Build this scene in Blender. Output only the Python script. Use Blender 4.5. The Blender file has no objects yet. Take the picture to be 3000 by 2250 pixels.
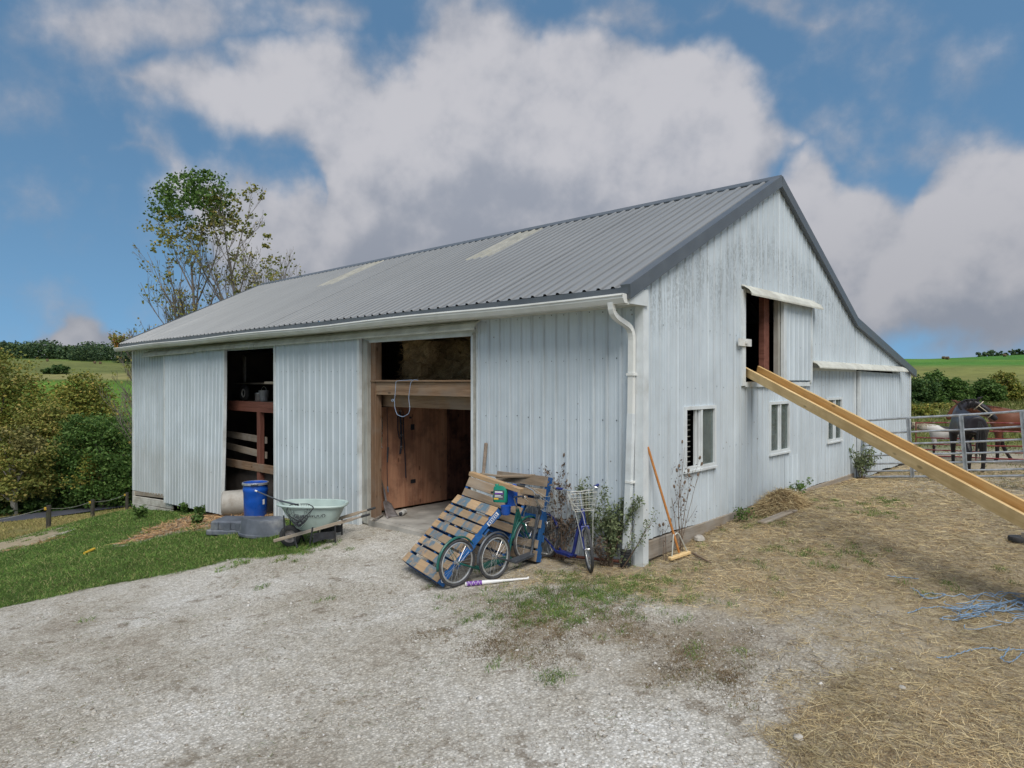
import bpy, math, random
import numpy as np
from mathutils import Vector, Matrix

random.seed(7)
RNG = np.random.default_rng(11)
SC = bpy.context.scene
COL = SC.collection
PI = math.pi
R = math.radians

# ------------------------------------------------------------------ camera
CAM = Vector((4.751, -7.603, 2.65))
YAW = math.asin(0.6824)
cam_data = bpy.data.cameras.new("camera")
cam_data.sensor_width = 36.0
cam_data.lens = 36.0 * 1960 / 3000
cam_data.clip_start = 0.1
cam_data.clip_end = 5000
cam = bpy.data.objects.new("camera", cam_data)
COL.objects.link(cam)
cam.location = CAM
cam.rotation_euler = (R(90 - 0.263), 0, YAW)
SC.camera = cam

# ------------------------------------------------------------------ view
SC.view_settings.view_transform = 'Standard'
SC.view_settings.look = 'None'
SC.view_settings.gamma = 1.0
SC.view_settings.exposure = 0.5
SC.view_settings.use_curve_mapping = False
SC.render.engine = 'CYCLES'
SC.cycles.use_denoising = True
SC.cycles.max_bounces = 5
SC.cycles.diffuse_bounces = 2
SC.cycles.adaptive_threshold = .02
SC.cycles.glossy_bounces = 3
SC.cycles.transparent_max_bounces = 8
SC.cycles.sample_clamp_indirect = 4.0

# ------------------------------------------------------------------ sun and sky
SUN_EL = 51.0          # the sun stands behind the camera, veiled by cloud
sun_dir = Vector((0.64, -0.46, math.tan(R(SUN_EL)) * math.hypot(0.64, 0.46))).normalized()
sd = bpy.data.lights.new("sun", 'SUN')
sd.energy = 2.3
sd.angle = R(36)
sd.color = (1.0, 0.955, 0.89)
sun = bpy.data.objects.new("sun", sd)
COL.objects.link(sun)
sun.location = (20, -30, 40)
sun.rotation_euler = (-sun_dir).to_track_quat('-Z', 'Y').to_euler()

RT = Vector((0.7311, 0.6825, 0.0))      # right of the view, in world axes
FW = Vector((-0.6824, 0.7310, 0.0))
def pdir(u, v):                          # direction of a pixel of the 3000 x 2250 photograph
    return FW + RT * ((u - 1500) / 1960) + Vector((0, 0, (1116 - v) / 1960))

def build_world():
    w = bpy.data.worlds.new("World")
    SC.world = w
    w.use_nodes = True
    nt = w.node_tree
    nt.nodes.clear()
    def N(t, **k):
        n = nt.nodes.new(t)
        for a, b in k.items(): setattr(n, a, b)
        return n
    def C(x, sock):
        if isinstance(x, (int, float)): sock.default_value = x
        else: nt.links.new(x, sock)
    def mt(op, a, b=None, c=None):
        n = N('ShaderNodeMath', operation=op)
        for i, x in enumerate((a, b, c)):
            if x is not None: C(x, n.inputs[i])
        return n.outputs[0]
    def mr(x, a, b, c=0.0, d=1.0):
        n = N('ShaderNodeMapRange'); n.interpolation_type = 'SMOOTHSTEP'
        for i, q in enumerate((x, a, b, c, d)): C(q, n.inputs[i])
        return n.outputs[0]
    def nz(vec, scale, detail, rough=.55):
        n = N('ShaderNodeTexNoise'); n.inputs['Scale'].default_value = scale; n.inputs['Detail'].default_value = detail; n.inputs['Roughness'].default_value = rough
        nt.links.new(vec, n.inputs['Vector']); return n
    tc = N('ShaderNodeTexCoord'); D = tc.outputs['Generated']
    def dot(v):
        n = N('ShaderNodeVectorMath', operation='DOT_PRODUCT'); n.inputs[1].default_value = v; nt.links.new(D, n.inputs[0]); return n.outputs['Value']
    a = dot(RT); b = dot(FW); z = dot((0, 0, 1))
    az0 = mt('ARCTAN2', a, b)
    te0 = mt('DIVIDE', z, mt('MAXIMUM', mt('SQRT', mt('SUBTRACT', 1.0, mt('MULTIPLY', z, z))), .02))
    wn = nz(D, 6.0, 4, .6)
    ws = N('ShaderNodeSeparateColor'); nt.links.new(wn.outputs['Color'], ws.inputs[0])
    az = mt('MULTIPLY_ADD', mt('SUBTRACT', ws.outputs[0], .5), .17, az0)
    te = mt('MULTIPLY_ADD', mt('SUBTRACT', ws.outputs[1], .5), .15, te0)
    t01 = mt('MULTIPLY_ADD', az, 1/(2*PI), .5)
    # cloud banks: upper and lower rim over the azimuth (noted from the photograph as u, v of a 2212 px view)
    def pt(u, v):
        A = math.atan((u*1.3562-1500)/1960); return A, (1116-v*1.3562)/1960*math.cos(A)
    def curve(pts, end):
        n = N('ShaderNodeFloatCurve'); cv = n.mapping.curves[0]
        P = sorted((pt(u, v)[0]/(2*PI)+.5, max(0, min(1, pt(u, v)[1]*.5+.5))) for u, v in pts)
        e0 = max(0, min(1, end[0]*.5+.5)); e1 = max(0, min(1, end[1]*.5+.5))
        P = [(0.0, e0), (P[0][0]-.02, e0)] + P + [(P[-1][0]+.02, e1), (1.0, e1)]
        cv.points[0].location = P[0]; cv.points[1].location = P[-1]
        for p in P[1:-1]: cv.points.new(*p)
        for p in cv.points: p.handle_type = 'VECTOR'
        n.mapping.update()
        nt.links.new(t01, n.inputs['Value'])
        return mt('MULTIPLY_ADD', n.outputs[0], 2.0, -1.0)
    banks = [
        ([(320,185),(350,130),(450,108),(600,105),(700,115),(800,125),(900,130),(960,80),(1020,48),(1100,55),(1180,80),(1280,95),(1400,100),(1480,100),(1550,135),(1640,225),(1700,285),(1725,310)],
         [(320,240),(400,270),(500,288),(560,292),(640,310),(690,370),(720,470),(770,640),(1000,700),(1400,640),(1560,560),(1620,420),(1680,350),(1725,320)], .07, 1.0),
        ([(1670,430),(1720,345),(1790,318),(1850,370),(1900,425),(1960,440),(2010,370),(2070,305),(2130,285),(2212,290),(2330,260)],
         [(1670,470),(1720,640),(1800,735),(2000,752),(2212,752),(2330,750)], .07, 1.0),
        ([(80,25),(140,15),(220,-30),(600,-40),(700,0),(760,20)], [(80,45),(150,112),(240,120),(330,105),(420,128),(500,95),(600,55),(680,45),(760,40)], .06, .60),
        ([(-60,770),(20,745),(70,722),(130,704),(200,712),(270,725)], [(-60,800),(20,805),(270,805)], .02, .85),
        ([(235,345),(280,285),(340,295),(400,350),(440,370),(500,340),(560,345),(620,390),(680,430),(760,440)], [(235,360),(290,372),(345,380),(400,420),(440,520),(500,640),(640,680),(760,690)], .06, .66),
        ([(1290,30),(1370,10),(1450,25),(1560,-20),(1700,-20),(1790,15),(1830,40)], [(1290,55),(1370,100),(1450,70),(1560,30),(1700,70),(1790,60),(1830,45)], .05, .50),
        ([(1735,250),(1790,225),(1850,240),(1960,300),(2060,270),(2100,300)], [(1735,290),(1800,330),(1870,330),(1960,350),(2060,345),(2100,310)], .05, .40)]
    body = None; under = None
    for top, bot, soft, wt in banks:
        ml = (pt(*top[0])[1] + pt(*bot[0])[1])/2; mrr = (pt(*top[-1])[1] + pt(*bot[-1])[1])/2
        T = curve(top, (ml-soft*1.5, mrr-soft*1.5)); B = curve(bot, (ml+soft*1.5, mrr+soft*1.5))
        ht = mt('SUBTRACT', T, te)
        k = mr(mt('MINIMUM', ht, mt('SUBTRACT', te, B)), -soft*.7, soft, 0.0, wt)
        sh = mt('MULTIPLY', k, mr(ht, .36, .02) if wt == 1.0 else .62)
        under = sh if under is None else mt('MAXIMUM', under, sh)
        body = k if body is None else mt('MAXIMUM', body, k)
    # the same kind of broken cloud goes on all round, beyond what the photograph shows
    bg_n = nz(D, 2.2, 3).outputs['Fac']
    rest = mt('MULTIPLY', mr(bg_n, .42, .60, 0, .95), mr(mt('ABSOLUTE', az0), .72, .95))
    zen = mt('MULTIPLY', mr(bg_n, .42, .60, 0, .95), mr(te0, .62, .95))
    body = mt('MAXIMUM', body, mt('MAXIMUM', rest, zen))
    def billow(vec, detail):
        f = nz(vec, 8.5, detail, .58).outputs['Fac']
        r = N('ShaderNodeTexNoise'); r.noise_type = 'RIDGED_MULTIFRACTAL'; r.normalize = False
        r.inputs['Scale'].default_value = 5.5; r.inputs['Detail'].default_value = min(detail, 4); r.inputs['Roughness'].default_value = .55
        r.inputs['Offset'].default_value = .9; r.inputs['Gain'].default_value = 1.2
        nt.links.new(vec, r.inputs['Vector'])
        return mt('SUBTRACT', mt('MULTIPLY', f, 1.1), mt('MULTIPLY_ADD', r.outputs['Fac'], .17, -.10))
    n1 = billow(D, 8)
    off = N('ShaderNodeVectorMath', operation='ADD'); off.inputs[1].default_value = Vector((0, 0, .035)) - RT*.022
    nt.links.new(D, off.inputs[0])
    n2 = billow(off.outputs[0], 4)
    dens = mt('ADD', body, mt('MULTIPLY_ADD', n1, 1.35, -.76))
    alpha = mr(dens, -.16, .62, 0, .95)
    emb = mt('MULTIPLY', mt('SUBTRACT', n1, n2), 2.3)
    lit = mt('ADD', under, emb)
    lit = mt('MULTIPLY_ADD', mr(lit, -.25, 1.1), .97, .03)
    ramp = N('ShaderNodeMix', data_type='RGBA')
    ramp.inputs[6].default_value = (.225, .242, .285, 1); ramp.inputs[7].default_value = (.385, .382, .405, 1)
    nt.links.new(lit, ramp.inputs[0])
    lowm = mr(te0, .05, .36, .82, 1.05)
    cl = N('ShaderNodeMix', data_type='RGBA', blend_type='MULTIPLY'); cl.inputs[0].default_value = 1
    nt.links.new(ramp.outputs[2], cl.inputs[6]); nt.links.new(lowm, cl.inputs[7])
    sky = N('ShaderNodeTexSky'); sky.sky_type = 'NISHITA'; sky.sun_disc = False
    sky.sun_elevation = R(SUN_EL); sky.sun_rotation = math.atan2(sun_dir.x, sun_dir.y)
    sky.air_density = 1.0; sky.dust_density = .3; sky.ozone_density = 2.2; sky.altitude = 300
    lift = N('ShaderNodeVectorMath', operation='ADD'); lift.inputs[1].default_value = (0, 0, .34)
    nt.links.new(D, lift.inputs[0]); nt.links.new(lift.outputs[0], sky.inputs[0])
    skm = N('ShaderNodeMix', data_type='RGBA', blend_type='MULTIPLY'); skm.inputs[0].default_value = 1
    skm.inputs[7].default_value = (SKY_S*.72, SKY_S*.88, SKY_S*.80, 1)
    nt.links.new(sky.outputs[0], skm.inputs[6])
    mix = N('ShaderNodeMix', data_type='RGBA')
    nt.links.new(alpha, mix.inputs[0]); nt.links.new(skm.outputs[2], mix.inputs[6]); nt.links.new(cl.outputs[2], mix.inputs[7])
    bg = N('ShaderNodeBackground'); bg.inputs['Strength'].default_value = 1.0
    nt.links.new(mix.outputs[2], bg.inputs['Color'])
    out = N('ShaderNodeOutputWorld')
    nt.links.new(bg.outputs[0], out.inputs['Surface'])
    w.cycles.sampling_method = 'MANUAL'; w.cycles.sample_map_resolution = 256
SKY_S = .15
build_world()

# ------------------------------------------------------------------ mesh helper
class MB:
    def __init__(s):
        s.v = []; s.f = []
    def add(s, vs, fs):
        o = len(s.v)
        s.v.extend([tuple(p) for p in vs])
        s.f.extend([tuple(i + o for i in f) for f in fs])
        return s
    def box(s, lo, hi, M=None):
        x0, y0, z0 = lo; x1, y1, z1 = hi
        vs = [Vector(p) for p in ((x0,y0,z0),(x1,y0,z0),(x1,y1,z0),(x0,y1,z0),(x0,y0,z1),(x1,y0,z1),(x1,y1,z1),(x0,y1,z1))]
        if M is not None: vs = [M @ p for p in vs]
        return s.add(vs, [(0,3,2,1),(4,5,6,7),(0,1,5,4),(1,2,6,5),(2,3,7,6),(3,0,4,7)])
    def cbox(s, lo, hi, b=.004, M=None):           # box with chamfered edges
        x0, y0, z0 = lo; x1, y1, z1 = hi
        vs = []
        for sx in (0, 1):
            for sy in (0, 1):
                for sz in (0, 1):
                    X = (x0, x1)[sx]; Y = (y0, y1)[sy]; Z = (z0, z1)[sz]
                    dx = b if sx == 0 else -b; dy = b if sy == 0 else -b; dz = b if sz == 0 else -b
                    vs += [Vector((X, Y+dy, Z+dz)), Vector((X+dx, Y, Z+dz)), Vector((X+dx, Y+dy, Z))]
        if M is not None: vs = [M @ p for p in vs]
        I = lambda sx, sy, sz, a: (sx*4 + sy*2 + sz)*3 + a
        fs = []
        for a in range(3):
            for t in (0, 1):
                o = [q for q in range(3) if q != a]
                def idx(p, q):
                    c = [0,0,0]; c[a] = t; c[o[0]] = p; c[o[1]] = q
                    return I(*c, a)
                fs.append((idx(0,0), idx(1,0), idx(1,1), idx(0,1)))
        for a in range(3):                          # edge strips
            o = [q for q in range(3) if q != a]
            for p in (0,1):
                for q in (0,1):
                    def id2(t, ax):
                        c = [0,0,0]; c[a] = t; c[o[0]] = p; c[o[1]] = q
                        return I(*c, ax)
                    fs.append((id2(0,o[0]), id2(1,o[0]), id2(1,o[1]), id2(0,o[1])))
        for sx in (0,1):
            for sy in (0,1):
                for sz in (0,1):
                    fs.append((I(sx,sy,sz,0), I(sx,sy,sz,1), I(sx,sy,sz,2)))
        return s.add(vs, fs)
    def beam(s, p0, p1, w, h, up=(0,0,1), b=0):
        M, L = frame(p0, p1, up)
        if b: return s.cbox((0,-w/2,-h/2), (L,w/2,h/2), b, M)
        return s.box((0,-w/2,-h/2), (L,w/2,h/2), M)
    def tube(s, pts, r, n=8, cap=True, closed=False):
        pts = [Vector(p) for p in pts]; m = len(pts)
        rs = r if isinstance(r, (list, tuple)) else [r]*m
        prev = None; rings = []
        for i, p in enumerate(pts):
            if closed: t = pts[(i+1) % m] - pts[(i-1) % m]
            else: t = pts[min(i+1, m-1)] - pts[max(i-1, 0)]
            if t.length < 1e-9: t = Vector((0,0,1))
            t.normalize()
            if prev is None:
                a = Vector((0,0,1)) if abs(t.z) < .9 else Vector((1,0,0))
                x = t.cross(a).normalized()
            else:
                x = prev - t*prev.dot(t)
                x = x.normalized() if x.length > 1e-6 else t.orthogonal().normalized()
            prev = x; y = t.cross(x)
            rings.append([p + (x*math.cos(2*PI*k/n) + y*math.sin(2*PI*k/n))*rs[i] for k in range(n)])
        vs = [q for rg in rings for q in rg]; fs = []
        for i in range(m if closed else m-1):
            j = (i+1) % m
            for k in range(n):
                fs.append((i*n+k, i*n+(k+1)%n, j*n+(k+1)%n, j*n+k))
        if cap and not closed:
            fs.append(tuple(range(n-1,-1,-1))); fs.append(tuple((m-1)*n+k for k in range(n)))
        return s.add(vs, fs)
    def lathe(s, prof, n=24, M=None, sx=1, sy=1, closed=False):
        vs = []; fs = []
        for (r, z) in prof:
            for k in range(n):
                a = 2*PI*k/n
                p = Vector((r*math.cos(a)*sx, r*math.sin(a)*sy, z))
                vs.append(M @ p if M is not None else p)
        m = len(prof)
        for i in range(m if closed else m-1):
            j = (i+1) % m
            for k in range(n):
                fs.append((i*n+k, i*n+(k+1)%n, j*n+(k+1)%n, j*n+k))
        if not closed:
            if prof[0][0] > 1e-5: fs.append(tuple(range(n-1,-1,-1)))
            if prof[-1][0] > 1e-5: fs.append(tuple((m-1)*n+k for k in range(n)))
        return s.add(vs, fs)
    def prism(s, poly, lo, hi, M=None):            # polygon in local XZ pushed along Y
        n = len(poly)
        vs = [Vector((x, lo, z)) for x, z in poly] + [Vector((x, hi, z)) for x, z in poly]
        if M is not None: vs = [M @ p for p in vs]
        fs = [tuple(range(n)), tuple(range(2*n-1, n-1, -1))]
        fs += [(i, i+n, (i+1)%n+n, (i+1)%n) for i in range(n)]
        return s.add(vs, fs)

def frame(p0, p1, up=(0,0,1)):
    p0 = Vector(p0); p1 = Vector(p1); x = p1 - p0; L = x.length; x.normalize()
    up = Vector(up); y = up.cross(x)
    if y.length < 1e-5: y = Vector((0,1,0)).cross(x) if abs(x.y) < .9 else Vector((1,0,0)).cross(x)
    y.normalize(); z = x.cross(y)
    M = Matrix((x, y, z)).transposed().to_4x4(); M.translation = p0
    return M, L

def link(o, parent=None):
    COL.objects.link(o)
    if parent is not None: o.parent = parent
    return o
def mesh_of(mb, name, mat=None, smooth=False):
    me = bpy.data.meshes.new(name)
    me.from_pydata(mb.v, [], mb.f)
    me.validate()
    if mat is not None: me.materials.append(mat)
    if smooth: me.shade_smooth()
    me.update()
    return me
def part(name, mb, mat, parent=None, M=None, smooth=False, kind=None, label=None, fixn=True):
    me = mesh_of(mb, name, mat, False)
    if fixn and len(me.polygons) < 20000:
        import bmesh
        bm = bmesh.new(); bm.from_mesh(me)
        bmesh.ops.recalc_face_normals(bm, faces=bm.faces)
        bm.to_mesh(me); bm.free()
    if smooth:
        me.shade_smooth()
        try: me.set_sharp_from_angle(angle=R(40))
        except Exception: pass
    o = bpy.data.objects.new(name, me)
    link(o, parent)
    if M is not None: o.matrix_basis = M
    if kind: o["kind"] = kind
    if label: o["label"] = label
    return o
def thing(name, label, cat, loc=(0,0,0), rz=0, group=None, M=None):
    o = bpy.data.objects.new(name, None)
    COL.objects.link(o)
    o.empty_display_size = .2
    if M is not None: o.matrix_basis = M
    else:
        o.location = loc; o.rotation_euler = (0,0,rz)
    o["label"] = label; o["category"] = cat
    if group: o["group"] = group
    return o
def tag(o, label, cat, group=None):
    o["label"] = label; o["category"] = cat
    if group: o["group"] = group
    return o
def sub(name, parent):                             # a part that only gathers its pieces
    o = bpy.data.objects.new(name, None); o.empty_display_size = .1
    return link(o, parent)
def dup(o, parent=None, name=None):
    c = o.copy(); COL.objects.link(c); c.parent = parent
    for ch in [q for q in o.children]: dup(ch, c)
    return c
def plank(name, p0, p1, w, t, mat, parent=None, up=(0,0,1), b=.004, label=None, jit=None):
    """board along p0-p1: w across, t thick (t along `up`); its own object with X along the grain"""
    M, L = frame(p0, p1, up)
    mb = MB().cbox((0,-w/2,-t/2), (L,w/2,t/2), b)
    return part(name, mb, mat, parent, M, label=label)

# ------------------------------------------------------------------ pixel helpers (photograph 3000 x 2250 -> a point on a real plane)
def on_y(u, v, y=0.0):
    d = pdir(u, v); t = (y - CAM.y)/d.y; return CAM + d*t
def on_x(u, v, x=0.0):
    d = pdir(u, v); t = (x - CAM.x)/d.x; return CAM + d*t
def on_z(u, v, z=0.0):
    d = pdir(u, v); t = (z - CAM.z)/d.z; return CAM + d*t
def at_depth(u, v, dep):
    return CAM + pdir(u, v)*dep
# ------------------------------------------------------------------ materials
def new_mat(name):
    m = bpy.data.materials.new(name); m.use_nodes = True
    nt = m.node_tree; nt.nodes.clear()
    out = nt.nodes.new('ShaderNodeOutputMaterial')
    b = nt.nodes.new('ShaderNodeBsdfPrincipled')
    nt.links.new(b.outputs[0], out.inputs[0])
    return m, nt, b, out
def nd(nt, t, **k):
    n = nt.nodes.new(t)
    for a, v in k.items():
        if a.startswith('i_'):
            key = a[2:]
            key = int(key) if key.isdigit() else key.replace('_', ' ')
            n.inputs[key].default_value = v
        else: setattr(n, a, v)
    return n
def ramp(nt, stops, src=None, interp='LINEAR'):
    r = nt.nodes.new('ShaderNodeValToRGB'); cr = r.color_ramp; cr.interpolation = interp
    while len(cr.elements) < len(stops): cr.elements.new(.5)
    for e, (p, c) in zip(cr.elements, stops):
        e.position = p; e.color = (*c, 1) if len(c) == 3 else c
    if src is not None: nt.links.new(src, r.inputs[0])
    return r
def coords(nt, space='Object', scale=(1,1,1), seed=0.0):
    tc = nt.nodes.new('ShaderNodeTexCoord')
    mp = nd(nt, 'ShaderNodeMapping'); mp.inputs['Scale'].default_value = scale
    mp.inputs['Location'].default_value = (seed, seed*.7, seed*1.3)
    if space == 'World':
        g = nt.nodes.new('ShaderNodeNewGeometry'); nt.links.new(g.outputs['Position'], mp.inputs[0])
    else: nt.links.new(tc.outputs[space], mp.inputs[0])
    return mp.outputs[0]
def noise(nt, vec, scale, detail=4, rough=.55, dist=0):
    n = nd(nt, 'ShaderNodeTexNoise'); n.inputs['Scale'].default_value = scale; n.inputs['Detail'].default_value = detail
    n.inputs['Roughness'].default_value = rough; n.inputs['Distortion'].default_value = dist
    nt.links.new(vec, n.inputs['Vector']); return n.outputs['Fac']
def mixc(nt, f, a, b, mode='MIX'):
    m = nt.nodes.new('ShaderNodeMix'); m.data_type = 'RGBA'; m.blend_type = mode
    for s, i in ((f, 0), (a, 6), (b, 7)):
        if isinstance(s, (int, float)): m.inputs[i].default_value = s
        elif isinstance(s, (tuple, list)): m.inputs[i].default_value = (*s, 1) if len(s) == 3 else s
        else: nt.links.new(s, m.inputs[i])
    return m.outputs[2]
def mrange(nt, src, a, b, c=0, d=1, smooth=True):
    m = nt.nodes.new('ShaderNodeMapRange')
    if smooth: m.interpolation_type = 'SMOOTHSTEP'
    for i, x in enumerate((a, b, c, d)): m.inputs[i+1].default_value = x
    nt.links.new(src, m.inputs[0]); return m.outputs[0]
def mth(nt, op, a, b=None, c=None):
    m = nt.nodes.new('ShaderNodeMath'); m.operation = op
    for i, s in enumerate((a, b, c)):
        if s is None: continue
        if isinstance(s, (int, float)): m.inputs[i].default_value = s
        else: nt.links.new(s, m.inputs[i])
    return m.outputs[0]
def bump(nt, b, h, strength=.3, dist=.01):
    n = nt.nodes.new('ShaderNodeBump'); n.inputs['Strength'].default_value = strength; n.inputs['Distance'].default_value = dist
    nt.links.new(h, n.inputs['Height']); nt.links.new(n.outputs[0], b.inputs['Normal'])
def objrand(nt):
    return nt.nodes.new('ShaderNodeObjectInfo').outputs['Random']
def plain(name, c, rough=.6, metal=0, var=.12, scale=14, space='Object', dirt=None, bumpk=.1, spec=None):
    """one base colour with mottling, wear and a little relief"""
    m, nt, b, _ = new_mat(name)
    v = coords(nt, space)
    n1 = noise(nt, v, scale, 5)
    dk = tuple(x*(1-var*1.6) for x in c); lt = tuple(min(1, x*(1+var)) for x in c)
    col = ramp(nt, [(.3, dk), (.7, lt)], n1).outputs[0]
    if dirt:
        n2 = noise(nt, v, scale*.45, 6, .65)
        col = mixc(nt, mrange(nt, n2, .5, .72, 0, dirt[1]), col, dirt[0])
    nt.links.new(col, b.inputs['Base Color'])
    nt.links.new(mrange(nt, n1, .2, .8, max(0, rough-.1), min(1, rough+.1)), b.inputs['Roughness'])
    b.inputs['Metallic'].default_value = metal
    if spec is not None: b.inputs['Specular IOR Level'].default_value = spec
    if bumpk: bump(nt, b, noise(nt, v, scale*4, 3), bumpk, .004)
    return m
def wood(name, c1, c2, rough=.75, gscale=1.0, knots=True, paint=None, grey=None, ax=0, contrast=1.0):
    """grain runs along the local X (or `ax`); paint = (colour, amount) laid over in worn patches"""
    m, nt, b, _ = new_mat(name)
    s = [18*gscale]*3; s[ax] = 1.1*gscale
    v = coords(nt, 'Object', tuple(s))
    oi = nt.nodes.new('ShaderNodeObjectInfo')
    av = nt.nodes.new('ShaderNodeVectorMath'); av.operation = 'ADD'
    cx = nt.nodes.new('ShaderNodeCombineXYZ')
    r10 = mth(nt, 'MULTIPLY', oi.outputs['Random'], 37.0)
    for i in range(3): nt.links.new(r10, cx.inputs[i])
    nt.links.new(v, av.inputs[0]); nt.links.new(cx.outputs[0], av.inputs[1])
    v = av.outputs[0]
    g1 = noise(nt, v, 1.0, 6, .6, .6); g2 = noise(nt, v, 3.1, 4, .6)
    gg = mth(nt, 'ADD', mth(nt, 'MULTIPLY', g1, .7), mth(nt, 'MULTIPLY', g2, .3))
    col = ramp(nt, [(.5-.16*contrast, c1), (.5+.16*contrast, c2)], gg).outputs[0]
    col = mixc(nt, 1.0, col, ramp(nt, [(0, (.74,.74,.75)), (1, (1.12,1.1,1.08))], oi.outputs['Random']).outputs[0], 'MULTIPLY')
    if knots:
        tc = coords(nt, 'Object', tuple(3.0 if i == ax else 7.0 for i in range(3)))
        a2 = nt.nodes.new('ShaderNodeVectorMath'); a2.operation = 'ADD'
        nt.links.new(tc, a2.inputs[0]); nt.links.new(cx.outputs[0], a2.inputs[1])
        vo = nd(nt, 'ShaderNodeTexVoronoi'); vo.inputs['Scale'].default_value = .8
        nt.links.new(a2.outputs[0], vo.inputs['Vector'])
        col = mixc(nt, mrange(nt, vo.outputs['Distance'], .15, .08, 0, .75), col, tuple(x*.35 for x in c1))
    if grey:
        gn = noise(nt, coords(nt, 'World', (1,1,1), 3.1), 2.3, 5, .6)
        col = mixc(nt, mrange(nt, gn, .42, .66, 0, grey[1]), col, grey[0])
    if paint:
        pn = noise(nt, coords(nt, 'Object', (1.2,3,3), 1.7), 3.0, 6, .65)
        col = mixc(nt, mrange(nt, pn, .62-paint[1]*.4, .66-paint[1]*.4, 0, .95), col, paint[0])
    nt.links.new(col, b.inputs['Base Color'])
    b.inputs['Roughness'].default_value = rough
    b.inputs['Specular IOR Level'].default_value = .25
    bump(nt, b, gg, .25, .004)
    return m

M = {}
def siding(name, base, dirty=1.0, gable=False, rough=.42, ribs=True):
    """painted steel sheet: streaks below the screws, chalky patches, mildew on the gable"""
    m, nt, b, _ = new_mat(name)
    vw = coords(nt, 'World')
    st = noise(nt, coords(nt, 'World', (6, 6, .35)), 1.6, 6, .62)
    pa = noise(nt, vw, .9, 5, .6)
    fine = noise(nt, coords(nt, 'World', (22, 22, 1.2)), 1.0, 5, .7)
    base_d = tuple(x*.86 for x in base); base_l = tuple(min(1, x*1.04) for x in base)
    col = ramp(nt, [(.3, base_d), (.68, base_l)], pa).outputs[0]
    col = mixc(nt, mrange(nt, st, .5, .78, 0, .34*dirty), col, (.30,.32,.31))
    col = mixc(nt, mrange(nt, fine, .62, .85, 0, .35*dirty), col, (.24,.25,.24))
    oi = objrand(nt)
    col = mixc(nt, 1.0, col, ramp(nt, [(0, (.95,.95,.955)), (1, (1.02,1.02,1.02))], oi).outputs[0], 'MULTIPLY')
    sep = nt.nodes.new('ShaderNodeSeparateXYZ'); nt.links.new(vw, sep.inputs[0])
    # rib-side shade put into the colour as dark lines, broken up by dirt streaks
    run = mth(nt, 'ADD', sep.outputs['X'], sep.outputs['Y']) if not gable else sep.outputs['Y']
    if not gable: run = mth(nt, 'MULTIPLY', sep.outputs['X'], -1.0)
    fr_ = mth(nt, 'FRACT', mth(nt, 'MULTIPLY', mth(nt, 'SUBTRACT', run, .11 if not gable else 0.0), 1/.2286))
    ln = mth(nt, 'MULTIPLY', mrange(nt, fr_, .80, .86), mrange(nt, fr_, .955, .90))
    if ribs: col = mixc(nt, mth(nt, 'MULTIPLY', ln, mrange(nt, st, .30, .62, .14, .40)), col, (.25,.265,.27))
    # splash dirt near the ground has its own ragged edge
    low = mth(nt, 'ADD', sep.outputs['Z'], mth(nt, 'MULTIPLY', noise(nt, vw, 3.2, 5), -.9))
    col = mixc(nt, mrange(nt, low, .55, -.25, 0, .30*dirty), col, (.33,.31,.26))
    # rust specks and scrapes
    sp = nd(nt, 'ShaderNodeTexVoronoi'); sp.inputs['Scale'].default_value = 3.3
    nt.links.new(vw, sp.inputs['Vector'])
    col = mixc(nt, mrange(nt, sp.outputs['Distance'], .055, .03, 0, .75), col, (.16,.13,.11))
    if gable:
        # mildew: a speckled band a little below the rakes, drawn out downwards along the ribs
        y = sep.outputs['Y']; z = sep.outputs['Z']
        dr = mth(nt, 'SUBTRACT', mth(nt, 'MULTIPLY_ADD', mth(nt, 'ABSOLUTE', mth(nt, 'SUBTRACT', y, 4.5)), -.3, 6.3), z)
        bandn = noise(nt, vw, 1.1, 4)
        dd = mth(nt, 'ADD', dr, mth(nt, 'MULTIPLY', bandn, 1.5))
        band = mth(nt, 'MULTIPLY', mth(nt, 'MULTIPLY', mrange(nt, dd, 1.45, 1.95), mrange(nt, dd, 3.0, 2.0)), mrange(nt, y, 8.6, 7.4))
        strk = noise(nt, coords(nt, 'World', (1, 9, .5)), 1.7, 5, .65)
        spk = noise(nt, coords(nt, 'World', (1, 1, .55)), 30, 3, .7)
        k = mth(nt, 'MULTIPLY', band, mrange(nt, strk, .40, .56))
        k2 = mth(nt, 'MULTIPLY', k, mrange(nt, spk, .42, .56, .22, 1))
        col = mixc(nt, mth(nt, 'MULTIPLY', k2, .48), col, (.10,.115,.12))
        # older run-off grey over the lean-to
        st2 = noise(nt, coords(nt, 'World', (1, 13, .3)), 1.3, 5, .6)
        col = mixc(nt, mth(nt, 'MULTIPLY', mrange(nt, st2, .5, .8), .22), col, (.34,.36,.37))
    nt.links.new(col, b.inputs['Base Color'])
    b.inputs['Metallic'].default_value = 0.0
    nt.links.new(mrange(nt, pa, .3, .7, rough-.06, rough+.14), b.inputs['Roughness'])
    b.inputs['Specular IOR Level'].default_value = .4
    bump(nt, b, noise(nt, coords(nt, 'World', (1,1,.6)), 1.6, 2), .25, .03)
    return m
SID = (.585, .655, .70)
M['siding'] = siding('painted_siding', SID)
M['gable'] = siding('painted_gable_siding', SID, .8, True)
M['door_siding'] = siding('painted_door_siding', SID, .75, False, .42, False)
M['trim'] = plain('white_trim', (.66,.70,.71), .45, 0, .08, 3, 'World', ((.36,.35,.31), .5), .05)
M['cream'] = plain('chalky_cream_metal', (.60,.60,.53), .55, 0, .12, 4, 'World', ((.36,.33,.26), .6), .08)
M['gutter'] = plain('gutter_paint', (.72,.73,.70), .4, 0, .06, 2.5, 'World', ((.42,.41,.36), .45), .03)
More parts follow.
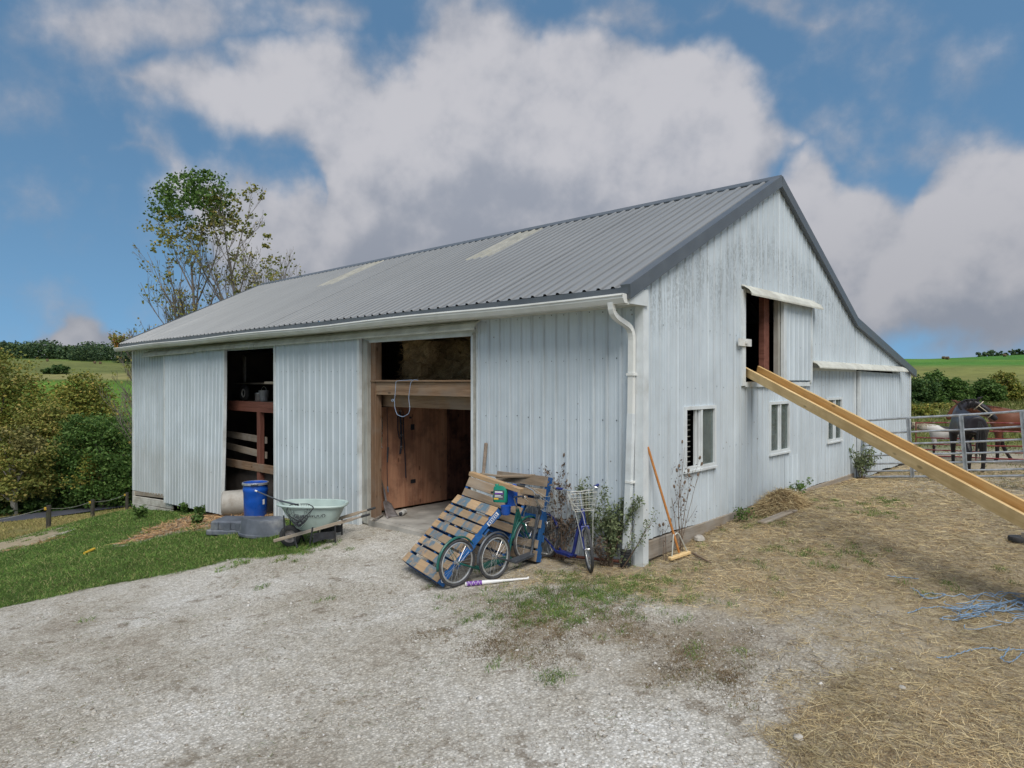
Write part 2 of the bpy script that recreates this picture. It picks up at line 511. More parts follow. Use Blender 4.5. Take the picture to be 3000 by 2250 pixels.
def roofmat():
    m, nt, b, _ = new_mat('grey_roof_steel')
    vw = coords(nt, 'World')
    st = noise(nt, coords(nt, 'World', (4, .5, .8)), 1.3, 6, .6)
    pa = noise(nt, vw, .6, 4)
    col = ramp(nt, [(.3, (.245,.255,.258)), (.7, (.275,.285,.288))], pa).outputs[0]
    col = mixc(nt, mrange(nt, st, .5, .75, 0, .25), col, (.29,.305,.31))
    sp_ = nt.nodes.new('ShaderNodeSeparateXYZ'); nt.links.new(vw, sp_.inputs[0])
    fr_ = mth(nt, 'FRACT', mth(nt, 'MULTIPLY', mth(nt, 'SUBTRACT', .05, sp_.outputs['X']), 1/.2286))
    ln = mth(nt, 'MULTIPLY', mrange(nt, fr_, .66, .76), mrange(nt, fr_, .92, .84))  # shaded flank of each rib painted into the colour as a dark line
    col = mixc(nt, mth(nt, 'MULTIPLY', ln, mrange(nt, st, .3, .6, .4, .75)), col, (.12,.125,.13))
    nt.links.new(mixc(nt, 1.0, col, ramp(nt, [(0,(.97,.97,.97)), (1,(1.02,1.02,1.02))], objrand(nt)).outputs[0], 'MULTIPLY'), b.inputs['Base Color'])
    b.inputs['Metallic'].default_value = .15
    nt.links.new(mrange(nt, st, .3, .7, .34, .5), b.inputs['Roughness'])
    return m
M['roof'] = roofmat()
M['roof_trim'] = plain('dark_roof_trim', (.105,.12,.135), .4, .1, .12, 3, 'World', None, .03)
M['skylight'] = plain('fibreglass_skylight', (.33,.325,.285), .5, 0, .15, 3, 'World', ((.36,.33,.22), .6), .05)
M['concrete'] = plain('concrete', (.42,.40,.36), .85, 0, .22, 2.4, 'World', ((.20,.17,.13), .8), .35)
M['ply'] = wood('plywood', (.36,.155,.09), (.62,.35,.22), .7, .55, True, None, ((.17,.085,.06), .6), 2, 1.2)
M['ply_wet'] = wood('stained_plywood', (.11,.05,.04), (.28,.14,.10), .55, .55, True, None, ((.035,.02,.02), .8), 2, 1.2)
M['timber'] = wood('rough_timber', (.20,.12,.07), (.40,.27,.17), .8, 1, True, None, ((.25,.21,.17), .5))
M['timber_v'] = wood('rough_timber_upright', (.16,.09,.05), (.33,.21,.13), .8, 1, True, None, ((.22,.17,.13), .5), 2)
M['redwood'] = wood('red_brown_timber', (.13,.05,.035), (.26,.11,.08), .75, 1, False)
M['dark_red'] = wood('red_brown_upright', (.13,.05,.035), (.26,.11,.08), .75, 1, False, ax=2)
M['weathered'] = wood('weathered_white_post', (.36,.36,.32), (.56,.56,.50), .8, 1, False, None, ((.24,.22,.18), .5), 2)
M['oldboard'] = wood('old_grey_board', (.22,.18,.14), (.42,.36,.28), .85, 1, True, None, ((.33,.31,.28), .6))
M['whiteboard'] = wood('whitewashed_board', (.42,.41,.37), (.62,.61,.56), .8, 1, False, None, ((.30,.27,.22), .6))
M['pine'] = wood('new_pine', (.50,.31,.12), (.70,.48,.22), .6, .8, True, None, ((.62,.47,.24), .35), 0, .9)
M['pine_light'] = wood('pale_pine', (.60,.41,.18), (.84,.64,.35), .6, .8, True, None, ((.47,.31,.13), .55), 0, 1.25)
M['pallet'] = wood('pallet_board', (.33,.21,.11), (.55,.38,.22), .8, 1.2, True, None, ((.30,.24,.17), .6), 0, 1.3)
M['pallet_old'] = wood('pallet_board_grey', (.19,.145,.10), (.37,.28,.19), .85, 1.2, True, None, ((.28,.25,.21), .6))
M['pallet_blue'] = wood('pallet_blue_paint', (.015,.075,.24), (.03,.14,.40), .6, 1, False, None, ((.03,.10,.22), .5))
def palletdeck():
    m, nt, b, _ = new_mat('pallet_deck_worn_blue')
    # bare wood with squares of faded blue paint between the stringers (sprayed on the faces)
    g = wood('tmp_deck', (.33,.205,.105), (.60,.43,.26), .8, 1.2, True, None, ((.30,.235,.165), .65), 0, 1.3)
    nt2 = g.node_tree
    b2 = [n for n in nt2.nodes if n.type == 'BSDF_PRINCIPLED'][0]
    src = b2.inputs['Base Color'].links[0].from_socket
    tc = nt2.nodes.new('ShaderNodeTexCoord'); sp = nt2.nodes.new('ShaderNodeSeparateXYZ')
    nt2.links.new(tc.outputs['Object'], sp.inputs[0])
    x = sp.outputs['X']
    wob = noise(nt2, coords(nt2, 'World', (1,1,1), 5), 11, 6, .7)
    xx = mth(nt2, 'ADD', x, mth(nt2, 'MULTIPLY_ADD', wob, .16, -.08))
    fr = mth(nt2, 'FRACT', mth(nt2, 'MULTIPLY', xx, 1/.60))
    box = mth(nt2, 'MULTIPLY', mrange(nt2, fr, .24, .28), mrange(nt2, fr, .80, .76))
    worn = noise(nt2, coords(nt2, 'World', (1,1,1), 2), 7, 6, .7)
    k = mth(nt2, 'MULTIPLY', box, mrange(nt2, worn, .34, .58, .08, .92))
    blue = ramp(nt2, [(.3,(.06,.12,.17)), (.7,(.11,.21,.29))], worn).outputs[0]
    nt2.links.new(mixc(nt2, k, src, blue), b2.inputs['Base Color'])
    bpy.data.materials.remove(m)
    g.name = 'pallet_deck_worn_blue'
    return g
M['deck'] = palletdeck()
M['galv'] = plain('galvanised_steel', (.46,.49,.52), .42, .55, .18, 9, 'World', ((.30,.31,.32), .4), .05)
M['redpipe'] = plain('red_pipe', (.22,.035,.035), .5, 0, .2, 9, 'World', ((.40,.32,.30), .7), .05)
M['rubber'] = plain('black_rubber', (.035,.036,.038), .75, 0, .2, 20, 'Object', ((.16,.14,.12), .35), .1)
M['tyre'] = plain('bicycle_tyre', (.055,.055,.058), .7, 0, .2, 20, 'Object', ((.17,.16,.14), .4), .1)
M['blackmetal'] = plain('black_enamel', (.03,.032,.038), .4, .1, .2, 12, 'Object', ((.10,.085,.07), .3), .05)
M['greymetal'] = plain('dark_grey_enamel', (.075,.085,.10), .4, .2, .2, 12, 'Object', ((.16,.15,.14), .3), .05)
M['greenmetal'] = plain('green_enamel', (.012,.105,.085), .38, 0, .2, 12, 'Object', ((.08,.10,.08), .3), .04)
M['bluemetal'] = plain('navy_blue_enamel', (.018,.032,.19), .36, 0, .2, 12, 'Object', ((.06,.07,.12), .3), .04)
M['chrome'] = plain('chromed_steel', (.62,.63,.64), .28, .9, .1, 10, 'Object', ((.30,.27,.23), .3), .02)
M['spoke'] = plain('spoke_wire', (.55,.56,.57), .35, .7, .1, 10, 'Object', None, 0)
M['alu'] = plain('aluminium_rim', (.62,.63,.62), .38, .6, .1, 10, 'Object', ((.35,.32,.27), .3), .02)
M['wire'] = plain('pale_wire', (.60,.60,.54), .45, .3, .1, 10, 'Object', None, 0)
M['glass'] = None
def glassmat():
    m, nt, b, out = new_mat('window_glass')
    v = coords(nt, 'World')
    n = noise(nt, v, 5, 5, .6)
    b.inputs['Base Color'].default_value = (.22,.26,.25,1)
    nt.links.new(mrange(nt, n, .3, .7, .04, .16), b.inputs['Roughness'])
    b.inputs['Specular IOR Level'].default_value = .7
    tr = nt.nodes.new('ShaderNodeBsdfTransparent'); tr.inputs[0].default_value = (.75,.82,.80,1)
    mx = nt.nodes.new('ShaderNodeMixShader'); nt.links.new(mrange(nt, n, .35, .75, .34, .6), mx.inputs[0])
    nt.links.new(tr.outputs[0], mx.inputs[1]); nt.links.new(b.outputs[0], mx.inputs[2])
    nt.links.new(mx.outputs[0], out.inputs[0])
    return m
M['glass'] = glassmat()
M['blueplastic'] = plain('blue_plastic', (.008,.085,.44), .35, 0, .14, 5, 'Object', ((.10,.15,.26), .4), .04)
M['greenplastic'] = plain('green_plastic', (.01,.23,.15), .35, 0, .1, 6, 'Object', None, .02)
M['darkplastic'] = plain('grey_rubber_tub', (.10,.115,.14), .6, 0, .2, 5, 'World', ((.30,.31,.31), .55), .1)
M['palegreen'] = plain('pale_green_poly', (.40,.50,.47), .42, 0, .08, 4, 'Object', ((.26,.29,.26), .5), .04)
M['whiteplastic'] = plain('white_plastic', (.66,.66,.63), .45, 0, .08, 8, 'Object', ((.35,.32,.28), .4), .03)
M['dirtywhite'] = plain('dirty_white_plastic', (.40,.385,.35), .6, 0, .15, 4, 'Object', ((.20,.16,.12), .7), .05)
M['blackfabric'] = plain('black_webbing', (.03,.03,.045), .8, 0, .2, 20)
M['rope'] = plain('pale_blue_rope', (.30,.39,.54), .7, 0, .15, 60)
M['twine'] = plain('blue_twine', (.20,.32,.47), .6, 0, .3, 30, 'World')
M['handle'] = wood('orange_handle', (.42,.16,.04), (.58,.26,.08), .5, 1, False, None, None, 0)
M['greyhandle'] = wood('grey_handle', (.12,.10,.08), (.24,.19,.15), .8, 1, False)
M['steelold'] = plain('dull_blade_steel', (.30,.28,.28), .5, .5, .25, 10, 'Object', ((.20,.13,.10), .6), .1)
M['yellow'] = plain('yellow_plastic', (.65,.42,.04), .5, 0, .1, 20)
M['purple'] = plain('purple_print', (.17,.05,.33), .45, 0, .2, 30)
M['white'] = plain('white_print', (.75,.75,.74), .5, 0, .06, 20)
M['dark'] = plain('dark_interior_board', (.05,.04,.034), .9, 0, .3, 3)  # near-black: the shade inside the barn is put into this colour
def haymat(name, a, b_, c, sc=1.0):
    m, nt, b, _ = new_mat(name)
    v = coords(nt, 'World')
    f = noise(nt, coords(nt, 'World', (1,1,2.4)), 38*sc, 5, .7, .8)
    p = noise(nt, v, 3.0*sc, 4)
    col = ramp(nt, [(.30, a), (.52, b_), (.74, c)], f).outputs[0]
    col = mixc(nt, 1.0, col, ramp(nt, [(.3,(.72,.70,.68)), (.7,(1.1,1.08,1.02))], p).outputs[0], 'MULTIPLY')
    nt.links.new(col, b.inputs['Base Color']); b.inputs['Roughness'].default_value = .95
    b.inputs['Specular IOR Level'].default_value = .1
    bump(nt, b, f, .8, .03)
    return m
M['hay'] = haymat('baled_hay', (.13,.09,.045), (.34,.235,.125), (.56,.43,.25))
M['haydull'] = haymat('round_bale_hay', (.10,.075,.05), (.16,.12,.08), (.22,.17,.11), .3)
def strandmat(name, stops, rough=.9, trans=0.0, scale=None):
    """blades, straws, leaves: colour from a per-face random value"""
    m, nt, b, out = new_mat(name)
    at = nd(nt, 'ShaderNodeAttribute'); at.attribute_name = 'rnd'
    col = ramp(nt, stops, at.outputs['Fac']).outputs[0]
    if scale:
        p = noise(nt, coords(nt, 'World'), scale, 3)
        col = mixc(nt, 1.0, col, ramp(nt, [(.3,(.68,.70,.66)), (.7,(1.22,1.18,1.1))], p).outputs[0], 'MULTIPLY')
    nt.links.new(col, b.inputs['Base Color']); b.inputs['Roughness'].default_value = rough
    b.inputs['Specular IOR Level'].default_value = .2
    if trans:
        t = nt.nodes.new('ShaderNodeBsdfTranslucent'); nt.links.new(col, t.inputs[0])
        mx = nt.nodes.new('ShaderNodeMixShader'); mx.inputs[0].default_value = trans
        nt.links.new(b.outputs[0], mx.inputs[1]); nt.links.new(t.outputs[0], mx.inputs[2]); nt.links.new(mx.outputs[0], out.inputs[0])
    return m
M['bark'] = wood('tree_bark', (.11,.095,.08), (.25,.225,.20), .95, .6, False, None, None, 2)
M['palebark'] = wood('pale_bark', (.30,.28,.25), (.52,.50,.46), .9, .6, False, None, None, 2)
M['deadstem'] = plain('dead_stem', (.16,.11,.075), .9, 0, .25, 20)
M['asphalt'] = plain('asphalt', (.062,.066,.082), .85, 0, .2, 1.2, 'World', ((.10,.10,.11), .5), .2)
# ------------------------------------------------------------------ terrain
CTRL = [(.1,-.1,.2),(.2,1.43,.36),(.2,2.7,.46),(.2,3.6,.48),(.2,6.5,.5),(.3,9.2,.42),(3,9,.45),(2,16,.4),(8,14,.42),
        (-.45,-.6,.15),(-1.5,-1.25,.0),(-1.7,-1.8,-.02),(-3.2,-.05,-.03),(-6.1,-.08,-.1),(-6.3,-1.55,-.34),(-9.5,-.3,-.5),
        (-12,-.3,-.76),(-16,-.2,-1.2),(-19.4,-.2,-1.6),(-22,3,-2.5),(4.75,-7.6,0),(8,-3,.2),(8,4,.35),(0,-5,-.06),(-5,-6,-.5),
        (-8,-5,-.82),(-12,-6,-1.35),(-15,-3,-1.5),(-5,-12,-.6),(5,-14,-.1),(12,-8,.1),(-26,-1,-3.35),(-31,2,-4.1),(-37,5,-4.9),
        (-20,-8,-2.8),(-30,-12,-4.7),(10,25,.4),(2,35,.4),(20,20,.4),(25,5,.3),(20,-15,.1),(5,-30,-.2),(-15,-25,-1.8),(-30,-22,-4),
        (-40,10,-5.5),(-45,-5,-6.3),(-10,30,-.8),(-25,25,-3),(-4.5,2,-.2),(-3,6,-.1),(-8,6,-.4),(-14,6,-1)]
_cp = np.array(CTRL)
def _tps(r): return np.where(r > 1e-9, r*r*np.log(r + 1e-12), 0.0)
_n = len(_cp)
_K = _tps(np.hypot(_cp[:,None,0]-_cp[None,:,0], _cp[:,None,1]-_cp[None,:,1])) + np.eye(_n)*.6
_P = np.c_[np.ones(_n), _cp[:,:2]]
_A = np.block([[_K, _P], [_P.T, np.zeros((3,3))]])
_W = np.linalg.solve(_A, np.r_[_cp[:,2], 0, 0, 0])
def near_h(x, y):
    out = np.full(x.shape, _W[_n]) + _W[_n+1]*x + _W[_n+2]*y
    for i in range(_n): out += _W[i]*_tps(np.hypot(x-_cp[i,0], y-_cp[i,1]))
    return out
def sstep(a, b, x):
    t = np.clip((x-a)/(b-a), 0, 1); return t*t*(3-2*t)
LP = np.array([(0,-1),(31,-3.3),(37,-4.1),(44,-4.9),(57,-7.0),(64,-7.5),(85,-8.5),(120,-8),(170,-4.4),(230,-1),(285,3.6),(370,10),(455,15.0),(500,15.4),(640,6),(900,-14),(1500,-30)])
RP = np.array([(0,.1),(15,.4),(40,.4),(75,.5),(110,1.6),(155,3.7),(250,8.0),(350,12.3),(420,14.7),(470,15.2),(620,9),(900,-14),(1500,-30)])
def polar(x, y):
    dx = x-CAM.x; dy = y-CAM.y
    a = dx*RT.x + dy*RT.y; b = dx*FW.x + dy*FW.y
    return np.hypot(a, b), np.degrees(np.arctan2(a, b))
def H(x, y):
    x = np.asarray(x, float); y = np.asarray(y, float)
    rho, phi = polar(x, y)
    wr = sstep(-24, 26, phi)*sstep(150, 100, np.abs(phi)) + sstep(100, 150, np.abs(phi))*.5
    far = np.interp(rho, LP[:,0], LP[:,1])*(1-wr) + np.interp(rho, RP[:,0], RP[:,1])*wr
    far = far + sstep(70, 200, rho)*(1.6*np.sin(x*.011+1)*np.cos(y*.013+.4) + .5*np.sin(x*.05+y*.037))
    wn = sstep(54, 36, rho)
    nh = near_h(np.clip(x, -60, 60), np.clip(y, -60, 60))
    z = nh*wn + far*(1-wn)
    z = z + .018*np.sin(x*1.7+.3*y)*np.cos(y*1.3-.5*x)*sstep(60, 30, rho)
    ins = (x > -19.2) & (x < -.2) & (y > .2) & (y < 13.9)
    z = np.where(ins, np.minimum(z-.06, np.where(x > -7.6, -.16, 9)), z)
    return z
def h(x, y): return float(H(np.array([x]), np.array([y]))[0])
def on_ground(u, v, lift=0.0):
    d = pdir(u, v)
    ts = np.geomspace(2.5, 900, 1500)
    g = CAM.z + d.z*ts - H(CAM.x + d.x*ts, CAM.y + d.y*ts)
    i = np.argmax(g < 0)
    if g[i] >= 0: i = len(ts)-1
    t0, t1 = ts[max(i-1,0)], ts[i]; g0, g1 = g[max(i-1,0)], g[i]
    t = t0 + (t1-t0)*(g0/(g0-g1) if g0 != g1 else .5)
    p = CAM + d*t; p.z = h(p.x, p.y) + lift
    return p
S = 1.3562                                   # the notes below were read off a 2212 px wide view
def gd(u, v, lift=0.0): return on_ground(u*S, v*S, lift)

# what lies on the ground where: (u, v) -> (green, straw, weed)
SAMP = [(g, 1, 0, 0) for g in [(60,1265),(100,1250),(300,1205),(450,1185),(540,1172),(100,1215),(230,1240),(370,1225),(20,1290),(150,1265),(300,1236),(440,1205),(560,1182),(640,1182),(610,1192),(200,1180),(60,1200),(380,1165),(310,1120),(420,1150),(470,1168),(360,1112),(290,1140)]]
SAMP += [(g, 0, 0, 0) for g in [(0,1335),(120,1308),(200,1290),(270,1272),(340,1262),(420,1245),(500,1222),(590,1208),(680,1200),(720,1160),(780,1160),(850,1150),(700,1250),(830,1230),(100,1450),(400,1400),(700,1350),(900,1400),(300,1600),(700,1600),(1000,1600),(1300,1620),(1550,1630),(1200,1520),(1400,1540),(1000,1330),(820,1300),(550,1300),(1000,1480),(1620,1640),(880,1200)]]
SAMP += [(g, 0, 0, w) for g, w in [((1100,1400),.7),((1250,1350),.9),((1450,1400),.8),((1550,1450),.6),((1150,1320),.9),((920,1370),.5),((1400,1470),.7),((1650,1520),.6),((1020,1300),.6),((1300,1440),.6),((1560,1380),.7),((780,1500),.35),((600,1480),.25),((1230,1300),.8),((1500,1560),.35)]]
SAMP += [(g, 0, s, 0) for g, s in [((1720,1610),.85),((1900,1500),1),((2100,1600),1),((2150,1480),1),((1800,1560),1),((1950,1400),.6),((1850,1350),.55),((2100,1320),.9),((1900,1220),1),((1750,1180),1),((1600,1200),.9),((1500,1230),.8),((1450,1255),.7),((2000,1100),.75),((1700,1120),1),((2100,1180),1),((1700,1300),.6),((1600,1310),.5),((1850,1640),1),((1700,1500),.5),((1350,1240),.7),((2200,1350),.7),((2200,1250),1),((1750,1430),.4),((1600,1260),.7),((1300,1220),.6),((1220,1240),.6),((1120,1265),.5),((2000,1040),.6),((2150,1060),.5),((1870,1035),.7),((400,1130),1),((460,1125),1),((500,1118),.9),((350,1150),.7),((440,1142),.9),((2190,1150),.8),((1950,1560),1)]]
SAMP += [((60,1172),.3,.9,.2),((0,1182),.1,.9,.2),((130,1158),.5,.5,.5),((200,1140),.9,.3,.2),((250,1120),.8,.4,.3),((30,1150),.4,.8,.3),((170,1166),.9,0,0),((90,1186),.9,0,0),((10,1200),.9,0,0)]
_sp = np.array([[*gd(*s[0]).xy, s[1], s[2], s[3]] for s in SAMP])
def masks(x, y):
    """green, straw, weed at ground points, by distance to the noted spots"""
    x = np.asarray(x, float).ravel(); y = np.asarray(y, float).ravel()
    num = np.zeros((3, x.size)); den = np.full(x.size, 1e-9)
    for px, py, g, s, w in _sp:
        sc = .4 + .05*math.hypot(px-CAM.x, py-CAM.y)
        k = 1.0/(((x-px)**2 + (y-py)**2)/(sc*sc) + .05)**2
        num[0] += k*g; num[1] += k*s; num[2] += k*w; den += k
    num /= den
    rho, phi = polar(x, y)
    out = sstep(24, 32, rho)
    num[0] = num[0]*(1-out); num[2] *= (1-out); num[1] *= (1-out)
    return num, out

def ground_sheet():
    n = 321; k = 5.8; A = 5.9
    u = np.linspace(-1, 1, n); ax = A*np.sinh(k*u)
    X, Y = np.meshgrid(ax-1.5, ax-2.0, indexing='ij')
    xs = X.ravel(); ys = Y.ravel(); zs = H(xs, ys)
    me = bpy.data.meshes.new('ground')
    idx = np.arange(n*n).reshape(n, n)
    q = np.stack([idx[:-1,:-1], idx[1:,:-1], idx[1:,1:], idx[:-1,1:]], -1).reshape(-1, 4)
    me.vertices.add(n*n); me.vertices.foreach_set('co', np.stack([xs,ys,zs], -1).ravel())
    me.loops.add(q.size); me.loops.foreach_set('vertex_index', q.ravel())
    me.polygons.add(len(q)); me.polygons.foreach_set('loop_start', np.arange(len(q))*4); me.polygons.foreach_set('loop_total', np.full(len(q), 4))
    me.update(calc_edges=True); me.shade_smooth()
    mk, out = masks(xs, ys)
    rho, phi = polar(xs, ys)
    for nm, arr in (('green', mk[0]), ('straw', mk[1]), ('weed', mk[2]), ('outer', out)):
        a = me.attributes.new(nm, 'FLOAT', 'POINT'); a.data.foreach_set('value', arr.astype(np.float32))
    # field colours: mown strips and pasture
    rr = rho + 9*np.sin(phi*.21) + 5*np.sin(xs*.03)
    cl = np.zeros((n*n, 3))
    L = [(0,(0.215,0.195,0.0845)),(34,(0.215,0.195,0.0845)),(46,(0.156,0.176,0.0585)),(70,(0.078,0.111,0.026)),(150,(0.0975,0.182,0.0325)),(255,(0.111,0.215,0.0364)),(268,(0.078,0.124,0.0286)),(276,(0.26,0.247,0.111)),(300,(0.247,0.24,0.104)),(312,(0.137,0.163,0.0585)),(400,(0.156,0.176,0.065)),(430,(0.117,0.195,0.052)),(520,(0.104,0.182,0.052))]
    Rg = [(0,(0.221,0.176,0.111)),(26,(0.221,0.182,0.111)),(33,(0.13,0.15,0.052)),(80,(0.137,0.156,0.052)),(135,(0.15,0.163,0.0585)),(150,(0.111,0.13,0.0455)),(165,(0.215,0.221,0.078)),(235,(0.195,0.215,0.0715)),(262,(0.0715,0.195,0.039)),(330,(0.117,0.221,0.0455)),(350,(0.0715,0.195,0.039)),(500,(0.0715,0.195,0.0416))]
    def ip(tab): 
        t = np.array([p for p, _ in tab]); c = np.array([c for _, c in tab])
        return np.stack([np.interp(rr, t, c[:,i]) for i in range(3)], -1)
    wr = sstep(-5, 10, phi)[:,None]
    cl = ip(L)*(1-wr) + ip(Rg)*wr
    a = me.attributes.new('field', 'FLOAT_COLOR', 'POINT')
    a.data.foreach_set('color', np.c_[cl, np.ones(n*n)].astype(np.float32).ravel())
    m, nt, b, _ = new_mat('yard_ground')
    vw = coords(nt, 'World')
    def at(nm, o='Fac'):
        q = nd(nt, 'ShaderNodeAttribute'); q.attribute_name = nm; return q.outputs[o]
    nz = noise(nt, vw, 1.5, 7, .62); nz2 = noise(nt, vw, 7, 6, .65); fine = noise(nt, vw, 55, 4, .7)
    stony = nd(nt, 'ShaderNodeTexVoronoi'); stony.inputs['Scale'].default_value = 42; nt.links.new(vw, stony.inputs['Vector'])
    stony2 = nd(nt, 'ShaderNodeTexVoronoi'); stony2.inputs['Scale'].default_value = 17; nt.links.new(vw, stony2.inputs['Vector'])
    # crushed limestone with powdery pale patches and tan dirt
    dust = mth(nt, 'MULTIPLY_ADD', noise(nt, coords(nt, 'World', (1,1,1), 9.3), .5, 7, .62), 1.5, -.25)
    grav = ramp(nt, [(.30,(.37,.325,.265)), (.45,(.53,.495,.43)), (.58,(.66,.635,.585)), (.72,(.80,.79,.76))], mth(nt,'ADD', mth(nt,'MULTIPLY',dust,.62), mth(nt,'MULTIPLY',nz2,.38))).outputs[0]
    pc = ramp(nt, [(0,(.55,.53,.49)), (.35,(.82,.81,.78)), (.7,(1.16,1.16,1.15)), (1,(1.35,1.35,1.35))], stony.outputs['Color']).outputs[0]
    grav = mixc(nt, .85, grav, pc, 'MULTIPLY')
    grav = mixc(nt, mrange(nt, stony.outputs['Distance'], .30, .52, 0, .38), grav, (.16,.145,.12))
    grav = mixc(nt, mrange(nt, noise(nt, coords(nt,'World',(1,1,1),4.4), 3.3, 7, .7), .55, .68, 0, .7), grav, (.16,.125,.085))
    strawc = ramp(nt, [(.28,(.20,.16,.11)), (.5,(.36,.30,.205)), (.72,(.50,.43,.31))], mth(nt,'ADD',mth(nt,'MULTIPLY',nz2,.5),mth(nt,'MULTIPLY',fine,.5))).outputs[0]
    weedc = ramp(nt, [(.3,(.17,.13,.085)), (.6,(.27,.22,.15)), (.8,(.24,.22,.13))], nz2).outputs[0]
    greenc = ramp(nt, [(.3,(.045,.06,.018)), (.55,(.065,.10,.022)), (.78,(.10,.095,.04))], nz2).outputs[0]
    tw = mth(nt, 'MULTIPLY_ADD', nz, 1.5, -.75); tw2 = mth(nt, 'MULTIPLY_ADD', nz2, 1.2, -.6)
    sm = mrange(nt, mth(nt,'ADD', at('straw'), mth(nt,'ADD', mth(nt,'MULTIPLY',tw,.45), mth(nt,'MULTIPLY',tw2,.5))), .28, .72)
    wm = mrange(nt, mth(nt,'ADD', at('weed'), mth(nt,'ADD', mth(nt,'MULTIPLY',tw,.9), mth(nt,'MULTIPLY',tw2,1.3))), .46, .95, 0, .6)
    gm = mrange(nt, mth(nt,'ADD', at('green'), mth(nt,'ADD', mth(nt,'MULTIPLY',tw,.6), mth(nt,'MULTIPLY',tw2,.8))), .34, .60)
    col = mixc(nt, wm, grav, weedc)
    col = mixc(nt, sm, col, strawc)
    col = mixc(nt, gm, col, greenc)
    fld = mixc(nt, .8, at('field', 'Color'), ramp(nt, [(.3,(.62,.64,.6)), (.7,(1.3,1.28,1.2))], noise(nt, coords(nt,'World',(1,1,1),2), .35, 8, .7)).outputs[0], 'MULTIPLY')
    fld = mixc(nt, .5, fld, ramp(nt, [(.35,(.75,.75,.7)), (.65,(1.25,1.22,1.1))], noise(nt, coords(nt,'World',(1,1,1),6), .05, 5, .6)).outputs[0], 'MULTIPLY')
    col = mixc(nt, at('outer'), col, fld)
    nt.links.new(col, b.inputs['Base Color']); b.inputs['Roughness'].default_value = .95; b.inputs['Specular IOR Level'].default_value = .1
    bump(nt, b, mth(nt,'ADD', mth(nt,'MULTIPLY', stony.outputs['Distance'], .5), mth(nt,'ADD', fine, mth(nt,'MULTIPLY',nz2,.8))), .55, .03)
    me.materials.append(m)
    o = bpy.data.objects.new('ground', me); link(o); o["kind"] = 'structure'
ground_sheet()

# lane across the valley
def road():
    A = at_depth(-260, 1500, 40).xy; 
    pts = [(-37,40.5), (-35.2,45.6), (-33.6,50), (-31.2,54.8), (-27,62), (-18,76), (-2,96)]      # (right, forward) of the camera
    pts = [(-46,14),(-43,26)] + pts
    mb = MB(); ring = []
    P = [CAM + RT*a + FW*b for a, b in pts]
    # resample
    Q = []
    for i in range(len(P)-1):
        for t in np.linspace(0, 1, 14, endpoint=False): Q.append(P[i].lerp(P[i+1], float(t)))
    Q.append(P[-1])
    for _ in range(30):
        Q = [Q[0]] + [(Q[i-1]+Q[i]*2+Q[i+1])/4 for i in range(1, len(Q)-1)] + [Q[-1]]
    vs = []; fs = []
    for i, p in enumerate(Q):
        t = (Q[min(i+1,len(Q)-1)] - Q[max(i-1,0)]); t.z = 0; t.normalize(); s_ = Vector((-t.y, t.x, 0))
        zc = h(p.x, p.y)
        for k in (-2.1, -.7, .7, 2.1):
            q = p + s_*k; vs.append((q.x, q.y, max(h(q.x, q.y), zc-.15) + .09))
    for i in range(len(Q)-1):
        for k in range(3): fs.append((i*4+k, i*4+k+1, i*4+k+5, i*4+k+4))
    o = part('road', MB().add(vs, fs), M['asphalt'], smooth=True); o["kind"] = 'structure'
road()
# ------------------------------------------------------------------ barn
L_ = 19.43; W_ = 14.2
barn = thing('barn', 'long white metal barn with grey ribbed roof and open sliding doors', 'barn', (0,0,0))
EAVE_Y, EAVE_Z = -.42, 3.84
RIDGE_Y, RIDGE_Z = 4.5, 6.30
KINK_Y, KINK_Z = 9.0, 4.06
END_Y, END_Z = 14.57, 2.92
def roof_z(y):
    return float(np.interp(y, [EAVE_Y, RIDGE_Y, KINK_Y, END_Y], [EAVE_Z, RIDGE_Z, KINK_Z, END_Z]))
RIB = .2286
def rib_profile(u0, u1, phase=0.0, depth=.02, minor=True):
    wb, wt = (.030, .015) if depth < .025 else (.038, .017)
    """offsets (u, d) along a ribbed sheet: a raised rib every 9 in, two faint swages between"""
    pts = [(u0, 0.0)]
    k0 = math.floor((u0-phase)/RIB) - 1
    for k in range(k0, k0 + int((u1-u0)/RIB) + 4):
        c = phase + k*RIB
        seq = [(c-wb, 0), (c-wt, depth), (c+wt, depth), (c+wb, 0)]
        if minor:
            for q in (c+.085, c+.145): seq += [(q-.008, 0), (q, depth*.16), (q+.008, 0)]
        for (u, d) in seq:
            if u0 + .002 < u < u1 - .002: pts.append((u, d))
    pts.append((u1, 0.0))
    return pts
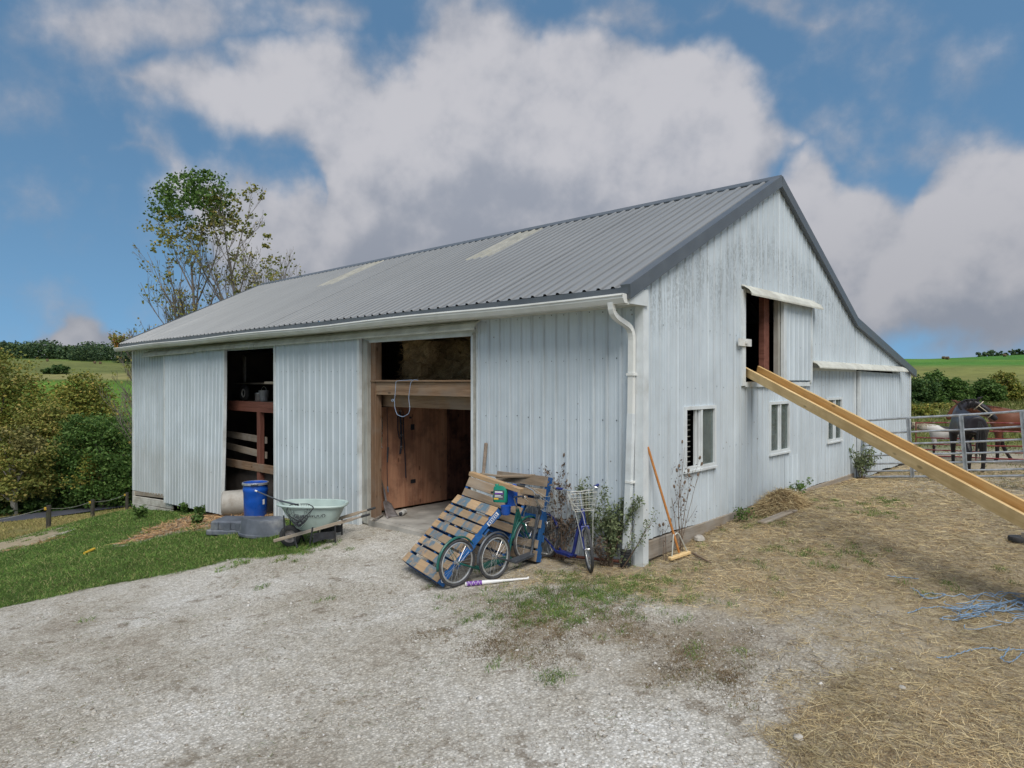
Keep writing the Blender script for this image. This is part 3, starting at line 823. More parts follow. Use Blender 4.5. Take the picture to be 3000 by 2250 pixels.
def sheet(u0, u1, bot, top, holes=(), phase=0.0, depth=.02, place=None, minor=True):
    """ribbed panel from u0 to u1; holes = (ua, ub, za, zb); place(u, z, d) -> point"""
    pr = rib_profile(u0, u1, phase, depth, minor)
    def dat(u):
        return float(np.interp(u, [p[0] for p in pr], [p[1] for p in pr]))
    us = sorted(set([p[0] for p in pr] + [x for hh in holes for x in hh[:2] if u0 < x < u1]))
    mb = MB()
    for a, b in zip(us[:-1], us[1:]):
        mid = (a+b)/2
        iv = [(0.0, 1.0, 'f')]
        segs = [(bot(a), top(a), bot(b), top(b))]
        for hh in holes:
            if hh[0] - 1e-6 < mid < hh[1] + 1e-6:
                new = []
                for (a0, a1, b0, b1) in segs:
                    za, zb = hh[2], hh[3]
                    if zb <= min(a0, b0) or za >= max(a1, b1): new.append((a0,a1,b0,b1)); continue
                    if za > min(a0, b0): new.append((a0, za, b0, za))
                    if zb < max(a1, b1): new.append((zb, a1, zb, b1))
                segs = new
        da, db = dat(a), dat(b)
        for (a0, a1, b0, b1) in segs:
            mb.add([place(a, a0, da), place(b, b0, db), place(b, b1, db), place(a, a1, da)], [(0,1,2,3)])
    return mb
def panels(parent, u0, u1, bot, top, holes, mat, place, width=.9144, phase=0.0, depth=.02, name='siding_panel', wob=0.0):
    u = u0; i = 0
    first = math.ceil((u0-phase)/width - 1e-6)*width + phase
    cuts = [u0] + [c for c in np.arange(first, u1, width) if u0 + .06 < c < u1 - .06] + [u1]
    for a, b in zip(cuts[:-1], cuts[1:]):
        off = (.0015 if i % 2 else -.0015) + random.uniform(-wob, wob)
        b2 = b + .012 if b < u1 else b
        pf_ = (lambda u_, z_, d_, o=off: place(u_, z_, d_+o))
        cut = [hh for hh in holes if hh[0] <= a and hh[1] >= b2 and hh[2] > bot(a) and hh[3] < top((a+b)/2)]
        rest_ = [hh for hh in holes if hh not in cut]
        if cut:                                             # an opening as wide as the sheet leaves a piece below and one above
            part(name, sheet(a, b2, bot, lambda u: cut[0][2], rest_, phase, depth, pf_), mat, parent, fixn=False)
            part(name, sheet(a, b2, lambda u: cut[0][3], top, rest_, phase, depth, pf_), mat, parent, fixn=False)
        else: part(name, sheet(a, b2, bot, top, holes, phase, depth, pf_), mat, parent, fixn=False)
        i += 1

# --- front wall (y = 0), u = distance along the wall from the near corner
FZ = lambda u: float(np.interp(u, [0, 3.2, 6.1, 12.2, 19.43], [.12, -.1, -.15, -.62, -.95]))
WALL_T = 3.72
front = sub('front_wall', barn)
pf = lambda u, z, d: Vector((-u, -d, z))
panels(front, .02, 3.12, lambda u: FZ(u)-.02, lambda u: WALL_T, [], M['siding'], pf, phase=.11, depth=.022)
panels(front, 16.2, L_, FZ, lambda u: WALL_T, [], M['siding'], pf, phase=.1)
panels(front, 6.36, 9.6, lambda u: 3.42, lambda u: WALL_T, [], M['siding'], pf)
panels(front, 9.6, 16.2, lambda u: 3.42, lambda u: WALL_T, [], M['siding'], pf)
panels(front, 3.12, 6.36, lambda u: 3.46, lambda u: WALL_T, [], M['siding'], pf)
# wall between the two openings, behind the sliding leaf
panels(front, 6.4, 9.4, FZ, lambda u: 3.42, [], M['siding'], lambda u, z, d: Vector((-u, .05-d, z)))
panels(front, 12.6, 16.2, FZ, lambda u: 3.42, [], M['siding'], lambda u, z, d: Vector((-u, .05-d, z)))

# --- gable wall (x = 0), u = distance from the near corner
gable = sub('gable_wall', barn)
WIN = [(1.087, 2.055, 1.35, 2.28), (4.118, 5.05, 1.35, 2.28), (7.12, 8.09, 1.36, 2.295)]
holes = [(a+.02, b-.02, c+.02, d-.02) for a, b, c, d in WIN] + [(3.08, 4.72, 2.62, 4.12), (9.2, 12.3, -.2, 2.95)]
def gb(u): return .53 + .02*math.sin(u*2.1) if u < 9 else .40
pg = lambda u, z, d: Vector((d, u, z))
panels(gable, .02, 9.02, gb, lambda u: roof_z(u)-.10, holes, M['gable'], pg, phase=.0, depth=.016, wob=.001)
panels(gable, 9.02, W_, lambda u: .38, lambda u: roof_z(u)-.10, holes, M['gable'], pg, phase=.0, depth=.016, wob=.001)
# far walls, only light-tight sheets
back = MB()
back.add([(-L_,0,-2),(-L_,W_,-2),(-L_,W_,END_Z-.05),(-L_,KINK_Y,KINK_Z-.1),(-L_,RIDGE_Y,RIDGE_Z-.1),(-L_,0,WALL_T)], [(0,1,2,3,4,5)])
part('far_gable_wall', back, M['siding'], barn)
part('back_wall', MB().box((-L_, W_-.03, -2), (-.02, W_, END_Z+.02)), M['siding'], barn)

# --- corner and edge trims
trim = MB().box((-.10, -.032, .02), (.034, -.002, 3.70)).box((.004, -.002, .02), (.034, .10, 3.86))
part('corner_trim', trim, M['trim'], barn)
part('corner_trim', MB().box((-L_-.03, -.03, -.95), (-L_+.08, .0, 3.7)), M['trim'], barn)
part('corner_trim', MB().box((.004, W_-.09, .38), (.03, W_+.01, 2.86)), M['trim'], barn)
# --- base boards under the sheets
plank('skirt_board', (.006, .1, .40), (.006, 3.0, .42), .05, .24, M['oldboard'], barn, b=.006)
plank('skirt_board', (.006, 3.02, .41), (.006, 9.0, .43), .05, .22, M['oldboard'], barn, b=.006)
part('footing', MB().box((-.22, .05, -.3), (-.03, 9.0, .34)), M['concrete'], barn)
fnd = sub('foundation', barn)
plank('sill_board', (-L_+.02, .02, -1.04), (-16.3, .02, -.80), .06, .13, M['oldboard'], fnd, b=.005)
for i, (z0, z1) in enumerate([(-1.24,-1.02), (-1.46,-1.26), (-1.70,-1.48)]):
    plank('foundation_board', (-L_+.02, -.012-.008*i, z0), (-16.0, -.012-.008*i, z1), .05, .215, M['whiteboard'], fnd, b=.006)
part('foundation_end', MB().box((-L_-.02, -.03, -2.2), (-L_+.16, .1, -.97)), M['whiteboard'], fnd)

# --- roof
roof = sub('roof', barn)
def slope_place(y0, z0, y1, z1):
    n = Vector((0, -(z1-z0), (y1-y0))).normalized()
    def place(u, s, d):
        return Vector((.05-u, y0 + (y1-y0)*s, z0 + (z1-z0)*s)) + n*d
    return place
up = slope_place(EAVE_Y, EAVE_Z, RIDGE_Y, RIDGE_Z)
NP = 22; PW = (L_+.16)/NP
sky_pan = {}
for i in range(NP):
    a, b = i*PW, (i+1)*PW + .012
    off = .002 if i % 2 else -.002
    pl = (lambda u, s, d, o=off: up(u, s, d+o))
    if i in (6, 13):
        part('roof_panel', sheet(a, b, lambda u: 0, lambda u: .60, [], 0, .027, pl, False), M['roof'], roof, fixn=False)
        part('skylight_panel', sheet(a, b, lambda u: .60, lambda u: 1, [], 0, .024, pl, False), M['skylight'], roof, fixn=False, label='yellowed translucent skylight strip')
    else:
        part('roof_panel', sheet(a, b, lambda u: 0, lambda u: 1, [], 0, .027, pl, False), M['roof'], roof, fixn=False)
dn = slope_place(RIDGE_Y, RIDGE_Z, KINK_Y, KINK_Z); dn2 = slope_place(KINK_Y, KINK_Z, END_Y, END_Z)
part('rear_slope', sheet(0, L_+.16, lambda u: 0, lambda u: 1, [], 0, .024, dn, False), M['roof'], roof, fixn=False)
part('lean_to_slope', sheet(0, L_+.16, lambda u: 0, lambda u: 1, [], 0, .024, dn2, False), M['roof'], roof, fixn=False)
# ridge cap: two bent leaves, its lower lips proud of the ribs
rc = MB()
for sgn in (-1, 1):
    y1 = RIDGE_Y + sgn*.17; z1 = roof_z(y1) + .034
    rc.add([(.075, RIDGE_Y, RIDGE_Z+.055), (-L_-.13, RIDGE_Y, RIDGE_Z+.055), (-L_-.13, y1, z1), (.075, y1, z1)], [(0,1,2,3)])
    rc.add([(.075, y1, z1), (-L_-.13, y1, z1), (-L_-.13, y1, z1-.022), (.075, y1, z1-.022)], [(0,1,2,3)])
rc.add([(.075, RIDGE_Y-.17, roof_z(RIDGE_Y-.17)+.034), (.075, RIDGE_Y, RIDGE_Z+.055), (.075, RIDGE_Y+.17, roof_z(RIDGE_Y+.17)+.034)], [(0,1,2)])
part('ridge_cap', rc, M['roof_trim'], roof, fixn=False)
def rake(y0, z0, y1, z1, name='rake_trim', x0=.05, x1=.095, hh=.185, mat='roof_trim'):
    mb = MB()
    n = Vector((0, -(z1-z0), (y1-y0))).normalized()
    if n.z < 0: n = -n
    p = [Vector((0, y0, z0)), Vector((0, y1, z1))]
    vs = []
    for q in p:
        t = q + n*.036; l = Vector((q.x, q.y, q.z - hh + .03))
        vs += [t + Vector((x0-.11,0,0)), t + Vector((x1,0,0)), l + Vector((x1,0,0)), l + Vector((x0-.035,0,0)), Vector((x0-.035, q.y, q.z-hh+.07))]
    mb.add(vs, [(0,1,6,5), (1,2,7,6), (2,3,8,7), (3,4,9,8), (0,1,2,3,4), (5,6,7,8,9)])
    return part(name, mb, M[mat], roof)
rake(EAVE_Y, EAVE_Z, RIDGE_Y, RIDGE_Z); rake(RIDGE_Y, RIDGE_Z, KINK_Y, KINK_Z); rake(KINK_Y, KINK_Z, END_Y, END_Z)
rake(EAVE_Y, EAVE_Z, RIDGE_Y, RIDGE_Z, 'rake_trim', -L_-.12, -L_-.16)
# eave drip edge, fascia, soffit, gutter
part('drip_edge', MB().box((-L_-.12, EAVE_Y-.012, EAVE_Z-.085), (.062, EAVE_Y+.02, EAVE_Z-.006)), M['roof_trim'], roof)
part('fascia', MB().box((-L_-.1, EAVE_Y+.022, EAVE_Z-.22), (.045, EAVE_Y+.05, EAVE_Z-.03)), M['gutter'], barn)
part('soffit', MB().box((-L_-.1, EAVE_Y+.05, WALL_T-.085), (.04, .0, WALL_T-.06)), M['cream'], barn)
part('soffit_return', MB().box((.045, EAVE_Y+.03, WALL_T-.09), (.065, .035, EAVE_Z+.0)), M['trim'], barn)
gp = [(0,.0),(0,.115),(-.012,.115),(-.10,.118),(-.125,.118),(-.13,.095),(-.112,.085),(-.112,.06),(-.085,.02),(-.07,.0)]
g = MB(); n = len(gp); vs = []
xs = np.linspace(.03, -L_-.2, 24)
for i, x in enumerate(xs):
    sag = -.012*math.sin(i*.9) - .018*max(0, (i-14))/10
    for (dy, dz) in gp: vs.append((x, EAVE_Y+.02+dy, EAVE_Z-.205+dz+sag))
fs = []
for i in range(len(xs)-1):
    for k in range(2, n): fs.append((i*n+k, i*n+(k+1)%n, (i+1)*n+(k+1)%n, (i+1)*n+k)) if (k+1) % n else fs.append((i*n+k, i*n, (i+1)*n, (i+1)*n+k))
g.add(vs, fs)
gut = part('gutter', g, M['gutter'], barn, smooth=False)
part('end_cap', MB().prism([(0,0),(0,.115),(-.125,.118),(-.112,.06),(-.07,0)], -.003, .003, Matrix(((0,1,0,.032),(1,0,0,EAVE_Y+.02),(0,0,1,EAVE_Z-.205),(0,0,0,1)))), M['gutter'], gut)
part('end_cap', MB().prism([(0,0),(0,.115),(-.125,.118),(-.112,.06),(-.07,0)], -.003, .003, Matrix(((0,1,0,-L_-.2),(1,0,0,EAVE_Y+.02),(0,0,1,EAVE_Z-.24),(0,0,0,1)))), M['gutter'], gut)
# downspout: outlet, two ribbed elbows, a flat pipe down the corner into a corrugated drain
ds = sub('downspout', barn)
dx = -.155
pth = [(dx-.02, EAVE_Y-.04, 3.66), (dx-.02, EAVE_Y-.035, 3.55), (dx, EAVE_Y+.02, 3.47), (dx+.03, -.14, 3.37), (dx+.04, -.085, 3.30), (dx+.04, -.075, 3.2)]
def flatpipe(pts, w, t, rib=0):
    mb = MB(); vs = []; m = len(pts)
    for i, p in enumerate(pts):
        p = Vector(p); t_ = (Vector(pts[min(i+1,m-1)]) - Vector(pts[max(i-1,0)])).normalized()
        x = Vector((1,0,0)); y = t_.cross(x).normalized()
        k = 1 + (rib if i % 2 else 0)
        for (a, b_) in ((-1,-1),(1,-1),(1,1),(-1,1)): vs.append(p + x*a*w/2*k + y*b_*t/2*k)
    fs = [(i*4+k, i*4+(k+1)%4, (i+1)*4+(k+1)%4, (i+1)*4+k) for i in range(m-1) for k in range(4)] + [(3,2,1,0), tuple((m-1)*4+k for k in range(4))]
    return mb.add(vs, fs)
def resample(pts, n):
    pts = [Vector(p) for p in pts]; d = [0]
    for a, b in zip(pts, pts[1:]): d.append(d[-1] + (b-a).length)
    out = []
    for t in np.linspace(0, d[-1], n):
        i = min(max(np.searchsorted(d, t) - 1, 0), len(pts)-2)
        f = (t-d[i])/max(d[i+1]-d[i], 1e-9); out.append(pts[i].lerp(pts[i+1], float(f)))
    return out
def smooth_path(pts, n, it=3):
    P = resample(pts, n)
    for _ in range(it): P = [P[0]] + [(P[i-1]+P[i]*2+P[i+1])/4 for i in range(1, n-1)] + [P[-1]]
    return P
part('elbow', flatpipe(smooth_path(pth, 24, 3), .074, .062, .06), M['gutter'], ds)
part('pipe', flatpipe([(dx+.04,-.075,3.22),(dx+.03,-.075,2.2)], .08, .062), M['gutter'], ds)
part('pipe', flatpipe([(dx+.03,-.077,2.22),(dx+.0,-.08,1.25),(dx-.035,-.085,.42)], .086, .068), M['trim'], ds)
part('strap', MB().box((dx-.02,-.118,2.72),(dx+.092,-.03,2.755)), M['gutter'], ds)
part('strap', MB().box((dx-.035,-.121,1.30),(dx+.065,-.03,1.33)), M['gutter'], ds)
prof = []
for i in range(9): 
    z = .10 + i*.036; prof += [(.075, z), (.075, z+.016), (.064, z+.020), (.064, z+.034)]
part('drain_pipe', MB().lathe(prof, 20, Matrix.Translation((dx-.04, -.09, 0))), M['rubber'], ds, smooth=False)

# --- openings on the front: head track hoods, posts, sliding leaves
def hood(name, p0, p1, out, drop, mat, normal, thick=.02, parent=barn, curve=0.0):
    """bent sheet-metal cover along p0-p1, standing out by `out` and turned down to `drop`"""
    p0 = Vector(p0); p1 = Vector(p1); nrm = Vector(normal)
    pr = [(0.0, 0.0), (out*.35, -drop*(.12+curve)), (out*.75, -drop*(.42+curve*.5)), (out, -drop*.86), (out, -drop), (out-.012, -drop), (out-.014, -drop*.86), (out*.72, -drop*.47), (0.0, -.02)]
    vs = []
    for q in (p0, p1):
        for (o_, z_) in pr: vs.append(q + nrm*o_ + Vector((0,0,z_)))
    n = len(pr)
    fs = [(i, (i+1)%n, (i+1)%n+n, i+n) for i in range(n)] + [tuple(range(n-1,-1,-1)), tuple(range(n, 2*n))]
    return part(name, MB().add(vs, fs), M[mat], parent)
hood('door_hood', (-3.0,-.004,3.66), (-10.6,-.004,3.64), .19, .19, 'cream', (0,-1,0))
hood('door_hood', (-10.55,-.010,3.645), (-14.0,-.008,3.63), .195, .19, 'cream', (0,-1,0))
hood('door_hood', (-14.05,-.004,3.62), (-18.0,-.004,3.585), .20, .20, 'cream', (0,-1,0))
part('header_board', MB().box((-6.4,-.02,3.39),(-3.08,.05,3.50)), M['trim'], barn)
# right jamb of the wide opening, white and chipped
plank('door_post', (-3.165,.02,-.05), (-3.165,.02,3.44), .10, .10, M['weathered'], barn, up=(0,1,0))
part('jamb_trim', MB().box((-3.24,-.035,-.02),(-3.19,.03,3.40)), M['trim'], barn)
part('jamb_trim', MB().box((-3.13,-.03,-.05),(-3.09,.0,3.66)), M['trim'], barn)
# left posts of the wide opening
def upright(name, x, y, w, d, z0, z1, mat, parent=barn, label=None):
    return part(name, MB().cbox((-w/2,-d/2,z0),(w/2,d/2,z1),.006), M[mat], parent, Matrix.Translation((x,y,0)), label=label)
upright('door_post', -6.19, .0, .14, .12, -.12, 3.42, 'weathered')
upright('door_post', -6.345, -.01, .10, .06, -.10, 3.44, 'weathered')
upright('door_post', -6.05, .10, .15, .15, -.1, 3.44, 'timber_v')
part('channel_post', MB().box((-6.455,-.07,-.18),(-6.40,.0,3.42)), M['greymetal'], barn)
# sliding leaves
def leaf(name, u0, u1, z0a, z0b, z1, y, label, kick=0.0, wob=.004, M_='door_siding', bend=None):
    d = sub(name, barn); d["label"] = label
    def place(u, z, dd):
        t = max(0.0, (z1-z)/(z1-min(z0a,z0b)))
        k = kick*t**2.2*max(0, 1-(u-u0)/(u1-u0)) if kick else 0
        return Vector((-u, y-dd-k, z))
    bot = lambda u: z0a + (z0b-z0a)*(u-u0)/(u1-u0)
    panels(d, u0, u1, bot, lambda u: z1, [], M[M_], place, phase=u0, depth=.018)
    # folded edge trims, following the bend
    for (ua, ub, nm) in ((u0-.035, u0+.035, 'edge_trim'), (u1-.035, u1+.035, 'edge_trim')):
        mb = MB(); rows = 10; vs = []
        for i in range(rows+1):
            z = bot(min(max(ua,u0),u1)) + (z1-bot(min(max(ua,u0),u1)))*i/rows
            for (u_, q) in ((ua, -.024), (ub, -.024), (ub, .05), (ua, .05)): 
                p = place(u_, z, -q if q < 0 else -q); vs.append(p)
        fs = [(i*4+k, i*4+(k+1)%4, (i+1)*4+(k+1)%4, (i+1)*4+k) for i in range(rows) for k in range(4)] + [(3,2,1,0), tuple(rows*4+k for k in range(4))]
        part(nm, mb.add(vs, fs), M['trim'], d)
    for zz in (.0, .37, .72, 1.0):                                  # frame rails behind the sheet
        za = z0a + (z1-z0a)*zz; zb = z0b + (z1-z0b)*zz
        a = place(u0+.02, za+(.05 if zz == 0 else 0)-(.05 if zz == 1 else 0), -.04); b = place(u1-.02, zb+(.05 if zz == 0 else 0)-(.05 if zz == 1 else 0), -.04)
        part('frame_rail', MB().beam(a, b, .035, .09), M['oldboard'], d)
    return d
leaf('sliding_door', 6.34, 9.68, -.16, -.47, 3.50, -.10, 'ribbed white leaf pushed half open behind the wheelbarrow')
leaf('sliding_door', 12.33, 16.4, -.76, -.98, 3.47, -.10, 'ribbed white leaf kicked out at its lower corner', kick=.11)
# rows of screws, too small to pick apart
def screws():
    mb = MB()
    def dot(p, nrm, r=.008):
        nrm = Vector(nrm); t = nrm.cross(Vector((0,0,1))).normalized()
        vs = [Vector(p) + t*r*math.cos(a) + Vector((0,0,1))*r*math.sin(a) + nrm*.004 for a in [k*PI/3 for k in range(6)]]
        mb.add(vs, [(0,1,2,3,4,5)])
    for z in (3.60, 2.95, 2.1, 1.3, .6):
        for k in range(0, 14):
            u = .11 + .06 + k*RIB
            if u < 3.1: dot((-u, -.006, z + random.uniform(-.015,.015)), (0,-1,0), random.uniform(.006,.011))
        for k in range(0, 16):
            u = 6.34 + .06 + k*RIB
            if u < 9.6: dot((-u, -.106, z - .1 + random.uniform(-.015,.015)), (0,-1,0), random.uniform(.006,.012))
        for k in range(0, 16):
            u = 12.4 + .06 + k*RIB
            if u < 16.3 and z > 1.5: dot((-u, -.118, z-.15), (0,-1,0), .008)
    for z in (.7, 1.6, 2.55, 3.4, 4.4):
        for k in range(2, 56):
            u = k*RIB + .06
            if u > 13.9 or z > roof_z(u)-.3 or any(a-.1 < u < b+.1 and c-.1 < z < d+.1 for a,b,c,d in [q for q in holes]): continue
            if random.random() < .75: dot((.005, u, z+random.uniform(-.02,.02)), (1,0,0), random.uniform(.005,.010))
    part('screws', mb, M['greymetal'], barn, kind='stuff', fixn=False)
screws()
# loose dents and scars are left to the paint; a patched panel near the second window
part('patch_panel', sheet(4.86, 5.62, lambda u: .56, lambda u: 1.26, [], 0, .016, lambda u,z,d: Vector((d+.006,u,z))), M['siding'], gable, fixn=False)

# --- windows
for i, (a, b, c, d) in enumerate(WIN):
    wn = sub('window', barn)
    fr = MB()
    t = .05
    fr.box((-.03,a,c),(.035,a+t,d)).box((-.03,b-t,c),(.035,b,d)).box((-.03,a+t,d-t),(.035,b-t,d)).box((-.03,a+t,c),(.035,b-t,c+t))
    part('frame', fr, M['trim'], wn)
    part('sill', MB().box((-.02,a-.01,c-.03),(.05,b+.01,c+.002)), M['trim'], wn)
    mid = (a+b)/2 + .03
    part('mullion', MB().box((-.02,mid-.022,c+t+.001),(.028,mid+.022,d-t-.001)), M['trim'], wn)
    y0 = a+t
    if i == 0:                                                       # left half stands open: the sash is slid across
        part('sash', MB().box((-.03,mid-.16,c+t+.002),(.004,mid-.125,d-t-.002)).box((-.03,mid-.06,c+t+.002),(.004,mid-.03,d-t-.002)), M['trim'], wn)
    else:
        part('sash', MB().box((-.028,y0+.002,c+t+.002),(.002,y0+.03,d-t-.002)).box((-.028,mid-.06,c+t+.002),(.002,mid-.024,d-t-.002)), M['trim'], wn)
        part('pane', MB().box((-.016,y0+.03,c+t),(-.010,mid-.06,d-t)), M['glass'], wn)
    part('pane', MB().box((-.006,mid+.022,c+t),(.0,b-t,d-t)), M['glass'], wn)
    # louvre slats / bars behind
    if i == 0:
        for k in range(11):
            z = c + t + .05 + k*(d-c-2*t-.08)/10 + (0.02 if k > 5 else 0)
            part('bar', MB().box((-.118,a+t,z-.004),(-.110,mid-.1,z+.004)), M['wire'], wn)
        part('bar', MB().tube([(-.115,a+.20,c+t),(-.112,a+.19,(c+d)/2),(-.118,a+.205,d-t)], .010, 6), M['wire'], wn)
    else:
        for k in range(5):
            z = c + .16 + k*.15
            part('bar', MB().box((-.16,a+t,z-.005),(-.15,b-t,z+.005)), M['wire'], wn)
# rooms behind the windows stay dark: a dark sheet stands in for their shade
part('inner_shade_sheet', MB().box((-1.2,.3,-.1),(-1.14,9.0,2.6)), M['dark'], barn)

# --- hayloft door in the gable
ld = sub('loft_opening', barn)
part('jamb', MB().box((.002,2.96,2.57),(.045,3.085,4.15)), M['trim'], ld)
part('sill', MB().box((.002,3.085,2.55),(.05,6.12,2.63)), M['trim'], ld)
part('jamb', MB().box((-.06,4.50,2.64),(.02,4.60,4.12)), M['weathered'], ld)
plank('loft_post', (-.18,4.36,2.3), (-.18,4.36,4.3), .22, .10, M['dark_red'], ld, up=(1,0,0))
hood('loft_hood', (.004,2.96,4.24), (.004,6.34,4.26), .20, .20, 'cream', (1,0,0), curve=.16)
d3 = sub('loft_door', barn)
panels(d3, 4.70, 6.04, lambda u: 2.66, lambda u: 4.16, [], M['gable'], lambda u,z,d: Vector((.065+d,u,z)), phase=4.70, depth=.014)
part('edge_trim', MB().box((.03,4.60,2.66),(.086,4.74,4.16)), M['trim'], d3)
part('edge_trim', MB().box((.03,6.02,2.62),(.086,6.075,4.16)), M['trim'], d3)
part('latch', MB().box((.05,2.78,3.22),(.075,3.24,3.34)).box((.075,2.98,3.26),(.10,3.06,3.30)), M['whiteplastic'], barn)
# --- lean-to sliding door
hood('door_hood', (.004,6.10,3.06), (.004,13.05,3.05), .22, .16, 'cream', (1,0,0))
part('jamb', MB().box((.002,6.08,2.86),(.03,9.05,2.92)), M['trim'], barn)
part('jamb', MB().box((-.02,8.93,.40),(.035,9.06,2.90)), M['trim'], barn)
d4 = sub('lean_to_door', barn)
def pl4(u, z, d):
    return Vector((.075 + d + .05*max(0, (2.8-z)/2.4)*abs(math.sin(u*1.3)), u, z))
for a, b in ((9.22,10.12),(10.135,11.02),(11.05,12.0),(12.03,12.62)):
    k = random.uniform(-.012,.012)
    part('siding_panel', sheet(a, b, lambda u: .42+.03*math.sin(u*3), lambda u: 2.88-.012*(u-9), [], 9.2, .014, lambda u,z,d,k=k: pl4(u + k*(z-2.9)*.8, z, d)), M['gable'], d4, fixn=False)
part('edge_trim', MB().box((.03,9.14,.42),(.092,9.24,2.88)), M['trim'], d4)
part('dark_gap', MB().box((-.5,8.9,.2),(-.45,12.9,3.0)), M['dark'], barn)  # dark sheet standing in for the shade behind the door gap
# ------------------------------------------------------------------ inside the wide opening
slab = part('concrete_floor', MB().box((-6.35, .02, -.4), (-2.6, 7.0, 0.0)).box((-6.0, -.12, -.4), (-3.25, .018, -.012)), M['concrete']); slab["kind"] = 'structure'
part('loft_board', MB().cbox((-6.1,.0,2.635),(-3.22,.30,2.665),.004), M['timber'], barn)
plank('loft_beam', (-6.0,.07,2.505), (-3.2,.07,2.505), .05, .24, M['timber'], barn)
plank('loft_beam', (-6.12,.32,2.265), (-3.2,.32,2.265), .06, .23, M['timber'], barn)
part('loft_floor', MB().box((-11,.301,2.58),(-.2,8.9,2.634)), M['oldboard'], barn)
for i in range(5):
    plank('joist', (-5.7+.55*i,.36,2.44), (-5.7+.55*i,5.8,2.44), .05, .20, M['redwood'], barn)
# plywood along the alley, x = -6.4
for k, (a, b) in enumerate([(.12,1.268),(1.276,2.206),(2.214,3.42),(3.428,4.62)]):
    o = part('plywood_sheet', MB().cbox((-.011,a,.03),(.011,b,2.12),.003), M['ply' if k < 2 else 'ply_wet'], barn, Matrix.Translation((-6.39+.004*(k%2),0,0)))
part('hinge', MB().box((-6.378,1.20,.50),(-6.37,1.33,.58)), M['blackmetal'], barn)
part('hinge', MB().box((-6.378,1.20,1.62),(-6.37,1.30,1.74)), M['blackmetal'], barn)
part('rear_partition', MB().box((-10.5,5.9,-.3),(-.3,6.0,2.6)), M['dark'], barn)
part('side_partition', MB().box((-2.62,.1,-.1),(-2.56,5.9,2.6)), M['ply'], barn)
part('added_light_screen', MB().box((-19.2,8.9,-2),(-.2,9.0,4.1)), M['dark'], barn)  # added screen that hides the bright gap at the rear of the roof
# hay on the loft
def bale(loc, rz, size=(.95,.46,.38), seed=0, tilt=0):
    rnd = random.Random(seed)
    mb = MB(); nx, ny, nz = 9, 5, 5
    idx = {}
    def vid(i, j, k):
        if (i,j,k) not in idx:
            p = Vector(((i/(nx-1)-.5)*size[0], (j/(ny-1)-.5)*size[1], k/(nz-1)*size[2]))
            p += Vector((rnd.uniform(-.045,.045), rnd.uniform(-.05,.05), rnd.uniform(-.04,.04)))
            if j in (0,ny-1) and k in (0,nz-1): p.y *= .94
            if i in (3,5): p = Vector((p.x, p.y*.97, p.z))
            idx[(i,j,k)] = len(mb.v); mb.v.append(tuple(p))
        return idx[(i,j,k)]
    for i in range(nx-1):
        for j in range(ny-1):
            mb.f.append((vid(i,j,0),vid(i,j+1,0),vid(i+1,j+1,0),vid(i+1,j,0))); mb.f.append((vid(i,j,nz-1),vid(i+1,j,nz-1),vid(i+1,j+1,nz-1),vid(i,j+1,nz-1)))
        for k in range(nz-1):
            mb.f.append((vid(i,0,k),vid(i+1,0,k),vid(i+1,0,k+1),vid(i,0,k+1))); mb.f.append((vid(i,ny-1,k),vid(i,ny-1,k+1),vid(i+1,ny-1,k+1),vid(i+1,ny-1,k)))
    for j in range(ny-1):
        for k in range(nz-1):
            mb.f.append((vid(0,j,k),vid(0,j,k+1),vid(0,j+1,k+1),vid(0,j+1,k))); mb.f.append((vid(nx-1,j,k),vid(nx-1,j+1,k),vid(nx-1,j+1,k+1),vid(nx-1,j,k+1)))
    # loose stalks standing out of the faces
    st = []
    for _ in range(650):
        f = rnd.choice('yyzx'); p = Vector((rnd.uniform(-.5,.5)*size[0], rnd.uniform(-.5,.5)*size[1], rnd.uniform(0,1)*size[2]))
        n = {'y':Vector((0,-1,0)),'z':Vector((0,0,1)),'x':Vector((1,0,0))}[f]
        if f == 'y': p.y = -.5*size[1]
        if f == 'z': p.z = size[2]
        if f == 'x': p.x = .5*size[0]
        d = (n*.5 + Vector((rnd.uniform(-1,1),rnd.uniform(-1,1),rnd.uniform(-1.4,.6)))).normalized()*rnd.uniform(.06,.22)
        s_ = d.cross(Vector((rnd.uniform(-1,1),rnd.uniform(-1,1),rnd.uniform(-1,1)))).normalized()*.0035
        st.append((p-n*.01, d, s_))
    o = part('hay_bale', mb, M['hay'], None, Matrix.Translation(loc) @ Matrix.Rotation(rz,4,'Z') @ Matrix.Rotation(tilt,4,'Y'), fixn=True)
    sb = MB()
    for p, d, s_ in st: sb.add([p-s_, p+s_, p+d+s_*.4+Vector((0,0,-.01)), p+d-s_*.4+Vector((0,0,-.01))], [(0,1,2,3)])
    part('stalks', sb, M['hay'], o, fixn=False, kind='stuff')
    return o
BG = 'square hay bales on the loft'
k = 0
for row, z in enumerate((2.65, 3.02, 3.38)):
    for j in range(3):
        x = -5.55 + j*.78 + (.14 if row % 2 else 0) + random.uniform(-.05,.05); y = .80 + row*.07 + j*.42 + random.uniform(-.08,.08)
        o = bale((x, y, z), R(random.uniform(-16,16)) + (PI/2 if j == 2 else 0), (.80 if j < 2 else .9,.58,.40), k, R(random.uniform(-9,9))); k += 1
        lab = {(0,0): 'golden square hay bale at the loft edge beside the left post', (1,0): 'square hay bale stacked second on the loft edge', (2,0): 'topmost hay bale under the barn door header'}.get((row,j), ['hay bale', 'second hay bale from the left', 'rightmost hay bale'][j] + ' in the ' + ['bottom', 'middle', 'top'][row] + ' row of the loft stack')
        tag(o, lab, 'hay bale', BG)
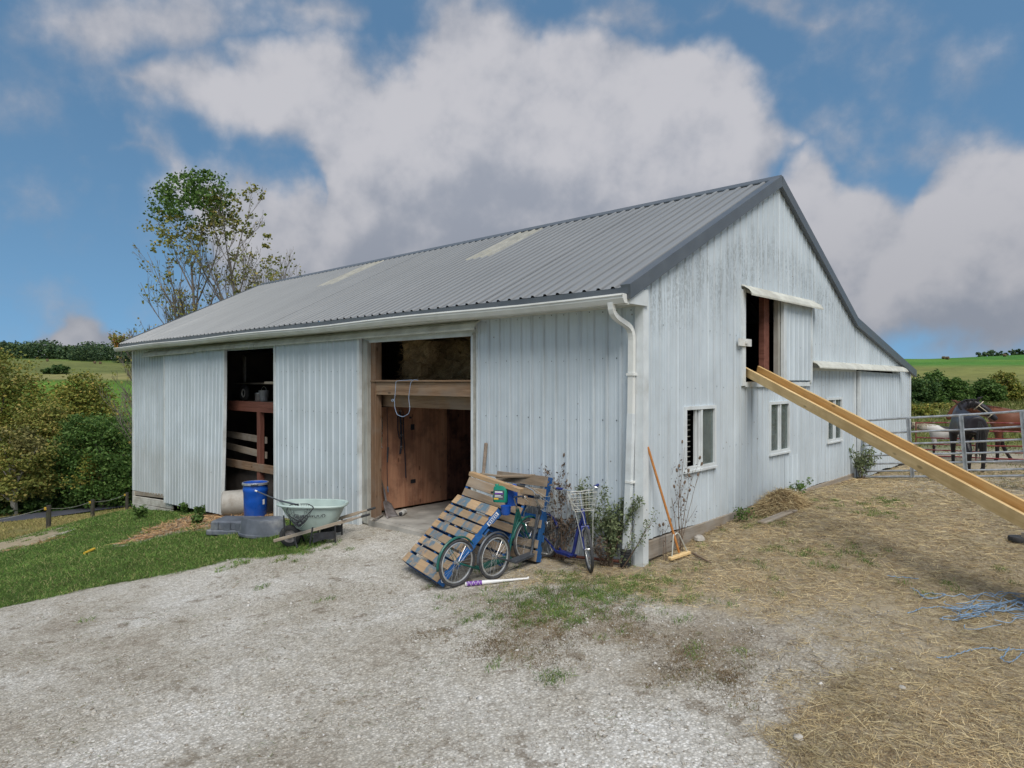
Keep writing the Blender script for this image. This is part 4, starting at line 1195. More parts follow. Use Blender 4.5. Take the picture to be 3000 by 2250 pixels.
for j in range(3):
    o = bale((-3.9+.3*j, 1.9+.3*j, 2.65+.2*(j%2)), R(40*j-20), (.9,.5,.38), 40+j, R(12*j-10)); tag(o, 'hay bale lying askew in the dark behind the loft stack', 'hay bale', BG)
# rope loop hanging over the loft board
def hang(name, pts, r, mat, label, cat, n=40, it=4, seg=6):
    o = part(name, MB().tube(smooth_path(pts, n, it), r, seg), M[mat], smooth=True); return tag(o, label, cat)
a = on_y(1157,1120,-.02); 
rp = [on_y(1208,1113,-.03), on_y(1160,1116,-.03), on_y(1158,1150,-.04), on_y(1156,1172,-.05), on_y(1147,1178,-.05), on_y(1147,1168,-.05), on_y(1156,1172,-.06), on_y(1156,1192,-.05), on_y(1163,1215,-.05), on_y(1180,1222,-.05), on_y(1198,1212,-.05), on_y(1201,1195,-.05), on_y(1197,1165,-.05), on_y(1203,1120,-.04), on_y(1212,1112,-.03), on_y(1225,1114,-.03)]
hang('rope', rp, .0055, 'rope', 'pale blue rope looped over the loft board in the doorway', 'rope', 90, 2)
# tack hanging on the plywood
def onply(u, v, off=.03):
    return on_x(u, v, -6.378+off)
def strap_set():
    t = thing('halter', 'dark halter with metal rings hanging on the plywood wall', 'halter', onply(1178,1205))
    o = t.location.copy()
    L = lambda pts: [p-o for p in pts]
    part('strap', MB().tube(smooth_path(L([onply(1172,1205),onply(1174,1240),onply(1176,1300),onply(1172,1330)]), 16), .022, 6), M['blackfabric'], t)
    part('strap', MB().tube(smooth_path(L([onply(1181,1205),onply(1182,1260),onply(1184,1300),onply(1187,1345),onply(1189,1400)]), 16), .012, 6), M['blackfabric'], t)
    part('strap', MB().tube(smooth_path(L([onply(1166,1215),onply(1165,1260),onply(1170,1285)]), 12), .012, 6), M['blackfabric'], t)
    for (u, v) in ((1176,1241),(1176,1275),(1177,1310),(1174,1204)):
        c = onply(u, v, .055)-o
        part('ring', MB().tube([c+Vector((0,math.cos(a)*.025,math.sin(a)*.02)) for a in np.linspace(0,2*PI,10,endpoint=False)], .006, 5, closed=True), M['chrome'], t)
strap_set()
t = thing('lead_chain', 'thin chain with a green sleeve hanging beside the door post', 'chain', onply(1117,1225))
o = t.location.copy()
part('chain', MB().tube([onply(1118,1222)-o, onply(1120,1240)-o, onply(1119,1280)-o], .008, 5), M['chrome'], t)
part('sleeve', MB().tube([onply(1118,1281)-o, onply(1117,1298)-o], .013, 6), M['greenplastic'], t)
part('snap', MB().tube([onply(1117,1298)-o, onply(1117,1308)-o, onply(1120,1311)-o], .009, 5), M['whiteplastic'], t)
t = thing('hay_string', 'long grey cord with blue ends hanging down the plywood', 'cord', onply(1134,1195))
o = t.location.copy()
part('cord', MB().tube(smooth_path([onply(1134,1195)-o, onply(1136,1300)-o, onply(1133,1330)-o, onply(1135,1430)-o], 24), .006, 5), M['greymetal'], t)
part('tassel', MB().tube([onply(1137,1310)-o, onply(1135,1355)-o], [.018,.010], 6), M['greymetal'], t)
part('tassel', MB().tube([onply(1135,1425)-o, onply(1137,1442)-o], [.014,.009], 6), M['twine'], t)
part('latch_plate', MB().box((-6.376,1.16,1.86),(-6.366,1.22,1.90)), M['blackmetal'], barn)
# scoop shovel and bottle on the concrete
sh = thing('shovel', 'worn steel scoop shovel leaning on the plywood inside the doorway', 'shovel', on_z(1135,1512,0))
o = sh.location.copy()
b0 = on_z(1148,1517,.01)-o; 
p_l = on_z(1132,1518,.01)-o; p_r = on_z(1166,1511,.01)-o
tl = onply(1118,1468,.12)-o; trr = onply(1142,1474,.12)-o
bl = MB()
NX, NZ = 6, 7; vs = []
for j in range(NZ):
    for i in range(NX):
        s_ = i/(NX-1); q = j/(NZ-1)
        p = (p_l.lerp(p_r, s_)).lerp(tl.lerp(trr, s_), q)
        p += Vector((.05,-.02,.0))*((2*s_-1)**2) + Vector((.03,0,0))*(q**3)
        if j == NZ-1: p += Vector((0,0,.03))*(1-(2*s_-1)**2)
        vs.append(p)
bl.add(vs, [(j*NX+i, j*NX+i+1, (j+1)*NX+i+1, (j+1)*NX+i) for j in range(NZ-1) for i in range(NX-1)])
ob = part('blade', bl, M['steelold'], sh, fixn=False, smooth=True)
md = ob.modifiers.new('solid', 'SOLIDIFY'); md.thickness = .006
part('socket', MB().tube([tl.lerp(trr,.5)+Vector((.02,0,-.06)), onply(1124,1430,.10)-o], [.028,.018], 8), M['steelold'], sh)
part('shaft', MB().tube([onply(1124,1432,.10)-o, onply(1110,1385,.06)-o], .017, 8), M['greyhandle'], sh)
bt = thing('bottle', 'pale plastic bottle lying on the concrete beside the shovel', 'bottle', on_z(1181,1501,.05))
ax = (on_z(1193,1492,.05) - on_z(1170,1506,.05)).normalized()
Mx, _ = frame((0,0,0), ax)
Mx = Mx @ Matrix.Rotation(PI/2,4,'Y')
part('body', MB().lathe([(.0,-.13),(.045,-.128),(.05,-.11),(.05,.04),(.043,.06),(.05,.075),(.045,.10),(.03,.13)], 16, Mx), M['whiteplastic'], bt, smooth=True)
part('cap', MB().lathe([(.032,.12),(.034,.125),(.034,.165),(.02,.175)], 14, Mx @ Matrix.Rotation(PI,4,'X') @ Matrix.Translation((0,0,.01))), M['blackmetal'], bt, smooth=True)
bg = part('plastic_bag', MB().lathe([(.0,.0),(.16,.02),(.19,.06),(.13,.12),(.05,.15),(.0,.15)], 9, Matrix.Translation((-5.2,2.2,.0)) @ Matrix.Rotation(.4,4,'Z')), M['whiteplastic'])
tag(bg, 'crumpled clear plastic bag lying on the barn floor behind the pallets', 'bag')
for v in bg.data.vertices: v.co += Vector((random.uniform(-.04,.04), random.uniform(-.04,.04), random.uniform(-.02,.03)))
st = part('stick', MB().tube(smooth_path([on_z(1092,1525,.02), on_z(1108,1516,.04), on_z(1122,1508,.03)], 8), .018, 6), M['bark']); tag(st, 'short dark stick lying at the foot of the door post', 'stick')

# ------------------------------------------------------------------ inside the narrow opening
IY = .42
def oy(u, v, y=IY): return on_y(u, v, y)
x0 = -14.2; x1 = -9.3
plank('shelf_beam', (x0,IY,1.99), (x1,IY,1.99), .07, .26, M['redwood'], barn)
part('shelf', MB().box((x0,IY+.04,2.06),(x1,1.4,2.10)), M['oldboard'], barn)
upright('stall_post', oy(761,1300).x, IY+.02, .17, .12, -.7, 1.86, 'dark_red')
plank('stall_rail', (x0,IY-.03,.44), (x1,IY-.03,.47), .06, .20, M['timber'], barn)
zz = oy(745,1286,.9).z
plank('stall_board', (x0,.62,1.18), (oy(766,1286).x,.55,1.14), .05, .17, M['oldboard'], barn)
plank('stall_board', (x0,.62,.86), (oy(766,1320).x,.55,.76), .05, .17, M['oldboard'], barn)
plank('stall_board', (-11.0,1.6,.95), (-9.3,1.6,1.0), .05, .18, M['oldboard'], barn)
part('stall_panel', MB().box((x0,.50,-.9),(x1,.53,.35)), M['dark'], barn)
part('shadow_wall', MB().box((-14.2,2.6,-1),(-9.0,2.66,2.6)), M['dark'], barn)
part('shade_side_sheet', MB().box((-14.3,.3,-1),(-14.24,2.6,3.5)), M['dark'], barn)
part('shade_side_sheet', MB().box((-9.2,.3,-1),(-9.14,2.6,3.5)), M['dark'], barn)
wr = thing('tyre', 'small tyre with a pale rim lying on the red shelf in the dark', 'tyre', (on_y(716,1160,.75).x, .75, 2.32))
part('tread', MB().tube([(math.cos(a)*.17,.0,math.sin(a)*.17) for a in np.linspace(0,2*PI,24,endpoint=False)], .06, 8, closed=True), M['rubber'], wr, smooth=True)
part('rim', MB().tube([(math.cos(a)*.10,-.02,math.sin(a)*.10) for a in np.linspace(0,2*PI,20,endpoint=False)], .022, 6, closed=True), M['whiteplastic'], wr, smooth=True)
bk = thing('pail', 'grey pail standing on the upper shelf inside the narrow opening', 'pail', (on_y(773,1125,.9).x, .9, 2.11))
part('body', MB().lathe([(.10,0),(.105,.01),(.135,.28),(.14,.29),(.13,.29),(.10,.02)], 18), M['galv'], bk, smooth=True)
part('handle', MB().tube([(math.cos(a)*.137,0,.27+math.sin(a)*.12) for a in np.linspace(0,PI,12)], .005, 5), M['wire'], bk)
jr = thing('paint_can', 'dull metal can on the red shelf beside the tyre', 'can', (on_y(758,1162,.8).x, .8, 2.11))
part('body', MB().lathe([(.09,0),(.095,.01),(.095,.2),(.088,.205)], 16), M['steelold'], jr, smooth=True)
part('lid', MB().lathe([(.09,.205),(.098,.21),(.098,.222),(.02,.222)], 16), M['chrome'], jr)
bd = part('leaning_panel', MB().prism([(0,0),(.42,0),(.42,.74),(.28,.80),(.0,.50)], -.02, .02, Matrix.Translation((on_y(700,1100,1.3).x, 1.3, 2.61))), M['whiteboard']); tag(bd, 'cut grey board standing on the top shelf in the dark', 'board')
part('top_shelf', MB().box((x0,1.0,2.56),(x1,2.0,2.60)), M['oldboard'], barn)
# ------------------------------------------------------------------ drum, tubs, wheelbarrow
def ground_pt(u, v, lift=0.0): return on_ground(u, v, lift)
def drum():
    p = at_depth(748, 1512, 15.9); p.z = h(p.x, p.y)
    zt = p.z; H_ = .84; r = .285
    t = thing('drum', 'bright blue plastic drum with a clamped lid before the narrow opening', 'drum', (p.x, p.y, zt))
    part('body', MB().lathe([(.0,.0),(r*.86,.0),(r*.9,.02),(r*.94,.45),(r*.96,.60),(r*1.0,.63),(r*1.0,.70),(r*.96,.72),(r*.97,.80)], 36), M['blueplastic'], t, smooth=True)
    lid = part('lid', MB().lathe([(r*1.0,.795),(r*1.0,.82),(r*.9,.835),(r*.88,.815),(0,.815)], 36), M['blueplastic'], t, smooth=True)
    rg = part('clamp_ring', MB().lathe([(r*1.03,.785),(r*1.06,.79),(r*1.06,.83),(r*1.03,.84),(r*.99,.84),(r*.99,.785)], 36, closed=True), M['galv'], t, smooth=True)
    d = (CAM - Vector((p.x,p.y,zt))); d.z = 0; d.normalize(); s_ = Vector((-d.y, d.x, 0))
    part('clamp_lever', MB().beam(d*r*1.07+s_*.06+Vector((0,0,.81)), d*r*1.07-s_*.10+Vector((0,0,.81)), .02, .03), M['greymetal'], rg)
    a0 = math.atan2(d.y, d.x) + .62
    vs = []
    for i in range(4):
        for z in (.33,.45): vs.append((math.cos(a0+.07*i)*r*.955, math.sin(a0+.07*i)*r*.955, z))
    part('sticker', MB().add(vs, [(2*i,2*i+2,2*i+3,2*i+1) for i in range(3)]), M['white'], t)
drum()
wp = on_y(712,1470,.05)
wb = thing('white_barrel', 'dirty white barrel lying on its side behind the blue drum', 'barrel', (wp.x-.22, .16, -.44))
part('body', MB().lathe([(0,-.5),(.28,-.5),(.31,-.47),(.32,-.2),(.33,0),(.32,.2),(.31,.47),(.28,.5),(0,.5)], 28, Matrix.Rotation(R(150),4,'Z') @ Matrix.Rotation(PI/2,4,'X') ), M['dirtywhite'], wb, smooth=True)

def tub_oval():
    p = on_ground(760, 1575); c = at_depth(765, 1560, 13.2)
    c = on_ground(770, 1566); 
    # upturned half-oval trough
    t = thing('stock_tub', 'upturned grey rubber feed tub on the grass before the blue drum', 'tub', (c.x, c.y, c.z-.02), R(30))
    prof = [(.46,0),(.47,.015),(.465,.05),(.445,.06),(.395,.32),(.38,.345),(.355,.35)]
    vs = []; n = 28
    for (r, z) in prof:
        for k in range(n):
            a = 2*PI*k/n
            # one flat side, one round side
            x = math.cos(a)*r*1.15; y = math.sin(a)*r*.62
            vs.append((x, y, z + .02*math.sin(a*2+.4)*(z > .2)))
    fs = [(i*n+k, i*n+(k+1)%n, (i+1)*n+(k+1)%n, (i+1)*n+k) for i in range(len(prof)-1) for k in range(n)] + [tuple((len(prof)-1)*n+k for k in range(n))]
    part('shell', MB().add(vs, fs), M['darkplastic'], t, smooth=True)
    t2p = on_ground(693, 1556)
    t2 = thing('feed_trough', 'upturned dark grey corner feeder with stepped sides beside the tub', 'trough', (t2p.x, t2p.y, t2p.z-.03), R(38))
    mb = MB().cbox((-.42,-.30,.10),(.36,.30,.30),.03)
    part('basin', mb, M['darkplastic'], t2)
    part('flange', MB().cbox((-.50,-.36,.0),(.40,.36,.12),.025), M['darkplastic'], t2)
    for k in range(3): part('rib', MB().cbox((-.40+.27*k,-.345,.10),(-.24+.27*k,-.296,.285),.015), M['darkplastic'], t2)
    part('rib', MB().cbox((-.46,-.2,.10),(-.41,.0,.28),.015), M['darkplastic'], t2)
tub_oval()

def wheelbarrow():
    # local frame: +x from the wheel towards the handles, +y to the far side, z up; wheel contact at the origin
    pw = on_ground(850, 1602)
    hd = at_depth(1062, 1463, 12.05)
    d = Vector((hd.x-pw.x, hd.y-pw.y, 0)); rz = math.atan2(d.y, d.x)
    t = thing('wheelbarrow', 'pale green poly wheelbarrow with wooden handles beside the sliding door', 'wheelbarrow', (pw.x, pw.y, pw.z), rz)
    r = .195
    w = sub('wheel', t)
    Wm = Matrix.Translation((0,0,r)) @ Matrix.Rotation(PI/2,4,'X')
    part('tyre', MB().lathe([(.115,-.045),(.15,-.055),(.185,-.04),(.197,0),(.185,.04),(.15,.055),(.115,.045)], 28, Wm, closed=True), M['rubber'], w, smooth=True)
    part('rim', MB().lathe([(.0,-.02),(.05,-.03),(.06,-.015),(.10,-.02),(.118,-.045),(.118,.045),(.10,.02),(.06,.015),(.05,.03),(0,.02)], 24, Wm), M['steelold'], w, smooth=True)
    part('axle', MB().tube([(0,-.2,r),(0,.2,r)], .011, 8), M['steelold'], w)
    def lin(x): return .20 + .285*(x+.17)                          # height of the rails: they climb to the grips
    for s in (-1, 1):
        ya, yb = .17*s, .30*s
        a = Vector((-.24, ya, .145)); b = Vector((1.16, yb, .145 + .285*1.40))
        c = Vector((1.20, yb*1.01, .145+.285*1.44)); e = Vector((1.44, yb*1.03, .145+.285*1.68))
        M_, Ln = frame(a, e)
        part('handle', MB().cbox((0,-.02,-.028),(Ln*.84,.02,.028),.005).tube([(Ln*.83,0,0),(Ln*.9,0,0),(Ln,0,0)], [.024,.019,.018], 8), M['oldboard'], t, M_)
        part('grip', MB().lathe([(.0,0),(.021,.004),(.023,.02),(.021,.06),(.023,.10),(.021,.14),(.019,.16),(0,.162)], 10, M_ @ Matrix.Translation((Ln-.13,0,0)) @ Matrix.Rotation(PI/2,4,'Y')), M['rubber'], t, smooth=True)
        # leg: two uprights and a foot, plus brace to the tray
        leg = sub('leg', t)
        yl = .245*s
        part('upright', MB().tube([(.46,yl,.40),(.40,yl*1.12,.0)], .015, 8), M['blackmetal'], leg)
        part('upright', MB().tube([(.86,yl*1.12,.44),(.86,yl*1.12,.02)], .015, 8), M['blackmetal'], leg)
        part('gusset', MB().prism([(.48,.30),(.85,.33),(.85,.20),(.78,.185),(.68,.19),(.58,.165),(.46,.12)], yl*1.06-.004, yl*1.06+.004), M['blackmetal'], leg)
        part('strut', MB().tube([(.12,yl*.8,.22),(.20,yl*.95,.0)], .017, 8), M['blackmetal'], t)
    part('cross_brace', MB().tube([(.50,-.27,.27),(.68,.0,.03),(.72,.27,.03)], .011, 6), M['blackmetal'], t)
    part('front_brace', MB().tube([(-.05,-.17,.21),(-.06,-.19,.60)], .013, 8).tube([(-.05,.17,.21),(-.06,.19,.60)], .013, 8), M['blackmetal'], t)
    # tray: rounded rectangle rings from the floor up to a rolled rim
    def ring(cx, z, lx, ly, n=32, p=3.2, tilt=0.0):
        out = []
        for k in range(n):
            a = 2*PI*k/n; c, s = math.cos(a), math.sin(a)
            x = math.copysign(abs(c)**(2/p), c)*lx; y = math.copysign(abs(s)**(2/p), s)*ly
            if c < 0: y *= (1 - .22*abs(c)**2)                       # narrower nose
            out.append(Vector((cx+x, y, z + tilt*(cx+x))))
        return out
    sl = .155
    rings = [ring(.48,.275,.02,.02,tilt=sl), ring(.50,.27,.30,.21,tilt=sl), ring(.475,.34,.355,.25,tilt=sl*.8), ring(.43,.62,.50,.315,tilt=.03), ring(.40,.785,.575,.345,tilt=-.02), ring(.40,.80,.61,.375,tilt=-.02), ring(.40,.78,.625,.39,tilt=-.02), ring(.40,.76,.615,.38,tilt=-.02)]
    inner = [ring(.40,.79,.56,.335,tilt=-.02), ring(.43,.62,.485,.30,tilt=.03), ring(.475,.355,.34,.235,tilt=sl*.8), ring(.50,.288,.28,.19,tilt=sl), ring(.48,.29,.02,.02,tilt=sl)]
    n = 32
    def skin(rs):
        vs = [p for q in rs for p in q]
        return vs, [(i*n+k, i*n+(k+1)%n, (i+1)*n+(k+1)%n, (i+1)*n+k) for i in range(len(rs)-1) for k in range(n)]
    tray = part('tray', MB().add(*skin(rings)).add(*skin([rings[4]]+inner)), M['palegreen'], t, smooth=True)
    # maker's name on the near side of the tray
    fc = bpy.data.curves.new('lettering', 'FONT'); fc.body = 'GREENWOOD'; fc.size = .085; fc.extrude = .002; fc.align_x = 'CENTER'
    fo = bpy.data.objects.new('lettering', fc); COL.objects.link(fo)
    bpy.context.view_layer.update()
    lm = bpy.data.meshes.new_from_object(fo.evaluated_get(bpy.context.evaluated_depsgraph_get()))
    bpy.data.objects.remove(fo); lm.materials.clear(); lm.materials.append(M['blackmetal'])
    lo = bpy.data.objects.new('lettering', lm); link(lo, tray); lo["kind"] = 'stuff'
    lo.location = (.42, -.318, .585); lo.rotation_euler = (R(76), 0, 0)
    # landing net lying across the tray
    nt_ = thing('landing_net', 'black fishing net with a long handle lying across the wheelbarrow tray', 'net')
    Mw = Matrix.Translation((pw.x, pw.y, pw.z)) @ Matrix.Rotation(rz,4,'Z')
    nt_.matrix_basis = Mw
    hp = [(-.62,.10,.98),(-.2,.02,.825),(.16,-.12,.77)]
    part('shaft', MB().tube(hp[:2], [.011,.013], 8).tube([(-.2,.02,.825),(.18,-.13,.77)], .016, 8), M['greymetal'], nt_)
    part('tip', MB().tube([(-.66,.106,.995),(-.62,.10,.98)], .016, 8), M['white'], nt_)
    loop = smooth_path([(.18,-.13,.79),(.08,-.30,.81),(.04,-.42,.72),(.12,-.46,.64),(.28,-.44,.53),(.42,-.44,.66),(.54,-.43,.78),(.40,-.30,.82),(.22,-.14,.79)], 40, 2)
    part('hoop', MB().tube(loop, .008, 6), M['blackmetal'], nt_)
    # hanging mesh bag of crossed cords
    sb = MB(); cen = Vector((.29,-.41,.36)); rim = loop[::2]
    for i, p in enumerate(rim):
        q = rim[(i*1+9) % len(rim)]
        for e in (rim[(i+7) % len(rim)], rim[(i+12) % len(rim)]):
            m1 = p.lerp(cen, .55) + Vector((0,-.045,-.03)); m2 = e.lerp(cen, .55) + Vector((0,-.045,-.03))
            sb.tube(smooth_path([p, m1, m2, e], 9, 1), .0026, 3, cap=False)
    for f in (.25,.45,.62,.8):
        sb.tube([p.lerp(cen, f) + Vector((0,-.05*math.sin(f*PI*.8),-.03*f)) for p in rim], .0026, 3, cap=False, closed=True)
    part('mesh_bag', sb, M['blackfabric'], nt_, kind='stuff', fixn=False)
wheelbarrow()

# ------------------------------------------------------------------ pallets and what leans on them
def pallet(name, label, o, ex, ey, L=1.22, Wd=1.02, deck='deck', full=True, nb=8, skip=()):
    """o = lower-left corner of the deck face, ex along the boards, ey up the pallet, ez out of the face"""
    ex = Vector(ex).normalized(); ey = Vector(ey); ey = (ey - ex*ey.dot(ex)).normalized(); ez = ex.cross(ey)
    Mm = Matrix((ex, ey, ez)).transposed().to_4x4(); Mm.translation = Vector(o)
    t = thing(name, label, 'pallet', M=Mm)
    bw = [.15] + [.115]*(nb-2) + [.15]; gap = (L - sum(bw))/(nb-1); y = 0
    for i in range(nb):
        if i not in skip:
            part('deck_board', MB().cbox((0,0,-.018),(Wd,bw[i],0),.004), M[deck], t, Matrix.Translation((random.uniform(-.006,.006), y, random.uniform(-.003,.003))) @ Matrix.Rotation(random.uniform(-.008,.008),4,'Z'))
        y += bw[i] + gap
    for k, x in enumerate((0, Wd/2-.02, Wd-.04)):
        # notched stringers
        poly = [(0,-.018),(L,-.018),(L,-.108),(L-.2,-.108),(L-.22,-.075),(L-.40,-.075),(L-.42,-.108),(.42,-.108),(.40,-.075),(.22,-.075),(.2,-.108),(0,-.108)]
        Mx = Matrix(((0,1,0,x),(1,0,0,0),(0,0,1,0),(0,0,0,1)))
        part('stringer', MB().prism(poly, 0, .04, Mx), M['pallet_blue'], t)
    y = 0
    for i in range(5):
        part('bottom_board', MB().cbox((0,0,-.126),(Wd,.10,-.108),.004), M['pallet_blue'], t, Matrix.Translation((0, i*(L-.1)/4, 0)))
    return t, Mm
# the front pallet: face turned to the drive, foot on the gravel, back against the heap
bl = on_z(1177, 1640, .08); br = on_z(1281, 1705, .08)
e1 = (br-bl).normalized()
top_l = at_depth(1342, 1449, 10.05)
fp, FM = pallet('pallet', 'tan and blue wooden pallet tilted up in front of the doorway', bl, e1, (top_l-bl), L=1.24, Wd=1.22)
part('stencil_mark', MB().box((1.2215,.98,-.085),(1.223,1.19,-.03)), M['white'], fp)
part('stencil_mark', MB().box((1.223,1.0,-.078),(1.2245,1.17,-.037)), M['pallet_blue'], fp)
for kk in range(5):
    part('stencil_mark', MB().box((1.2245,1.02+.03*kk,-.070),(1.2255,1.035+.03*kk,-.045)), M['white'], fp)
ringp = MB().tube([(1.2215, .07+.035*math.cos(a), -.06+.03*math.sin(a)) for a in np.linspace(.5,2*PI-.5,16)], .006, 4)
part('stencil_mark', ringp, M['white'], fp)
# the middle pallet, weathered, standing steeper behind it
o2 = Vector((bl.x+.15, bl.y+.66, h(bl.x, bl.y)+.06)); 
tl2 = at_depth(1375,1400,10.2); tr2 = at_depth(1560,1462,9.75)
ex2 = (tr2-tl2).normalized(); ey2 = (tl2 - Vector((tl2.x-.08, tl2.y-.62, tl2.z-1.1)))
mp, MM = pallet('pallet', 'weathered wooden pallet with missing boards behind the tan one', tl2 - ey2.normalized()*1.2, ex2, ey2, L=1.22, Wd=1.0, deck='pallet_old', skip=(3,))
# the rear pallet, flat to the wall at the right of the heap
a3 = on_y(1500,1395,-.28); b3 = on_y(1606,1400,-.22)
rp_, RM = pallet('pallet', 'blue edged pallet leaning upright on the barn wall', Vector((b3.x-1.0, -.52, .10)), (1,.02,0), (0,.27,1.15), L=1.2, Wd=1.0, deck='pallet_old', skip=(2,4))
# loose timbers
def loose(label, p0, p1, w, t_, mat='oldboard', up=(0,0,1)):
    o = plank('timber', p0, p1, w, t_, M[mat], up=up); return tag(o, label, 'timber')
loose('tan timber lying slantwise across the top of the pallets', at_depth(1379,1387,9.75), at_depth(1528,1438,9.2), .09, .06, 'pallet')
loose('grey board balanced flat on the wall-side pallet', at_depth(1455,1396,10.1), at_depth(1565,1394,9.85), .10, .035, 'pallet_old')
loose('thin split lath reaching from the pole to the pallets', at_depth(1408,1388,10.2), at_depth(1470,1396,10.0), .03, .03, 'pallet_old')
pole = tag(part('pole', MB().tube([at_depth(1416,1391,10.3), on_y(1424,1300,-.06)], [.026,.03], 8), M['greyhandle'], smooth=True), 'dark wooden tool handle standing behind the pallets against the wall', 'pole')
def jug(name, label, p, rz, mat, sz, lab=False, tilt=0):
    t = thing(name, label, 'jug', M=Matrix.Translation(p) @ Matrix.Rotation(rz,4,'Z') @ Matrix.Rotation(tilt,4,'X'))
    w, d, hh = sz
    body = MB()
    def rr(z, k, kk): 
        return [Vector((math.copysign(abs(math.cos(a))**.5, math.cos(a))*w/2*k, math.copysign(abs(math.sin(a))**.5, math.sin(a))*d/2*kk, z)) for a in np.linspace(0,2*PI,20,endpoint=False)]
    rs = [rr(0,.9,.9), rr(.012,1,1), rr(hh*.68,1,1), rr(hh*.80,.94,.92), rr(hh*.84,.5,.6), rr(hh*.86,.3,.4)]
    vs = [p_ for q in rs for p_ in q]; n = 20
    body.add(vs, [(i*n+k, i*n+(k+1)%n, (i+1)*n+(k+1)%n, (i+1)*n+k) for i in range(len(rs)-1) for k in range(n)] + [tuple(range(n-1,-1,-1)), tuple((len(rs)-1)*n+k for k in range(n))])
    part('body', body, M[mat], t, smooth=True)
    part('handle', MB().tube(smooth_path([(-w*.05,0,hh*.83),(w*.06,0,hh*.98),(w*.34,0,hh*.97),(w*.44,0,hh*.86),(w*.44,0,hh*.70)], 14, 2), .013, 8), M[mat], t, smooth=True)
    part('cap', MB().lathe([(.03,hh*.83),(.03,hh*.92),(.027,hh*.94),(0,hh*.94)], 14, Matrix.Translation((-w*.28,0,0))), M['blackmetal' if not lab else mat], t, smooth=True)
    if lab:
        part('label', MB().box((-w*.40,-d*.508,hh*.14),(w*.32,-d*.502,hh*.62)), M['greymetal'], t)
        for (z0, z1, c, x1) in ((.50,.56,'white',.2),(.42,.48,'purple',.25),(.34,.37,'white',.1),(.27,.30,'white',.22)):
            part('label_print', MB().box((-w*.34,-d*.515,hh*z0),(w*x1,-d*.509,hh*z1)), M[c], t)
        part('label_print', MB().box((-w*.40,-d*.515,hh*.145),(-w*.08,-d*.509,hh*.225)), M['yellow'], t)
    return t
gj = at_depth(1466,1472,9.35)
face = math.atan2((CAM-gj).y, (CAM-gj).x) + PI/2
jug('jug', 'green plastic jug with a dark label set down on the pallets', gj, face - .25, 'greenplastic', (.20,.12,.27), True, R(-8))
jug('jug', 'blue plastic jug tucked behind the green one', at_depth(1497,1480,9.45), face + .3, 'blueplastic', (.17,.12,.30), False, R(6))
bb = at_depth(1482,1495,9.0)
jb = thing('feed_bucket', 'small blue pail hanging below the scooter handlebar', 'pail', bb)
part('body', MB().lathe([(.0,-.06),(.05,-.06),(.06,-.04),(.07,.05),(.075,.06),(.065,.06),(.055,-.03)], 16), M['blueplastic'], jb, smooth=True)

# ------------------------------------------------------------------ kick scooters
def wheel_parts(parent, r, tyre='tyre', name='wheel', spokes=28):
    w = sub(name, parent)
    n = 36
    part('tyre', MB().tube([(math.cos(a)*(r-.02),0,math.sin(a)*(r-.02)) for a in np.linspace(0,2*PI,n,endpoint=False)], .021, 8, closed=True), M[tyre], w, smooth=True)
    part('rim', MB().tube([(math.cos(a)*(r-.052),0,math.sin(a)*(r-.052)) for a in np.linspace(0,2*PI,n,endpoint=False)], .0125, 6, closed=True), M['alu'], w, smooth=True)
    part('hub', MB().lathe([(.0,-.05),(.008,-.05),(.008,-.035),(.026,-.033),(.026,-.026),(.014,-.02),(.014,.02),(.026,.026),(.026,.033),(.008,.035),(.008,.05),(0,.05)], 12, Matrix.Rotation(PI/2,4,'X')), M['chrome'], w, smooth=True)
    sp = MB()
    for k in range(spokes):
        a = 2*PI*k/spokes; b = a + (.55 if k % 4 < 2 else -.55); y = .028*(1 if k % 2 else -1)
        sp.tube([(math.cos(b)*.024, y, math.sin(b)*.024), (math.cos(a)*(r-.058), 0, math.sin(a)*(r-.058))], .0019, 3, cap=False)
    part('spokes', sp, M['spoke'], w, kind='stuff', fixn=False)
    return w
def fender(parent, r, a0, a1, mat, cx, cz, w=.045, name='fender'):
    pr = [(-w/2,-.010),(-w*.3,.006),(0,.012),(w*.3,.006),(w/2,-.010)]; vs = []; n = 20
    for a in np.linspace(a0, a1, n):
        for (y, d) in pr: vs.append((cx+math.cos(a)*(r+d), y, cz+math.sin(a)*(r+d)))
    fs = [(i*5+k, i*5+k+1, (i+1)*5+k+1, (i+1)*5+k) for i in range(n-1) for k in range(4)]
    o = part(name, MB().add(vs, fs), M[mat], parent, fixn=False, smooth=True)
    m_ = o.modifiers.new('solid', 'SOLIDIFY'); m_.thickness = .003
    return o
